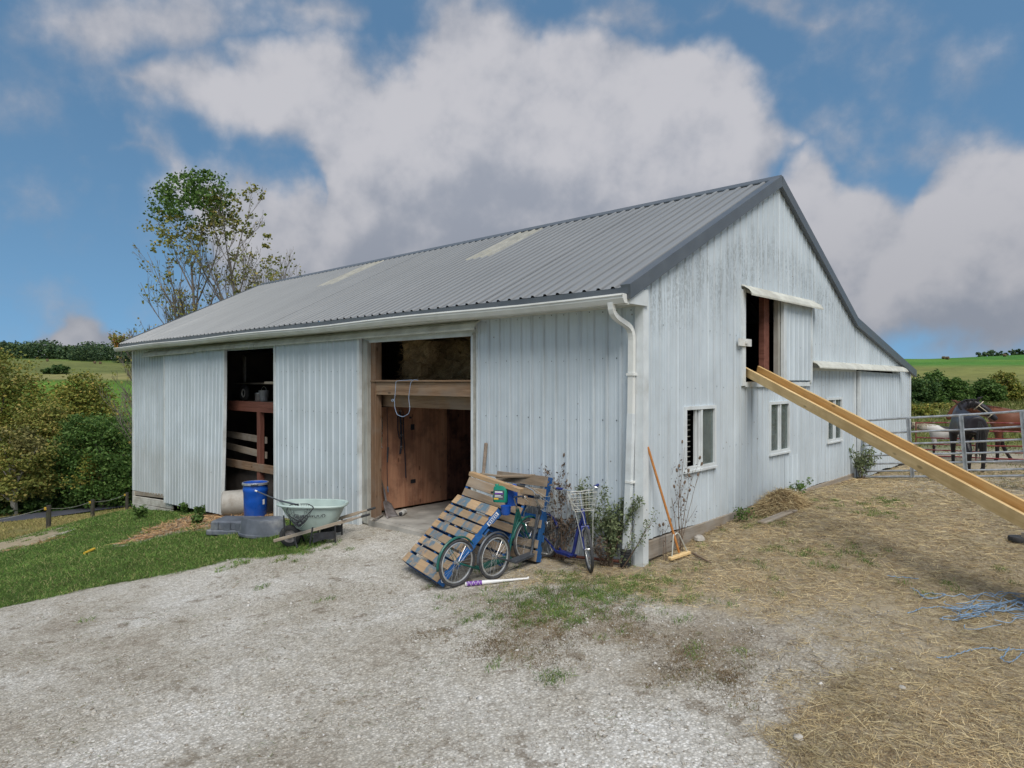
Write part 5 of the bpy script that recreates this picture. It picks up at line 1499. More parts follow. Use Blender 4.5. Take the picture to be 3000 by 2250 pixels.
def scooter(label, Rp, Fp, r, mat, lean, steer, basket=None, grip='rubber', fend=True, curved=False, front_f=True, bar_h=.98, plate=False):
    Rp = Vector(Rp); Fp = Vector(Fp); fwd = (Fp-Rp); b = fwd.length
    x = fwd.normalized(); y = Vector((0,0,1)).cross(x).normalized(); z = x.cross(y)
    Mm = Matrix((x,y,z)).transposed().to_4x4(); Mm.translation = Rp
    Mm = Mm @ Matrix.Rotation(R(lean),4,'X')
    t = thing('kick_scooter', label, 'scooter', M=Mm)
    # rear
    w = wheel_parts(t, r, name='rear_wheel'); w.location = (0,0,r)
    if fend: fender(t, r+.025, R(30), R(185), mat, 0, r, name='rear_fender')
    hx, hz = b-.17, .66
    deck_z = .135; dx0, dx1 = r+.07, b-r-.10
    fr = sub('frame', t)
    for s in (-1, 1):
        part('stay', MB().tube([(0,.055*s,r),(dx0-.02,.05*s,deck_z),(dx1,.05*s,deck_z)], .013, 8), M[mat], fr, smooth=True)
        if fend: part('fender_stay', MB().tube([(0,.05*s,r),(-.16,.03*s,r+r*.86)], .004, 5), M[mat], fr)
    if curved:
        dt = smooth_path([(dx1-.03,0,deck_z),(dx1+.01,0,deck_z+.03),(dx1+.05,0,.30),(dx1+.10,0,.50),(hx-.02,0,hz+.02)], 18, 3)
        part('down_tube', MB().tube(dt, .024, 10), M[mat], fr, smooth=True)
    else:
        part('down_tube', MB().tube(smooth_path([(dx1-.02,0,deck_z),(dx1+.02,0,deck_z+.03),(dx1+.06,0,.36),(hx-.02,0,hz+.01)], 14, 2), .02, 10), M[mat], fr, smooth=True)
        part('upper_tube', MB().tube([(dx1+.04,0,.25),(hx-.05,0,hz+.10)], .015, 8), M[mat], fr, smooth=True)
    if plate:
        part('gusset', MB().prism([(hx-.03,hz+.10),(hx-.02,hz-.12),(hx-.11,hz-.10)], -.012, .012), M[mat], fr)
    part('head_tube', MB().tube([(hx+.03,0,hz-.06),(hx-.04,0,hz+.14)], .026, 10), M[mat], fr, smooth=True)
    part('deck', MB().cbox((dx0-.03,-.065,deck_z+.012),(dx1+.02,.065,deck_z+.03),.006), M[mat], t)
    # steering assembly: turned about the raked head axis, all in one part
    st = sub('steering', t)
    ax = Vector((-.33,0,1)).normalized()
    q = Matrix.Translation((hx,0,hz)) @ Matrix.Rotation(R(steer),4,ax) @ Matrix.Translation((-hx,0,-hz))
    st.matrix_basis = q
    fw_ = wheel_parts(st, r, name='front_wheel'); fw_.location = (b,0,r)
    # sub-parts may not nest further: the fork, bar and stem hang on the steering part itself
    for s in (-1, 1):
        part('fork_leg', MB().tube(smooth_path([(hx+.05,.045*s,hz-.09),(hx+.09,.05*s,hz-.22),(b-.03,.052*s,r+.06),(b,.052*s,r)], 10, 1), [.015]*5+[.012]*5, 8), M[mat], st, smooth=True)
    part('fork_crown', MB().tube([(hx+.045,-.05,hz-.085),(hx+.045,.05,hz-.085)], .018, 8), M[mat], st)
    if front_f and fend: fender(st, r+.025, R(40), R(165), mat, b, r, name='front_fender')
    sx, sz = hx-.04-.33*(bar_h-hz-.14), bar_h
    part('stem', MB().tube([(hx-.04,0,hz+.13),(sx,0,sz-.01)], .013, 8), M['chrome'], st)
    bars = smooth_path([(sx-.15,-.29,sz+.06),(sx-.06,-.22,sz+.055),(sx+.02,-.11,sz+.02),(sx,0,sz),(sx+.02,.11,sz+.02),(sx-.06,.22,sz+.055),(sx-.15,.29,sz+.06)], 26, 1)
    part('handlebar', MB().tube(bars, .012, 8), M['chrome'], st, smooth=True)
    for s in (0, 1):
        e = bars[0] if s == 0 else bars[-1]; i = bars[4] if s == 0 else bars[-5]
        part('grip', MB().tube([e + (e-i).normalized()*.01, e.lerp(i,.5), i], .0175, 8), M[grip], st, smooth=True)
        part('brake_lever', MB().tube([i+Vector((.01,0,-.005)), i.lerp(e,.4)+Vector((.055,0,-.02)), e+Vector((.065,0,-.03))], .006, 5), M['chrome'], st)
    cb = smooth_path([bars[6], (sx+.16,-.16,sz-.10), (sx+.18,-.02,sz-.24), (hx+.10,.0,hz-.06)], 16, 2)
    part('brake_cable', MB().tube(cb, .004, 5), M['wire'], st, smooth=True)
    part('brake_caliper', MB().tube(smooth_path([(hx+.10,-.05,hz-.20),(hx+.10,-.05,hz-.12),(hx+.10,0,hz-.085),(hx+.10,.05,hz-.12),(hx+.10,.05,hz-.20)], 12, 1), .008, 6), M['chrome'], st)
    if basket:
        x0, x1 = sx+.06, sx+.32; z0, z1 = sz-.22, sz+.02; wy0, wy1 = .13, .18
        bm = MB(); 
        def rect(z, f):
            xa = x0 + .02*(1-f); xb = x0+.20 + (.06)*f; yy = wy0 + (wy1-wy0)*f
            return [Vector((xa,-yy,z)), Vector((xb,-yy,z)), Vector((xb,yy,z)), Vector((xa,yy,z))]
        for f in (0,.33,.66,1): bm.tube(rect(z0+(z1-z0)*f, f), .003 if f in (0,1) else .0021, 4, closed=True)
        A, B = rect(z0,0), rect(z1,1)
        for i in range(4):
            m = 7 if i % 2 else 5
            for k in range(m):
                bm.tube([A[i].lerp(A[(i+1)%4], k/m), B[i].lerp(B[(i+1)%4], k/m)], .0019, 3, cap=False)
        for k in range(1,6): bm.tube([A[0].lerp(A[3],k/6), A[1].lerp(A[2],k/6)], .0019, 3, cap=False)
        part('basket', bm, M[basket], st, kind='stuff', fixn=False)
        for s in (-1,1): part('basket_stay', MB().tube([(x0+.16,.12*s,z0),(b-.005,.062*s,r+.01)], .004, 5), M[basket], st)
    return t
def gp_(x, y): return (x, y, h(x, y)+.005)
scooter('dark green kick scooter leaning on the tan pallet', gp_(-1.69,-1.74), gp_(-1.66,-.40), .31, 'greenmetal', 2, 4, None, plate=True)
scooter('dark grey kick scooter with wire basket before the rear pallet', gp_(-1.48,-1.25), gp_(-1.50,-.12), .30, 'greymetal', 1, -24, 'wire', front_f=False)
scooter('navy blue kick scooter with pale wire basket beside the downspout', gp_(-1.52,-.15), gp_(-.50,-.50), .30, 'bluemetal', -5, -26, 'wire', grip='bluemetal', curved=True, front_f=False, bar_h=1.02)

# ------------------------------------------------------------------ bat, broom, small things
p0 = on_ground(1362,1720,.035); p1 = on_ground(1545,1700,.02)
Mb, Lb = frame(p0, p1)
bt = thing('softball_bat', 'white softball bat with a purple barrel lying on the gravel', 'bat', M=Mb @ Matrix.Rotation(PI/2,4,'Y'))
Lb = .84
pr = [(0,0),(.02,.002),(.028,.012),(.029,.10),(.029,.22),(.027,.30),(.020,.46),(.014,.58)]
part('barrel', MB().lathe(pr, 18), M['white'], bt, smooth=True)
part('barrel_print', MB().lathe([(.0295,.02),(.0300,.03),(.0300,.21),(.0295,.22)], 18), M['purple'], bt, smooth=True)
for k in range(3):
    for s in (-1, 1):
        pts = [(math.cos(a)*.0305, math.sin(a)*.0305, .05+.06*k + s*(a-PI)*.012) for a in np.linspace(0,2*PI,18)]
        part('barrel_stripe', MB().tube(pts, .0022, 4), M['white'], bt)
part('grip', MB().lathe([(.0145,.57),(.0155,.58),(.0135,.80),(.014,.81),(.024,.825),(.024,.838),(.0,.842)], 14), M['white'], bt, smooth=True)
# push broom with an orange handle on the gable side
hb0 = on_ground(1962,1648); hb1 = on_ground(2020,1628)
br_ = thing('push_broom', 'push broom with an orange handle leaning on the gable wall', 'broom', hb0.lerp(hb1,.5))
o = br_.location.copy()
up_ = Vector((0,0,.045))
A_, B_ = hb0-o+up_, hb1-o+up_
part('head', MB().beam(A_, B_, .065, .04, b=.006), M['pine_light'], br_)
bb_ = MB()
for k in range(140):
    q = A_.lerp(B_, random.random()) + Vector((random.uniform(-.02,.02), random.uniform(-.02,.02), -.018))
    bb_.tube([q, q+Vector((random.uniform(-.035,.035), random.uniform(-.035,.035), -.05))], .002, 3, cap=False)
part('bristles', bb_, M['deadstem'], br_, kind='stuff', fixn=False)
mid = A_.lerp(B_,.5)+Vector((0,0,.02)); tp = on_x(1898,1309,.03)-o
part('shaft', MB().tube([mid.lerp(tp,.015), tp], .0165, 10), M['handle'], br_, smooth=True)
c_ = mid.lerp(tp,.17)
for e in (A_.lerp(B_,.12), A_.lerp(B_,.9)):
    part('brace', MB().tube(smooth_path([e+Vector((0,0,.01)), e.lerp(c_,.75)+Vector((0,0,.12)), c_+Vector((.012,0,.02)), c_], 12, 2), .009, 6), M['wire'], br_, smooth=True)
dc = on_ground(2040,1632)
dk = part('branch', MB().tube(smooth_path([on_ground(2030,1628,.03), on_ground(2052,1640,.03), on_ground(2085,1655,.015)], 12), [.012]*12, 6), M['deadstem']); tag(dk, 'thin dead branch on the straw beside the broom', 'branch')
yl = part('toy_stick', MB().tube([on_ground(246,1627,.04), on_ground(275,1615,.05)], .03, 8), M['yellow']); tag(yl, 'short yellow stick lying in the lawn', 'stick')
gbd = plank('board', on_ground(2232,1538,.03), on_ground(2325,1500,.03), .14, .03, M['oldboard']); tag(gbd, 'grey weathered board half sunk in straw by the gable', 'board')
bsd = plank('board', on_ground(2462,1410,.05), on_ground(2478,1396,.06), .16, .04, M['oldboard']); tag(bsd, 'short broken board propped at the wall near the gate', 'board')
dbr = part('dark_hose', MB().tube(smooth_path([on_y(1600,1628,-.06), on_y(1690,1632,-.08), on_y(1760,1640,-.1), on_y(1815,1645,-.08)], 20), .022, 6), M['redwood']); tag(dbr, 'rusty brown pipe lying along the foot of the front wall', 'pipe')

# ------------------------------------------------------------------ chute from the hayloft
ch = thing('hay_chute', 'long new pine trough sloping from the loft door to the yard', 'chute', (0,3.2,2.6))
CD = Vector((.8390,-.5440,-.326)); CN = Vector((.5440,.8390,0)); CS = Vector((0,3.2,2.80))
def cp(t_, w_, dz): return CS + CD*t_ + CN*w_ + Vector((0,0,dz)) - Vector((0,3.2,2.6))
TE = 7.35
for (w_, mat, t0) in ((0,'pine_light',-.10), (.30,'pine',-.12)):
    plank('side_board', cp(t0, w_, 0), cp(TE, w_, 0), .04, .14, M[mat], ch, b=.004)
for k in range(2):
    plank('floor_board', cp(-.15, .087+.127*k, -.052), cp(TE, .087+.127*k, -.052), .122, .025, M['pine'], ch, b=.003)
for w_ in (.06, .24):
    q = cp(4.75, w_, -.10); g_ = q + Vector((0,3.2,2.6))
    part('prop', MB().cbox((q.x-.045,q.y-.045,h(g_.x,g_.y)-2.6-.05),(q.x+.045,q.y+.045,q.z+.02),.005), M['oldboard'], ch)
plank('cross_brace', cp(4.75,-.06,-.105), cp(4.75,.36,-.105), .06, .05, M['oldboard'], ch)
blk = on_ground(2985,1590)
bk2 = part('tyre_scrap', MB().lathe([(.05,0),(.10,.01),(.12,.05),(.11,.09),(.07,.10),(.03,.09)], 14, Matrix.Translation((blk.x,blk.y,blk.z-.01))), M['rubber'], smooth=True); tag(bk2, 'black rubber lump on the straw under the chute end', 'rubber')
# ------------------------------------------------------------------ gate, rear fence, horses
GY = 9.22
def gate():
    t = thing('tube_gate', 'galvanised tube gate hung on the barn wall beneath the chute', 'gate', (.14, GY, .43))
    o = Vector((.14, GY, .43)); Lg = 4.85
    fr = [0,.10,.23,.375,.56,.76,1.0]                        # rail heights, closer together near the ground
    sl = .118
    def gp(x, f, dy=0.0):
        hh = 1.30
        return Vector((x, dy + .02*math.sin(x*1.2), sl*x*(1-.12*math.sin(x*.8)) + hh*f))
    for f in fr:
        pts = [gp(x, f) for x in np.linspace(0, Lg, 14)]
        part('rail', MB().tube(pts, .024 if f in (0,1) else .021, 8), M['galv'], t, smooth=True)
    xs = [0.0, .93, 1.92, 2.95, 3.95, Lg]
    for i, x in enumerate(xs):
        ln = .05 if 0 < i < 5 else 0
        a = gp(x+ln*1.6, -.012, -.028); b = gp(x-ln*.4, 1.0, -.028)
        if i in (0, 5): part('end_post', MB().tube([gp(x,0), gp(x,1)], .025, 8), M['galv'], t, smooth=True)
        else:
            m = MB().beam(a, b, .03, .075, up=(0,1,0))
            part('upright', MB().beam(a, b, .075, .012, up=(0,1,0)).beam(a+Vector((.03,-.014,0)), b+Vector((.03,-.014,0)), .014, .03, up=(0,1,0)).beam(a+Vector((-.03,-.014,0)), b+Vector((-.03,-.014,0)), .014, .03, up=(0,1,0)), M['galv'], t)
    ck = thing('chain', 'short steel chain hanging at the hinge end of the gate', 'chain', (.20, GY-.06, 1.28))
    for k in range(16):
        z = -.04*k; 
        part('chain_link', MB().tube([(.012*math.cos(a)*(1 if k%2 else .3), .012*math.cos(a)*(.3 if k%2 else 1), z+.026*math.sin(a)) for a in np.linspace(0,2*PI,8,endpoint=False)], .0045, 4, closed=True), M['galv'], ck)
gate()
def red_fence():
    t = thing('red_panel', 'red tube fence panel behind the horses at the barn corner', 'fence', (.1, 14.4, .5))
    for i, z in enumerate((.0,.17,.34,.52,.72,.95)):
        part('rail', MB().tube([(x, .02*math.sin(x), z + .035*x + .01*math.sin(x*2+i)) for x in np.linspace(0, 8.5, 10)], .02, 7), M['redpipe'], t, smooth=True)
    for x in (0.02, 1.45, 3.1, 4.9, 6.8):
        part('upright', MB().tube([(x,-.03,-.1+.035*x), (x,-.03,.98+.035*x)], .014, 6), M['redpipe'], t)
red_fence()

def hidemat(name, c, legs=None, pinto=None, sheen=.42):
    m, nt, b, _ = new_mat(name)
    v = coords(nt, 'Object')
    n1 = noise(nt, v, 3.5, 4)
    col = ramp(nt, [(.3, tuple(x*.75 for x in c)), (.7, tuple(x*1.25 for x in c))], n1).outputs[0]
    sep = nt.nodes.new('ShaderNodeSeparateXYZ'); nt.links.new(v, sep.inputs[0])
    if pinto:
        pn = noise(nt, v, 1.35, 2, .4)
        wh = mrange(nt, mth(nt, 'ADD', pn, mth(nt, 'MULTIPLY', sep.outputs['X'], -.16)), .40, .44)
        col = mixc(nt, wh, col, (.62,.60,.56))
    if legs:
        k = mrange(nt, mth(nt, 'ADD', sep.outputs['Z'], mth(nt, 'MULTIPLY', n1, .18)), .82, .55)
        col = mixc(nt, k, col, legs)
    nt.links.new(col, b.inputs['Base Color']); b.inputs['Roughness'].default_value = sheen
    b.inputs['Specular IOR Level'].default_value = .35
    bump(nt, b, noise(nt, coords(nt, 'Object', (1,1,4)), 30, 3), .15, .01)
    return m
M['black_hide'] = hidemat('black_horse_hide', (.022,.020,.024), sheen=.36)
M['bay_hide'] = hidemat('bay_horse_hide', (.16,.060,.030), (.022,.018,.017))
M['pinto_hide'] = hidemat('pinto_pony_hide', (.035,.028,.026), None, True, .5)
M['black_hair'] = plain('black_hair', (.02,.018,.018), .6, 0, .3, 30)
M['brown_hair'] = plain('chestnut_hair', (.13,.045,.02), .6, 0, .4, 30)
M['cream_hair'] = plain('cream_hair', (.56,.50,.36), .7, 0, .2, 30)
M['darkpost'] = wood('dark_fence_post', (.035,.032,.028), (.085,.078,.065), .9, 1, False, None, ((.07,.085,.05), .5), 2)
M['hoof'] = plain('hoof_horn', (.05,.042,.036), .6, 0, .2, 20)

def horse(label, loc, rz, sc, hide, hair, neck, fore=None, hind=None, halter=None, tail=True, mane=None):
    """one continuous skin over a jointed skeleton; x forward, z up, withers at 1.55 before scaling"""
    V = []; E = []; Rr = []
    def v(p, r, par=None):
        V.append(p); Rr.append(r if isinstance(r, tuple) else (r, r))
        if par is not None: E.append((par, len(V)-1))
        return len(V)-1
    pelvis = v((-.52,0,1.20), (.27,.27))
    rump = v((-.78,0,1.17), (.20,.22), pelvis)
    loin = v((-.20,0,1.17), (.26,.30), pelvis)
    barrel = v((.12,0,1.13), (.28,.33), loin)
    chest = v((.46,0,1.14), (.25,.33), barrel)
    brisk = v((.68,0,1.10), (.17,.22), chest)
    last = v((.62,0,1.36), (.15,.22), chest)
    for p, r in neck: last = v(p, r, last)
    head_i = last
    fore = fore or [None, None]; hind = hind or [None, None]
    for i, s in enumerate((-1, 1)):
        F = fore[i] or [(.50,.17,.92),(.46,.17,.72),(.50,.16,.44),(.49,.16,.14),(.53,.16,.05)]
        l = chest
        for (x, y, z), r in zip(F, (.135,.088,.056,.043,.05)): l = v((x, y*s, z), r, l)
        v((F[-1][0]+.03, F[-1][1]*s, .015), .058, l)
        Hh = hind[i] or [(-.60,.16,1.0),(-.47,.17,.80),(-.76,.15,.50),(-.72,.15,.16),(-.68,.15,.06)]
        l = pelvis
        for (x, y, z), r in zip(Hh, (.20,.14,.066,.046,.052)): l = v((x, y*s, z), r, l)
        v((Hh[-1][0]+.04, Hh[-1][1]*s, .015), .06, l)
    me = bpy.data.meshes.new('body'); me.from_pydata([tuple(c*sc for c in p) for p in V], E, [])
    me.skin_vertices or me.skin_vertices
    t = thing('horse' if sc > .8 else 'pony', label, 'horse' if sc > .8 else 'pony', loc, rz)
    o = bpy.data.objects.new('body', me); link(o, t)
    md = o.modifiers.new('skin', 'SKIN'); md.use_smooth_shade = True
    if not me.skin_vertices:
        bpy.context.view_layer.objects.active = o
        bpy.ops.mesh.customdata_skin_add()
    for i, sv in enumerate(me.skin_vertices[0].data):
        sv.radius = (Rr[i][0]*sc, Rr[i][1]*sc); sv.use_root = (i == 0)
    ss = o.modifiers.new('sub', 'SUBSURF'); ss.levels = 2; ss.render_levels = 2
    me.materials.append(M[hide])
    pol = Vector(neck[-3][0])*sc; mz = Vector(neck[-1][0])*sc; mid_ = Vector(neck[-2][0])*sc
    hd = (mz-pol).normalized(); side = hd.cross(Vector((0,0,1))).normalized(); upv = side.cross(hd)
    for s in (-1, 1):
        e0 = pol + side*.055*s*sc + upv*.07*sc - hd*.02*sc
        part('ear', MB().tube([e0, e0 + (upv*.09 + side*.02*s - hd*.015)*sc, e0 + (upv*.185 + side*.012*s + hd*.02)*sc], [.03*sc,.036*sc,.004*sc], 7), M[hair if hair != 'cream_hair' else 'black_hair'], t, smooth=True)
        ey = pol.lerp(mid_, .62) + side*.098*s*sc + upv*.03*sc
        part('eye', MB().lathe([(0,-.018),(.014,-.01),(.018,0),(.014,.01),(0,.018)], 8, Matrix.Translation(ey) @ Matrix.Scale(sc,4)), M['blackmetal'], t, smooth=True)
    # mane along the crest
    crest = [Vector(p)*sc + Vector((0,0,1))*r_*sc*.9 for p, r_ in [((.45,0,1.36),.14)] + [(p, (r[1] if isinstance(r, tuple) else r)) for p, r in neck[:-2]]]
    cr = smooth_path(crest, 26, 1); mb = MB(); rr = random.Random(3)
    for i, p in enumerate(cr):
        for _ in range(9):
            q = p + Vector((rr.uniform(-.03,.03), rr.uniform(-.02,.02), .01))*sc
            s_ = side*(rr.choice((-1,1)) if mane is None else mane)*rr.uniform(.05,.13)*sc
            mb.tube([q, q + s_*.8 + Vector((rr.uniform(-.03,.03),0,.0))*sc, q + s_*1.1 + Vector((rr.uniform(-.06,.06),0,-rr.uniform(.12,.3)))*sc], [.012*sc,.010*sc,.002], 4, cap=False)
    part('mane', mb, M[hair], t, kind='stuff', fixn=False)
    if tail:
        mb = MB()
        for _ in range(60):
            a, b = rr.uniform(-.05,.05)*sc, rr.uniform(-.06,.06)*sc
            mb.tube(smooth_path([Vector((-.95*sc+a*.3, b*.3, 1.26*sc)), Vector((-1.06*sc+a, b, 1.12*sc)), Vector((-1.07*sc+a, b*1.5, .8*sc)), Vector((-1.03*sc+a*1.3, b*1.6, (.42+rr.uniform(-.1,.12))*sc))], 9, 1), [.014*sc]*6+[.010*sc,.006*sc,.002], 4, cap=False)
        part('tail', mb, M[hair], t, kind='stuff', fixn=False)
    if halter:
        rg = lambda c, d, r1, r2, n=14: [c + side*math.cos(a)*r1 + (d.cross(side)).normalized()*math.sin(a)*r2 for a in np.linspace(0,2*PI,n,endpoint=False)]
        hl = sub('halter', t)
        part('noseband', MB().tube(rg(mid_.lerp(mz,.45), hd, .098*sc, .105*sc), .012*sc, 5, closed=True), M[halter], hl)
        part('crownpiece', MB().tube(rg(pol.lerp(mid_,.30), hd, .128*sc, .155*sc), .013*sc, 5, closed=True), M[halter], hl)
        for s in (-1, 1): part('cheekpiece', MB().tube([pol.lerp(mid_,.35)+side*.125*s*sc, mid_.lerp(mz,.45)+side*.10*s*sc], .010*sc, 5), M[halter], hl)
    return t
# black horse: rump to the gate, neck bent round to the right over the bay's shoulder
pa = at_depth(2860, 1384, 16.4); gz = h(pa.x, pa.y)
view = math.atan2(FW.y, FW.x)
horse('black horse standing rump to the gate with its head turned right', (pa.x+math.cos(view-.32)*.72, pa.y+math.sin(view-.32)*.72, gz), view-.32, 1.0, 'black_hide', 'black_hair',
      [((.84,-.06,1.46),(.12,.19)), ((1.02,-.26,1.60),(.10,.15)), ((1.06,-.50,1.64),(.095,.12)), ((1.02,-.74,1.46),(.085,.115)), ((.94,-.96,1.20),(.062,.07))],
      halter='cream_hair', mane=1)
# bay: broadside, head away to the left behind the black one
pb = at_depth(2990, 1378, 18.0); gz = h(pb.x, pb.y)
horse('bay horse with black legs standing broadside behind the black one', (pb.x, pb.y, gz), view+PI/2-.68, 1.0, 'bay_hide', 'brown_hair',
      [((.90,.0,1.40),(.12,.18)), ((1.14,.0,1.48),(.10,.14)), ((1.36,.02,1.53),(.09,.115)), ((1.52,.04,1.36),(.085,.11)), ((1.66,.06,1.12),(.06,.07))],
      fore=[[(.50,.17,.92),(.46,.17,.72),(.40,.16,.46),(.28,.16,.20),(.20,.16,.08)], None], mane=-1)
pp = at_depth(2775, 1345, 19.9); gz = h(pp.x, pp.y)
horse('small black and white pony with a cream mane behind the fence', (pp.x, pp.y, gz), view+PI/2-.62, .66, 'pinto_hide', 'cream_hair',
      [((.88,.0,1.36),(.13,.19)), ((1.10,.0,1.44),(.11,.16)), ((1.32,.0,1.46),(.10,.13)), ((1.50,.02,1.30),(.09,.12)), ((1.66,.02,1.06),(.065,.075))], mane=-1)
# roadside fence
FP = []
for (u, v, dep) in ((141,1571,26),(270,1538,31.5),(371,1503,38)):
    p = at_depth(u, v, dep); p.z = h(p.x, p.y); FP.append(p)
d0 = FP[0]-FP[1]; FP2 = [FP[0] + d0*1.0] 
labels = ['tall dark fence post nearest the lawn', 'middle dark fence post on the slope above the lane', 'small fence post by the barn foundation beside the lane']
for p, lab in zip(FP, labels):
    t = thing('fence_post', lab, 'post', p, 0, 'posts of the roadside fence')
    hh = 1.2
    part('post', MB().tube([(0,0,-.3),(.01,.0,.4),(.0,.01,hh)], [.095,.09,.085], 9), M['darkpost'], t)
    part('insulator', MB().box((-.05,-.14,hh-.16),(.05,-.08,hh-.06)), M['yellow'], t)
e0 = FP[0] + (FP[0]-FP[1])*1.6; e0.z = h(e0.x, e0.y)
wire = [e0 + Vector((0,0,1.0))]
for p in FP: wire.append(p + Vector((0,-.1,1.1)))
wp_ = []
for a, b in zip(wire[:-1], wire[1:]):
    for q in np.linspace(0,1,8,endpoint=False): wp_.append(a.lerp(b, float(q)) + Vector((0,0,-.12*math.sin(q*PI))))
wp_.append(wire[-1])
tag(part('fence_wire', MB().tube(wp_, .007, 4), M['wire']), 'pale electric fence wire strung between the roadside posts', 'wire')
# ------------------------------------------------------------------ vegetation
def vnoise(x, y, s, seed=0):
    rs = np.random.default_rng(seed); T = rs.random((64, 64))
    xx = x*s; yy = y*s; xi = np.floor(xx).astype(int); yi = np.floor(yy).astype(int); fx = xx-xi; fy = yy-yi
    fx = fx*fx*(3-2*fx); fy = fy*fy*(3-2*fy)
    g = lambda a, b: T[a % 64, b % 64]
    return (g(xi,yi)*(1-fx)+g(xi+1,yi)*fx)*(1-fy) + (g(xi,yi+1)*(1-fx)+g(xi+1,yi+1)*fx)*fy
def raw_mesh(name, co, quads=None, tris=None, rnd=None, mat=None):
    me = bpy.data.meshes.new(name)
    nv = len(co); nq = 0 if quads is None else len(quads); nt_ = 0 if tris is None else len(tris)
    me.vertices.add(nv); me.vertices.foreach_set('co', np.asarray(co, np.float32).ravel())
    idx = np.concatenate([q.ravel() for q in (quads, tris) if q is not None])
    me.loops.add(len(idx)); me.loops.foreach_set('vertex_index', idx.astype(np.int32))
    me.polygons.add(nq+nt_)
    ls = np.concatenate([np.arange(nq)*4, nq*4 + np.arange(nt_)*3]); lt = np.concatenate([np.full(nq,4), np.full(nt_,3)])
    me.polygons.foreach_set('loop_start', ls.astype(np.int32)); me.polygons.foreach_set('loop_total', lt.astype(np.int32))
    me.update(calc_edges=True)
    if rnd is not None:
        a = me.attributes.new('rnd', 'FLOAT', 'FACE'); a.data.foreach_set('value', np.asarray(rnd, np.float32))
    if mat is not None: me.materials.append(mat)
    return me
def strands(P, D, L, Wd, bend, rnd):
    """ribbons: P base, D unit direction, L length, Wd width, bend = droop vector added at the tip"""
    n = len(P)
    side = np.cross(D, np.array([0,0,1.0]) + RNG.normal(0,.35,(n,3))); side /= np.linalg.norm(side,axis=1)[:,None]+1e-9
    w = (Wd/2)[:,None]*side
    mid = P + D*(L*.55)[:,None] + bend*.22; tip = P + D*L[:,None] + bend
    co = np.stack([P-w, P+w, mid-w*.8, mid+w*.8, tip], 1).reshape(-1,3)
    b = np.arange(n)*5
    q = np.stack([b, b+1, b+3, b+2], 1); t = np.stack([b+2, b+3, b+4], 1)
    return co, q, t, np.concatenate([rnd, rnd])
def strand_obj(name, P, D, L, Wd, bend, rnd, mat, parent=None, kind='stuff'):
    co, q, t, r = strands(P, D, L, Wd, bend, rnd)
    o = bpy.data.objects.new(name, raw_mesh(name, co, q, t, r, mat)); link(o, parent)
    if kind: o["kind"] = kind
    return o
def leaves(C, size, rnd, flat=.5, asp=.62):
    """leaf faces: a folded pair of triangles about each point"""
    n = len(C)
    d = RNG.normal(0,1,(n,3)); d[:,2] *= flat; d[:,2] -= .25; d /= np.linalg.norm(d,axis=1)[:,None]
    s = np.cross(d, RNG.normal(0,1,(n,3))); s /= np.linalg.norm(s,axis=1)[:,None]+1e-9
    L = size[:,None]
    co = np.stack([C-d*L*.5, C+s*L*.5*asp, C+d*L*.5, C-s*L*.5*asp], 1).reshape(-1,3)
    b = np.arange(n)*4
    return co, np.stack([b,b+1,b+2,b+3],1), rnd
M['grass'] = strandmat('grass_blades', [(0,(.08,.15,.036)), (.4,(.12,.235,.05)), (.7,(.18,.30,.075)), (.88,(.27,.32,.11)), (1,(.46,.42,.22))], .7, .25, 1.1)
M['drygrass'] = strandmat('dry_grass', [(0,(0.168,0.154,0.056)), (.5,(0.336,0.28,0.119)), (.8,(0.476,0.392,0.182)), (1,(0.224,0.28,0.07))], .85, .2, .4)
M['olive'] = strandmat('meadow_growth', [(0,(0.084,0.119,0.028)), (.5,(0.154,0.182,0.049)), (.8,(0.252,0.245,0.084)), (1,(0.42,0.378,0.196))], .85, .25, .25)
M['strawm'] = strandmat('straw_litter', [(0,(0.154,0.105,0.063)), (.35,(0.322,0.231,0.126)), (.7,(0.56,0.441,0.245)), (1,(0.812,0.686,0.434))], .8, 0, 1.4)
M['brownstraw'] = strandmat('old_bedding', [(0,(0.14,0.077,0.0392)), (.5,(0.35,0.203,0.105)), (1,(0.588,0.392,0.21))], .85, 0, 1.5)
M['weedm'] = strandmat('creeping_weeds', [(0,(0.098,0.07,0.042)), (.5,(0.21,0.147,0.084)), (.75,(0.28,0.21,0.119)), (.86,(0.126,0.154,0.049)), (1,(0.154,0.21,0.063))], .85, .1, 3)
LEAFM = {
 'green': strandmat('leaf_green', [(0,(0.0488,0.104,0.0268)), (.5,(0.0915,0.177,0.0439)), (1,(0.171,0.262,0.0732))], .55, .3, .25),
 'lime': strandmat('leaf_yellow_green', [(0,(0.122,0.171,0.0366)), (.5,(0.232,0.262,0.0586)), (.85,(0.366,0.336,0.0793)), (1,(0.488,0.366,0.104))], .55, .3, .25),
 'gold': strandmat('leaf_turning', [(0,(.14,.18,.045)), (.4,(.24,.265,.07)), (.75,(.35,.33,.09)), (1,(.46,.36,.13))], .6, .3, .25),
 'dark': strandmat('leaf_dark', [(0,(0.0317,0.0708,0.022)), (.6,(0.061,0.12,0.0366)), (1,(0.11,0.177,0.0512))], .55, .25, .3),
 'brown': strandmat('leaf_brown', [(0,(.12,.135,.05)), (.5,(.225,.215,.08)), (1,(.34,.295,.12))], .6, .2, .3),
 'far': strandmat('leaf_far', [(0,(0.0366,0.0708,0.0415)), (.6,(0.0708,0.122,0.061)), (1,(0.122,0.171,0.0732))], .7, .2, .03),
}
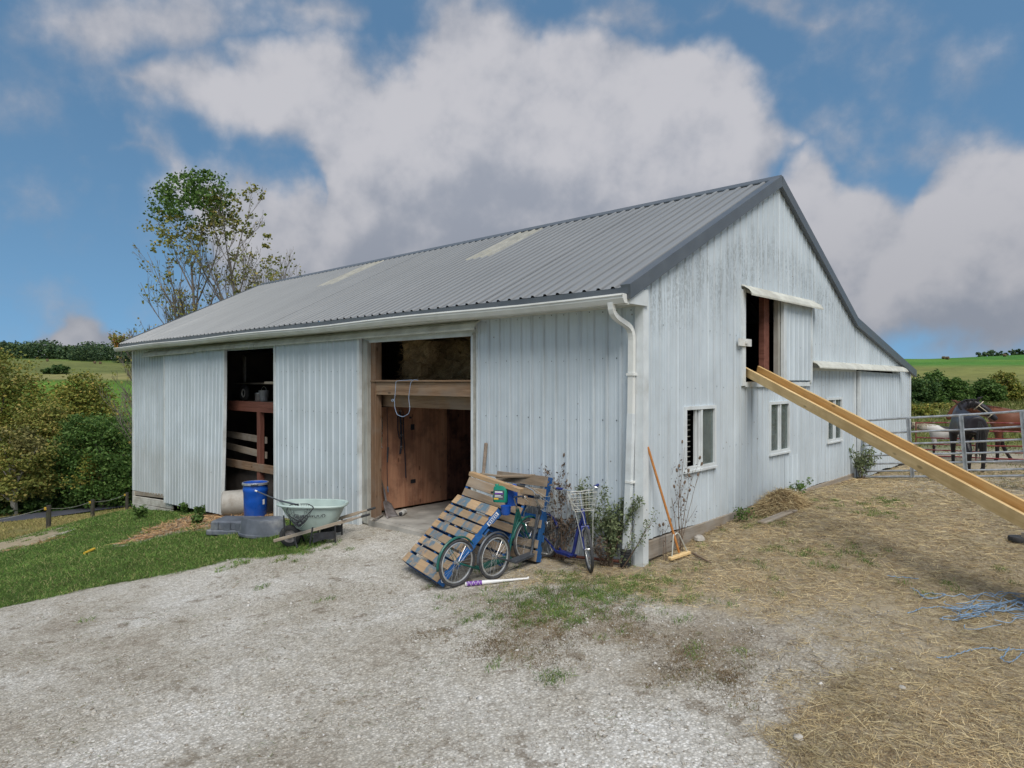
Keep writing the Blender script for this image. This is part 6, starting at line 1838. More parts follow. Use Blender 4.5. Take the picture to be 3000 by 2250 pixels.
def crown_points(ell, n, clump, rng):
    """leaf positions in a set of ellipsoids, gathered into clumps near their skins"""
    out = []
    vol = np.array([e[3]*e[4]*e[5] for e in ell])**.75; vol = vol/vol.sum()
    for e, w in zip(ell, vol):
        m = max(20, int(n*w)); nc = max(5, int(m/clump))
        d = rng.normal(0,1,(nc,3)); d /= np.linalg.norm(d,axis=1)[:,None]
        rad = rng.uniform(.25,1.3,nc)**.5
        cc = d*rad[:,None]*np.array(e[3:6]) + np.array(e[:3])
        k = rng.integers(0, nc, m); sp = min(e[3:6])*.20
        out.append(cc[k] + rng.normal(0,1,(m,3))*sp*np.array([1,1,.7]))
    return np.concatenate(out)
def tree(name, label, base, ell, n, leaf, kind, trunk=.25, bark='bark', clump=28, group=None, cat='tree', limbs=True, seed=1, second=None, frac=.3):
    """ell: (x, y, z, rx, ry, rz) about the base; second: another leaf colour for a share of the leaves"""
    rng = np.random.default_rng(seed)
    t = thing(name, label, cat, base, 0, group)
    P = crown_points(ell, n, clump, rng)
    if second is not None:
        sel = vnoise(P[:,0]+P[:,1]*.7, P[:,2], .35, seed) > (1-frac)
    else: sel = np.zeros(len(P), bool)
    for msk, kd in ((~sel, kind), (sel, second)):
        if msk.sum() == 0: continue
        Q = P[msk]; co, q, r = leaves(Q, rng.uniform(.7,1.35,len(Q))*leaf, rng.random(len(Q)))
        o = bpy.data.objects.new('crown', raw_mesh('crown', co, q, None, r, LEAFM[kd])); link(o, t)
    if limbs:
        mb = MB(); top = max(e[2] for e in ell)
        mb.tube(smooth_path([(0,0,-.4),(trunk*.5,0,top*.3),(-trunk*.3,trunk*.3,top*.6),(0,0,top*.95)], 10, 1), list(np.linspace(trunk, trunk*.25, 10)), 8)
        rr = random.Random(seed)
        for e in ell:
            for _ in range(3):
                s = Vector((0,0,min(e[2]*.6, top*.7)*rr.uniform(.5,1))); tgt = Vector(e[:3]) + Vector((rr.uniform(-.6,.6)*e[3], rr.uniform(-.6,.6)*e[4], rr.uniform(-.3,.7)*e[5]))
                m = s.lerp(tgt,.5)+Vector((rr.uniform(-.3,.3),rr.uniform(-.3,.3),.25*e[5]))
                mb.tube(smooth_path([s,m,tgt], 8, 1), list(np.linspace(trunk*.38, trunk*.05, 8)), 5)
        part('trunk', mb, M[bark], t, smooth=True)
    return t
def spot(u, v, dep):                                        # a tree's foot on the terrain below a sight line
    p = at_depth(u, v, dep); return Vector((p.x, p.y, h(p.x, p.y)))
def ellv(u0, v0, dep, foot, ru, rv, depth_r):               # crown ellipsoid from its place in the view
    c = at_depth(u0, v0, dep); k = dep/1960
    return (c.x-foot.x, c.y-foot.y, c.z-foot.z, max(ru*k, .3), max(ru*k, .3) if depth_r is None else depth_r, rv*k)
def seen_tree(label, u, dep, blobs, n, leaf, kind, **kw):
    """blobs in photo px (3000 wide): (u, v, ru, rv)"""
    f = spot(u, 1200, dep)
    tree(kw.pop('name', 'tree'), label, f, [ellv(a, b, dep, f, c, d, None) for a, b, c, d in blobs], n, leaf, kind, **kw)
LG = 'trees in the valley left of the barn'
seen_tree('large yellowing tree at the left edge above the lane', -30, 58, [(-20,1110,90,85),(20,1190,110,90),(-60,1260,120,110),(60,1280,90,80)], 24000, .25, 'lime', second='gold', frac=.4, group=LG, seed=3, trunk=.4, clump=40)
seen_tree('tall yellow-green tree rising behind the round green one', 238, 66, [(245,1140,55,48),(225,1190,75,60),(285,1200,55,60),(245,1260,95,70),(190,1290,60,80)], 20000, .26, 'lime', second='gold', frac=.3, group=LG, seed=5, trunk=.35, clump=36)
seen_tree('broad round green tree beside the barn end', 300, 53, [(285,1260,75,50),(330,1310,85,80),(240,1340,80,75),(300,1400,110,70),(230,1430,70,50),(360,1420,60,60)], 26000, .22, 'green', second='lime', frac=.18, group=LG, seed=7, trunk=.35, clump=40)
seen_tree('pale barked sycamore with thin yellow-brown leaves over the lane', 40, 50, [(30,1290,60,40),(90,1330,70,40),(10,1370,60,50),(80,1420,80,40),(-30,1440,60,50)], 10000, .24, 'gold', second='brown', frac=.4, group=LG, seed=9, trunk=.28, bark='palebark', clump=22)
seen_tree('brown leaved tree between the yellow and the green ones', 140, 56, [(130,1240,60,50),(150,1310,60,60),(110,1380,60,60)], 12000, .24, 'gold', second='brown', frac=.45, group=LG, seed=11, trunk=.25)
for i, (u, v, ru, rv, dep, lab) in enumerate([(40,1490,80,38,51,'dark shrub under the sycamore beside the lane'),(150,1480,70,40,52,'dark shrub under the brown tree beside the lane'),(250,1470,80,34,54,'dark shrub beneath the round green tree'),(355,1455,60,34,56,'dark shrub beside the lane near the barn end')]):
    seen_tree(lab, u, dep, [(u,v,ru,rv),(u+30,v+12,ru*.6,rv*.6),(u-34,v+10,ru*.6,rv*.6)], 3800, .26, 'dark', second='green', frac=.3, name='shrub', cat='shrub', group='shrubs along the lane', limbs=False, seed=20+i)
# far wood on the left ridge: one mass
def far_wood():
    rng = np.random.default_rng(5); P = []; 
    for i in range(46):
        u = -40 + 440*i/45 + rng.uniform(-8,8); dep = rng.uniform(345, 395)
        p = at_depth(u, 1056, dep); gz_ = h(p.x, p.y)
        rz_ = rng.uniform(3.6,5.6); rx = rng.uniform(3.5,5.5)
        d = rng.normal(0,1,(330,3)); d /= np.linalg.norm(d,axis=1)[:,None]
        P.append(d*np.array([rx,rx,rz_])*rng.uniform(.75,1.02,(330,1)) + np.array([p.x,p.y,gz_+rz_*.85]) + rng.normal(0,.35,(330,3)))
    P = np.concatenate(P); co, q, r = leaves(P, rng.uniform(.9,1.7,len(P)), rng.random(len(P)))
    o = bpy.data.objects.new('woodland', raw_mesh('woodland', co, q, None, r, LEAFM['far'])); link(o); o["kind"] = 'stuff'
    tag(o, 'dark wooded ridge along the far left skyline', 'woodland')
far_wood()
seen_tree('lone dark clump of bushes in the far left pasture', 165, 262, [(150,1088,22,12),(178,1084,24,14)], 1800, .9, 'dark', name='bush', cat='bush', limbs=False, seed=31)
# right hillside
RG = 'bushes on the hillside right of the barn'
seen_tree('tall dark green bush nearest the barn corner', 2690, 62, [(2690,1150,50,40),(2670,1180,50,40),(2720,1170,40,36)], 8500, .24, 'green', second='dark', frac=.5, name='bush', cat='bush', group=RG, seed=41, trunk=.12, clump=34)
seen_tree('tall peaked green bush in the middle of the hillside thicket', 2750, 66, [(2745,1112,26,22),(2745,1150,44,40),(2770,1165,40,36),(2725,1165,34,30)], 9000, .24, 'green', second='lime', frac=.25, name='bush', cat='bush', group=RG, seed=43, trunk=.12, clump=34)
seen_tree('smaller olive bush at the right of the thicket', 2800, 64, [(2795,1120,24,16),(2805,1155,36,32),(2830,1175,26,18)], 6000, .24, 'green', second='gold', frac=.3, name='bush', cat='bush', group=RG, seed=45, trunk=.1, clump=34)
seen_tree('dark rounded bush behind the black horse', 2895, 64, [(2890,1135,30,22),(2900,1155,40,24)], 6000, .22, 'dark', second='green', frac=.4, name='bush', cat='bush', group=RG, seed=47, trunk=.1, clump=34)
seen_tree('yellow-green bush at the right edge of the hillside', 2950, 66, [(2940,1118,30,24),(2955,1150,42,26),(2980,1155,30,20)], 7000, .22, 'lime', second='green', frac=.35, name='bush', cat='bush', group=RG, seed=49, trunk=.1, clump=34)
for i, (u, v, ru, rv, dep, kd, lab) in enumerate([(2690,1205,34,16,44,'olive','low tangle of weeds at the barn corner'),(2765,1196,40,12,52,'pale','pale flowering weeds on the bank behind the pony'),(2850,1190,44,12,54,'olive','yellowish weeds along the bank behind the black horse')]):
    seen_tree(lab, u, dep, [(u,v,ru,rv),(u+ru*.8,v+4,ru*.7,rv*.7)], 3200, .16, 'lime' if kd == 'olive' else 'gold', second='green', frac=.5, name='weeds', cat='weeds', limbs=False, seed=60+i)
for i, (u, w_, hh) in enumerate([(2872,18,15),(2898,16,20),(2918,20,18),(2945,8,16),(2964,8,20),(2982,14,22),(3000,12,18)]):
    lab = ['low dark tree first on the far right skyline','dark tree second on the far right skyline','broad green tree third on the far right skyline','thin tree standing apart on the far right skyline','slim taller tree on the far right skyline','full dark tree near the picture edge on the skyline','dark tree cut by the right picture edge on the skyline'][i]
    seen_tree(lab, u, 345, [(u,1046-hh*.35,w_,hh*.55),(u+w_*.5,1046-hh*.2,w_*.6,hh*.4)], 420, 1.1, 'far', name='far_tree', group='far trees on the right skyline', limbs=False, seed=70+i)
# round bales
def rbale(u, v, dep, lab):
    p = at_depth(u, v, dep); p.z = h(p.x, p.y)
    o = part('round_bale', MB().lathe([(0,-.6),(.56,-.6),(.64,-.54),(.66,0),(.64,.54),(.56,.6),(0,.6)], 18, Matrix.Translation((0,0,.62)) @ Matrix.Rotation(YAW+.5,4,'Z') @ Matrix.Rotation(PI/2,4,'X')), M['haydull'], smooth=True)
    o.location = p; tag(o, lab, 'hay bale', 'round bales in the fields')
rbale(2764,1068,300,'brown round bale beside another on the right hill'); rbale(2775,1073,280,'brown round bale just below its neighbour on the right hill'); rbale(2943,1054,320,'single round bale high on the right hill')
rbale(139,1053,330,'round bale below the wood on the left ridge'); rbale(278,1058,335,'round bale left of a pair near the barn eave'); rbale(294,1058,335,'round bale right of a pair near the barn eave')

# ------------------------------------------------------------------ tall thin trees behind the barn
def poplar(label, foot, dep, hgt, seed, crown, sparse, stems=1, spread=1.0, top_u=None):
    """crown: (u, v, ru, rv, leaves, colour) leafy masses as seen; sparse: leaves left on the bare twigs"""
    rr = random.Random(seed); rng = np.random.default_rng(seed)
    t = thing('poplar', label, 'tree', foot, 0, 'thin trees behind the barn')
    mb = MB(); tips = []
    def branch(p, d, L, r, lvl):
        n = 6; pts = [p]; q = p.copy(); dd = d.copy()
        for i in range(n):
            dd = (dd + Vector((rr.uniform(-.09,.09), rr.uniform(-.09,.09), .07 if lvl else .02))).normalized()
            q = q + dd*L/n; pts.append(q.copy())
        mb.tube(pts, list(np.linspace(r, max(r*.3,.008), n+1)), 5 if lvl else 7, cap=False)
        if lvl >= 3 or L < .6: tips.extend(pts[2:]); return
        if lvl >= 2: tips.extend(pts[3:])
        k = 12 if lvl == 0 else 5
        for i in range(k):
            f = rr.uniform(.22,.98) if lvl else .30 + .68*(i+rr.random())/k
            idx = min(int(f*n), n-1); b = pts[idx].lerp(pts[idx+1], f*n-idx)
            a = rr.uniform(0,2*PI); up_ = dd.copy()
            sd_ = Vector((math.cos(a), math.sin(a), 0)); sd_ = (sd_ - up_*sd_.dot(up_)).normalized()
            nd_ = (up_*rr.uniform(.9,1.3) + sd_*rr.uniform(.4,.75)*spread + Vector((0,0,.15))).normalized()
            branch(b, nd_, L*(rr.uniform(.34,.46) if lvl == 0 else rr.uniform(.38,.55))*(1.2-.55*f), r*(.42 if lvl == 0 else .45)*(1-.4*f), lvl+1)
    for s in range(stems):
        a = rr.uniform(0,2*PI)
        branch(Vector((rr.uniform(-.3,.3)*s, rr.uniform(-.3,.3)*s, -.3)), Vector((.13*s*math.cos(a), .13*s*math.sin(a), 1)).normalized(), hgt*rr.uniform(.86,.92)*(1 if s == 0 else .85), .17 if s == 0 else .11, 0)
    part('trunk', mb, M['bark'], t, smooth=True, fixn=False)
    sets = {}
    for (u, v, ru, rv, n_, kd) in crown:
        e = ellv(u, v, dep, foot, ru, rv, None)
        sets.setdefault(kd, []).append(crown_points([e], n_, 16, rng))
    if sparse:
        T = np.array([tuple(p) for p in tips]); k = rng.integers(0, len(T), sparse)
        sets.setdefault('gold', []).append(T[k] + rng.normal(0,1,(sparse,3))*.10)
    for kd, Ps in sets.items():
        Q = np.concatenate(Ps); co, q, r = leaves(Q, rng.uniform(.10,.20,len(Q)), rng.random(len(Q)), .8, .85)
        o = bpy.data.objects.new('crown', raw_mesh('crown', co, q, None, r, LEAFM[kd])); link(o, t)
    return t
def thin_tree(label, u, dep, vtop, seed, crown, sparse, stems, spread):
    f = spot(u, 1000, dep); poplar(label, f, dep, (at_depth(u, vtop, dep).z - f.z)*.86, seed, crown, sparse, stems, spread)
thin_tree('tall thin tree with a dense green top behind the barn roof', 590, 36, 505, 4, [(530,560,62,42,926,'green'),(600,560,70,48,1140,'green'),(580,620,95,45,1282,'green'),(485,600,40,60,427,'green'),(650,610,42,50,498,'gold'),(600,515,22,28,171,'green'),(520,670,75,40,541,'gold'),(620,680,60,36,456,'gold'),(560,730,100,36,342,'gold')], 1500, 3, 1.25)
thin_tree('slender yellowing tree right of the green topped one', 735, 37, 545, 8, [(745,570,26,40,156,'gold'),(700,640,22,50,156,'gold'),(740,650,30,50,156,'lime'),(770,700,24,40,114,'gold'),(700,770,40,50,228,'gold'),(780,780,40,40,199,'gold'),(720,840,50,24,171,'gold')], 520, 2, 1.0)
thin_tree('nearly bare low tree left of the green topped one', 470, 35, 760, 12, [], 700, 4, 1.3)
thin_tree('small bare sapling at the far end of the barn roof', 440, 34, 930, 15, [], 160, 2, 1.0)
# ------------------------------------------------------------------ plants by the walls
def herb(name, label, base, n, hgt, spread, mat_leaf, nleaf, leaf=.03, stem='deadstem', heads=0, lean=(0,0), seed=1, cat='plant', droop=.2, r0=.006):
    rr = random.Random(seed); rng = np.random.default_rng(seed)
    t = thing(name, label, cat, base)
    mb = MB(); tips = []; ends = []
    for i in range(n):
        a = rr.uniform(0,2*PI); L = hgt*rr.uniform(.6,1.05)
        d = Vector((math.cos(a)*spread + lean[0], math.sin(a)*spread + lean[1], 1)).normalized()
        p = Vector((rr.uniform(-.05,.05), rr.uniform(-.03,.03), 0)); pts = [p]
        for k in range(8):
            d = (d + Vector((rr.uniform(-.08,.08), rr.uniform(-.05,.05), rr.uniform(-.03,.03)-droop*.05*k/4))).normalized(); pts.append(pts[-1] + d*L/8)
        mb.tube(pts, list(np.linspace(r0, r0*.35, 9)), 4, cap=False); ends.append((pts[-1], d)); tips += pts[2:]
        for _ in range(3):
            k = rr.randint(3,7); dd = (d + Vector((rr.uniform(-.8,.8), rr.uniform(-.4,.4), .1))).normalized(); q = [pts[k]]
            for _k in range(4): dd = (dd + Vector((0,0,.12))).normalized(); q.append(q[-1] + dd*L*rr.uniform(.05,.09))
            mb.tube(q, list(np.linspace(r0*.5, r0*.2, 5)), 4, cap=False); ends.append((q[-1], dd)); tips += q[1:]
    part('stem', mb, M[stem], t, fixn=False)
    if nleaf:
        T = np.array([tuple(p) for p in tips]); k = rng.integers(0, len(T), nleaf)
        P = T[k] + rng.normal(0,1,(nleaf,3))*.03
        co, q, r = leaves(P, rng.uniform(.6,1.4,nleaf)*leaf, rng.random(nleaf), .9, .45)
        o = bpy.data.objects.new('foliage', raw_mesh('foliage', co, q, None, r, mat_leaf)); link(o, t)
    rr.shuffle(ends)
    for p, d in ends[:heads]:
        Mh, _ = frame(p, p+d)
        part('seed_head', MB().lathe([(0,-.005),(.012,.0),(.017,.02),(.012,.042),(0,.052)], 7, Mh @ Matrix.Rotation(PI/2,4,'Y')), M['deadstem'], t, smooth=True)
    return t
DLF = strandmat('dead_leaf', [(0,(.06,.045,.035)), (.5,(.13,.095,.07)), (1,(.21,.16,.12))], .8, .15)
def wl(u, y=-.14): 
    p = on_y(u, 1640, y); return Vector((p.x, y, h(p.x, y)))
herb('teasel', 'dry teasel stalks with seed heads between the two scooters', wl(1652), 6, 1.35, .16, DLF, 330, .05, heads=8, seed=3)
herb('weed_bush', 'brown tangled weed behind the blue scooter', wl(1635), 9, .8, .34, DLF, 420, .05, seed=4)
GLF = strandmat('mugwort_leaf', [(0,(.09,.12,.06)), (.5,(.16,.20,.10)), (1,(.24,.28,.14))], .8, .2)
herb('mugwort', 'grey-green bushy weed growing between scooter and downspout', wl(1790), 9, 1.05, .24, GLF, 2600, .045, seed=6, lean=(.04,-.02))
herb('mugwort', 'grey-green weed arching over the scooter basket', wl(1735,-.10), 5, 1.15, .20, GLF, 1100, .04, seed=7, lean=(-.12,0))
herb('mugwort', 'low green sprig reaching across the downspout', wl(1815,-.22), 4, .75, .35, GLF, 320, .035, seed=8, lean=(.30,-.02))
herb('weed_bush', 'brown dead undergrowth at the foot of the mugwort', wl(1770,-.2), 9, .55, .45, DLF, 320, .045, seed=9)
tb = Vector((.14, .72, h(.14,.72)))
herb('teasel', 'tall dry teasel with round heads beside the broom', tb, 6, 1.42, .17, DLF, 120, .035, heads=13, seed=12, lean=(0,.06))
herb('teasel', 'short dry teasel stalk near the barn corner', Vector((.16,.28,h(.16,.28))), 2, .55, .14, DLF, 20, .03, heads=3, seed=13)
gp0 = on_ground(2500,1400); 
herb('weed_clump', 'leafy grey-green weed clump at the gate hinge post', Vector((.22,8.85,h(.22,8.85))), 13, .85, .38, GLF, 900, .065, seed=14)
herb('weed_clump', 'small green weed at the gable wall foot by the hay pile', Vector((.22,4.9,h(.22,4.9))), 7, .35, .4, LEAFM['green'], 260, .05, seed=15, r0=.004)
herb('weed_clump', 'low dark nettle under the first gable window', Vector((.24,2.55,h(.24,2.55))), 7, .26, .5, LEAFM['green'], 200, .045, seed=16, r0=.004)
gpl = Vector((-L_-.12, EAVE_Y-.03, EAVE_Z-.16))
herb('gutter_weed', 'tuft of yellow-green grass growing in the far end of the gutter', gpl, 26, .62, .38, LEAFM['lime'], 240, .10, stem='handle', seed=17, r0=.006, droop=.9)
for (u, v, lab, sd, n_, hg) in ((560,1500,'bare thin shrub against the far sliding leaf',18,5,.75),):
    p = on_ground(u, v); herb('dead_shrub', lab, p, n_, hg, .25, DLF, 10, .02, seed=sd)
for i, (u, v, lab, hg) in enumerate(((545,1505,'broad leaved green weed below the far sliding leaf',.35),(575,1535,'sprawling green vine on the old bedding',.22),(410,1520,'green weed clump at the foundation corner',.4),(850,1490,'yellowish weed clump behind the wheelbarrow',.6),(590,1510,'low green dock on the straw before the sliding leaf',.22))):
    p = on_ground(u, v); herb('dock_weed', lab, p, 9, hg, .6, LEAFM['lime' if i == 3 else 'green'], 260, .10, seed=30+i, r0=.004)
# ------------------------------------------------------------------ ground cover (nobody could count it)
def polar_pts(n, r0, r1, a0, a1, power=1.0):
    rho = r0 + (r1-r0)*RNG.random(n)**power; phi = np.radians(a0 + (a1-a0)*RNG.random(n))
    a = rho*np.sin(phi); b = rho*np.cos(phi)
    x = CAM.x + RT.x*a + FW.x*b; y = CAM.y + RT.y*a + FW.y*b
    return x, y, rho
def inside(x, y): return (x > -19.5) & (x < .03) & (y > -.03) & (y < 14.3)
def rough(x, y): return .5*vnoise(x,y,.7,1) + .3*vnoise(x,y,2.1,2) + .2*vnoise(x,y,5.5,3)
def grass_patch(name, x, y, rho, hmin, hmax, mat, wk=1.0, lean=.5, cut=None, kind='stuff'):
    z = H(x, y); n = len(x)
    D = RNG.normal(0,lean,(n,3)); D[:,2] = 1; D /= np.linalg.norm(D,axis=1)[:,None]
    L = RNG.uniform(hmin,hmax,n)
    W = np.maximum(.0045, .00055*rho)*wk*RNG.uniform(.7,1.3,n)
    bend = np.c_[RNG.normal(0,.35,(n,2)), -RNG.uniform(.1,.5,n)]*L[:,None]
    return strand_obj(name, np.c_[x,y,z-.005], D, L, W, bend, RNG.random(n), mat, kind=kind)
# lawn on the left
x, y, rho = polar_pts(260000, 8.5, 34, -46, -12, 1.0)
mk, out = masks(x, y)
k = (mk[0] + .9*(rough(x,y)-.5) + .6*(vnoise(x,y,2.8,31)-.5) > .42) & ~inside(x,y) & (out < .9)
grass_patch('lawn_grass', x[k], y[k], rho[k], .035, .11, M['grass'], 1.0, .55)
# edge tufts and small green patches in the yard (2212 px notes: u, v, spread across, spread along, count)
PX, PY = [], []
for (u, v, su, sv, n_) in [(1270,1282,.75,.32,6000),(1200,1300,.6,.22,3200),(1330,1262,.35,.16,1500),(1130,1318,.4,.12,500),(1740,1200,.38,.22,1000),(1880,1085,.45,.3,900),(1930,1110,.4,.2,500),(1820,1190,.25,.15,350),(1215,1462,.12,.05,260),(640,1195,.30,.16,900),(530,1215,.22,.10,400),(690,1175,.4,.08,500),(1360,1332,.25,.1,250),(1190,1340,.3,.1,300),(2060,1270,.4,.12,350),(1650,1135,.35,.1,400),(1610,1120,.25,.1,400),(1110,1440,.1,.05,90),(1480,1415,.2,.08,160)]:
    c = gd(u, v)
    nc = max(4, n_//45); ca = RNG.normal(0,su,nc); cb = RNG.normal(0,sv*1.6,nc); ii = RNG.integers(0,nc,n_)
    a = ca[ii] + RNG.normal(0,.045,n_); b = cb[ii] + RNG.normal(0,.055,n_)
    PX.append(c.x + RT.x*a + FW.x*b); PY.append(c.y + RT.y*a + FW.y*b)
x = np.concatenate(PX); y = np.concatenate(PY); k = ~inside(x,y); x = x[k]; y = y[k]; rho, _ = polar(x, y)
grass_patch('grass_tufts', x, y, rho, .03, .10, M['grass'], 1.0, .6)
# rough dry grass down to the lane, meadow on the right
x, y, rho = polar_pts(60000, 20, 64, -46, -26)
_, out = masks(x, y); rr_ = rough(x*.4, y*.4)
zr = np.abs(0)
k = (out > .05) & (rr_ > .30) & ~inside(x,y)
# keep the lane clear
RD = np.array([[CAM.x+RT.x*a+FW.x*b, CAM.y+RT.y*a+FW.y*b] for a, b in [(-46,14),(-43,26),(-37,40.5),(-35.2,45.6),(-33.6,50),(-31.2,54.8),(-27,62),(-18,76)]])
dmin = np.full(len(x), 1e9)
for i in range(len(RD)-1):
    a_, b_ = RD[i], RD[i+1]; ab = b_-a_; tt = np.clip(((x-a_[0])*ab[0]+(y-a_[1])*ab[1])/(ab@ab), 0, 1)
    dmin = np.minimum(dmin, np.hypot(x-a_[0]-tt*ab[0], y-a_[1]-tt*ab[1]))
k &= dmin > 2.5
grass_patch('dry_grass', x[k], y[k], rho[k], .08, .26, M['drygrass'], .9, .5)
x, y, rho = polar_pts(60000, 26, 110, 20, 46, .8)
k = ~inside(x,y) & (rough(x*.3,y*.3) > .34) & (sstep(25,34,rho) > RNG.random(len(x)))
grass_patch('meadow_growth', x[k], y[k], rho[k], .15, .55, M['olive'], 1.3, .5)
x, y, rho = polar_pts(9000, 17, 30, 22, 42, 1)
k = ~inside(x,y) & (rough(x,y) > .5)
grass_patch('paddock_grass', x[k], y[k], rho[k], .04, .12, M['olive'], 1.0, .5)
# straw and old hay over the right of the yard
def litter(name, x, y, rho, lmin, lmax, mat, up=.12, zoff=.004, hill=None, wk=1.0):
    n = len(x); z = H(x, y) + zoff + RNG.random(n)*.018
    if hill is not None: z = z + hill
    a = RNG.uniform(0, 2*PI, n); D = np.c_[np.cos(a), np.sin(a), RNG.normal(.02,up,n)]; D /= np.linalg.norm(D,axis=1)[:,None]
    L = RNG.uniform(lmin,lmax,n)*(.7+.6*RNG.random(n))
    W = np.maximum(.0028, .00040*rho)*RNG.uniform(.7,1.4,n)*wk
    bend = np.c_[RNG.normal(0,.18,(n,2)), RNG.normal(-.03,.05,n)]*L[:,None]
    return strand_obj(name, np.c_[x,y,z], D, L, W, bend, RNG.random(n), mat)
x, y, rho = polar_pts(330000, 3.6, 21, -20, 46, 1.15)
mk, out = masks(x, y)
cover = mk[1] + .8*(rough(x,y)-.5) + .35*(vnoise(x,y,9,7)-.5)
k = (cover > .30 + .50*RNG.random(len(x))) & ~inside(x,y)
litter('straw_litter', x[k], y[k], rho[k], .05, .19, M['strawm'])
x, y, rho = polar_pts(26000, 12, 22, -42, -16, 1)
mk, out = masks(x, y); k = (mk[1] > .45) & ((y < -.02) | ((x < -9.4) & (x > -12.6) & (y < .5)))
litter('old_bedding', x[k], y[k], rho[k], .08, .28, M['brownstraw'], .22, wk=2.2)
# scattered stalks and wisps over the gravel
x, y, rho = polar_pts(34000, 3.8, 16, -42, 30, 1.1)
k = (vnoise(x,y,1.6,12)*.6 + vnoise(x,y,4.5,13)*.4 > .60) & ~inside(x,y)
litter('loose_stalks', x[k], y[k], rho[k], .02, .09, M['weedm'], .1)
# low brown weeds in tufts
x, y, rho = polar_pts(20000, 4, 15, -30, 34, 1.1)
mk, out = masks(x, y)
k = (mk[2] + 1.2*(rough(x,y)-.5) > .38 + .38*RNG.random(len(x))) & ~inside(x,y)
cx, cy = x[k], y[k]; nb = RNG.integers(14, 70, len(cx)); sp = RNG.uniform(.02,.09,len(cx))
ci = np.repeat(np.arange(len(cx)), nb)
x = cx[ci] + RNG.normal(0,1,len(ci))*sp[ci]; y = cy[ci] + RNG.normal(0,1,len(ci))*sp[ci]*1.3
k = ~inside(x,y); x, y, ci = x[k], y[k], ci[k]; rho, _ = polar(x, y)
o = grass_patch('creeping_weeds', x, y, rho, .012, .05, M['weedm'], .9, 1.0)
hue = RNG.random(len(cx))[ci]*.8 + RNG.random(len(ci))*.2
o.data.attributes['rnd'].data.foreach_set('value', np.concatenate([hue, hue]).astype(np.float32))
# hay heap against the gable
HP = (.36, 3.85)
hp = thing('hay_heap', 'brown heap of loose hay against the gable wall under the chute', 'hay heap', (HP[0], HP[1], h(*HP)))
mb = MB(); vs = []; n_ = 18
for j in range(6):
    for i in range(n_):
        a = 2*PI*i/n_; f = j/5
        vs.append((math.cos(a)*.36*f*(1+.15*math.sin(3*a)) , math.sin(a)*.85*f*(1+.12*math.sin(2*a+1)), .30*(1-f**1.6)-.03*f))
mb.add(vs, [(j*n_+i, j*n_+(i+1)%n_, (j+1)*n_+(i+1)%n_, (j+1)*n_+i) for j in range(5) for i in range(n_)])
part('mound', mb, M['hay'], hp, smooth=True, fixn=False)
n = 9000; a = RNG.uniform(0,2*PI,n); f = np.sqrt(RNG.random(n))*1.12
px = np.cos(a)*.36*f; py = np.sin(a)*.85*f; pz = np.maximum(.30*(1-f**1.6),0) + RNG.random(n)*.02 - .01
aa = RNG.uniform(0,2*PI,n); D = np.c_[np.cos(aa), np.sin(aa), RNG.normal(-.1,.3,n)]; D /= np.linalg.norm(D,axis=1)[:,None]
L = RNG.uniform(.06,.2,n)
strand_obj('loose_hay', np.c_[px,py,pz], D, L, np.full(n,.0065), np.c_[RNG.normal(0,.2,(n,2)), RNG.normal(-.1,.1,n)]*L[:,None], RNG.random(n), M['strawm'], hp)
# gravel: small angular stones
def stones(name, x, y, s, mat):
    n = len(x); z = H(x, y)
    base = np.array([[1,0,0],[-1,0,0],[0,1,0],[0,-1,0],[0,0,1],[0,0,-1]], float)
    V = np.repeat(base[None], n, 0)*RNG.uniform(.55,1.25,(n,6,1)) + RNG.normal(0,.16,(n,6,3))
    V *= s[:,None,None]; V[:,:,2] *= .62
    a = RNG.uniform(0,2*PI,n); c, q = np.cos(a), np.sin(a)
    X = V[:,:,0]*c[:,None]-V[:,:,1]*q[:,None]; Y = V[:,:,0]*q[:,None]+V[:,:,1]*c[:,None]
    co = np.stack([X+x[:,None], Y+y[:,None], V[:,:,2]+(z+s*.18)[:,None]], -1).reshape(-1,3)
    F = np.array([[0,2,4],[2,1,4],[1,3,4],[3,0,4],[2,0,5],[1,2,5],[3,1,5],[0,3,5]])
    tr = (np.arange(n)[:,None,None]*6 + F[None]).reshape(-1,3)
    o = bpy.data.objects.new(name, raw_mesh(name, co, None, tr, np.repeat(RNG.random(n), 8), mat)); link(o); o["kind"] = 'stuff'
    return o
M['stone'] = strandmat('limestone_chips', [(0,(.24,.21,.17)), (.3,(.40,.37,.32)), (.7,(.52,.49,.44)), (.95,(.60,.58,.54)), (1,(.70,.69,.66))], .9)
x, y, rho = polar_pts(80000, 3.9, 19, -44, 40, 1.25)
mk, out = masks(x, y)
k = (mk[0] < .45) & (mk[1] + .3*(RNG.random(len(x))-.5) < .62) & ~inside(x,y) & (out < .5) & (vnoise(x,y,1.1,21)*.5+vnoise(x,y,3.2,22)*.5 > .28*RNG.random(len(x))+.16)
x, y, rho = x[k], y[k], rho[k]; mk = mk[:,k]
s = np.exp(RNG.normal(math.log(.0052), .55, len(x)))
stones('gravel', x, y, np.minimum(s, .03), M['stone'])
x, y, rho = polar_pts(1500, 4.5, 13, -18, 30, 1.1); mk, _ = masks(x, y)
k = ((mk[2] > .35) | (RNG.random(len(x)) < .12)) & ~inside(x,y)
stones('coarse_gravel', x[k], y[k], RNG.uniform(.009,.02,k.sum()), M['stone'])
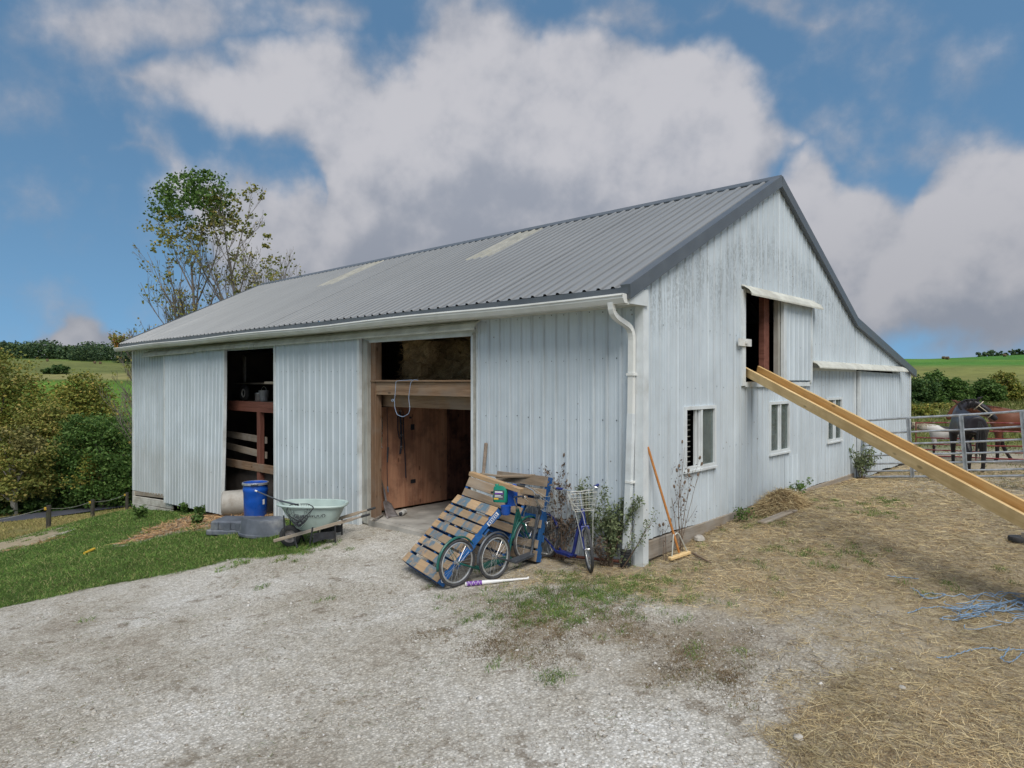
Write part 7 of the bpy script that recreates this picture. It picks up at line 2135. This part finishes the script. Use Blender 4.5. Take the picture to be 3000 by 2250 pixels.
# a few bigger stones one can point at
for i, (u, v, s_, lab) in enumerate([(2340,2168,.036,'pale fist-sized stone near the bottom edge in the straw'),(2645,2020,.03,'grey stone lying in straw right of the drive'),(2050,1585,.09,'grey rock at the gable footing behind the broom')]):
    p = on_ground(u, v); mb = MB(); rr = random.Random(i)
    mb.lathe([(0,-.3),(.7,-.2),(1,.1),(.85,.5),(.45,.75),(0,.8)], 9, Matrix.Translation((0,0,.1)))
    mb.v = [tuple(Vector(q)*s_*rr.uniform(.86,1.12)) for q in mb.v]
    o = part('stone', mb, M['concrete'], None, Matrix.Translation(p), smooth=False); tag(o, lab, 'stone')
# ------------------------------------------------------------------ baling twine
def twine(name, label, pts, n=50, jit=.02, r=.0042, seed=1):
    rr = random.Random(seed); P = []
    for q in smooth_path([on_ground(u, v, .02) for u, v in pts], n, 1):
        q = q + Vector((rr.uniform(-jit,jit), rr.uniform(-jit,jit), 0)); P.append(Vector((q.x, q.y, h(q.x,q.y)+.018+rr.uniform(0,.012))))
    return tag(part(name, MB().tube(P, r, 5), M['twine'], smooth=True, fixn=False), label, 'twine', 'blue baling twine on the straw')
twine('twine', 'single blue twine with a knotted end in the lower right', [(2748,1937),(2790,1932),(2830,1918),(2880,1906),(2940,1912),(2990,1912),(3040,1918)], 60, .008)
twine('twine', 'blue twine loop trailing below the knot at the right edge', [(2960,1905),(2950,1925),(2932,1938),(2945,1950),(2975,1945),(2995,1922),(3030,1925)], 40, .008, seed=3)
twine('twine', 'coiled blue twine ring lying above the tangled heap', [(2670,1728),(2690,1740),(2703,1755),(2740,1760),(2770,1752),(2772,1746),(2720,1746),(2698,1752),(2715,1762),(2760,1756)], 60, .008, seed=4)
twine('twine', 'faint blue twine lying in the straw uphill of the ring', [(2600,1694),(2640,1697),(2690,1702)], 24, .01, seed=5)
twine('twine', 'thin blue twine trailing left from the tangled heap', [(2660,1805),(2700,1790),(2760,1785),(2800,1795),(2860,1790)], 40, .015, seed=6)
hc = on_ground(2940, 1795)
th = thing('twine_heap', 'tangled heap of blue baling twine at the right edge', 'twine heap', hc, 0, 'blue baling twine on the straw')
mb = MB(); rr = random.Random(9)
for i in range(46):
    pts = []; u0 = rr.uniform(2790,3060); v0 = 1790 + rr.gauss(0,16) - (u0-2900)*.05
    for k in range(5):
        q = on_ground(u0 + (k-2)*rr.uniform(14,40), v0 + rr.gauss(0,9)); pts.append(q - hc + Vector((0,0,.015+rr.random()*.05)))
    mb.tube(smooth_path(pts, 18, 1), .0038, 4, cap=False)
part('strands', mb, M['twine'], th, kind='stuff', fixn=False)
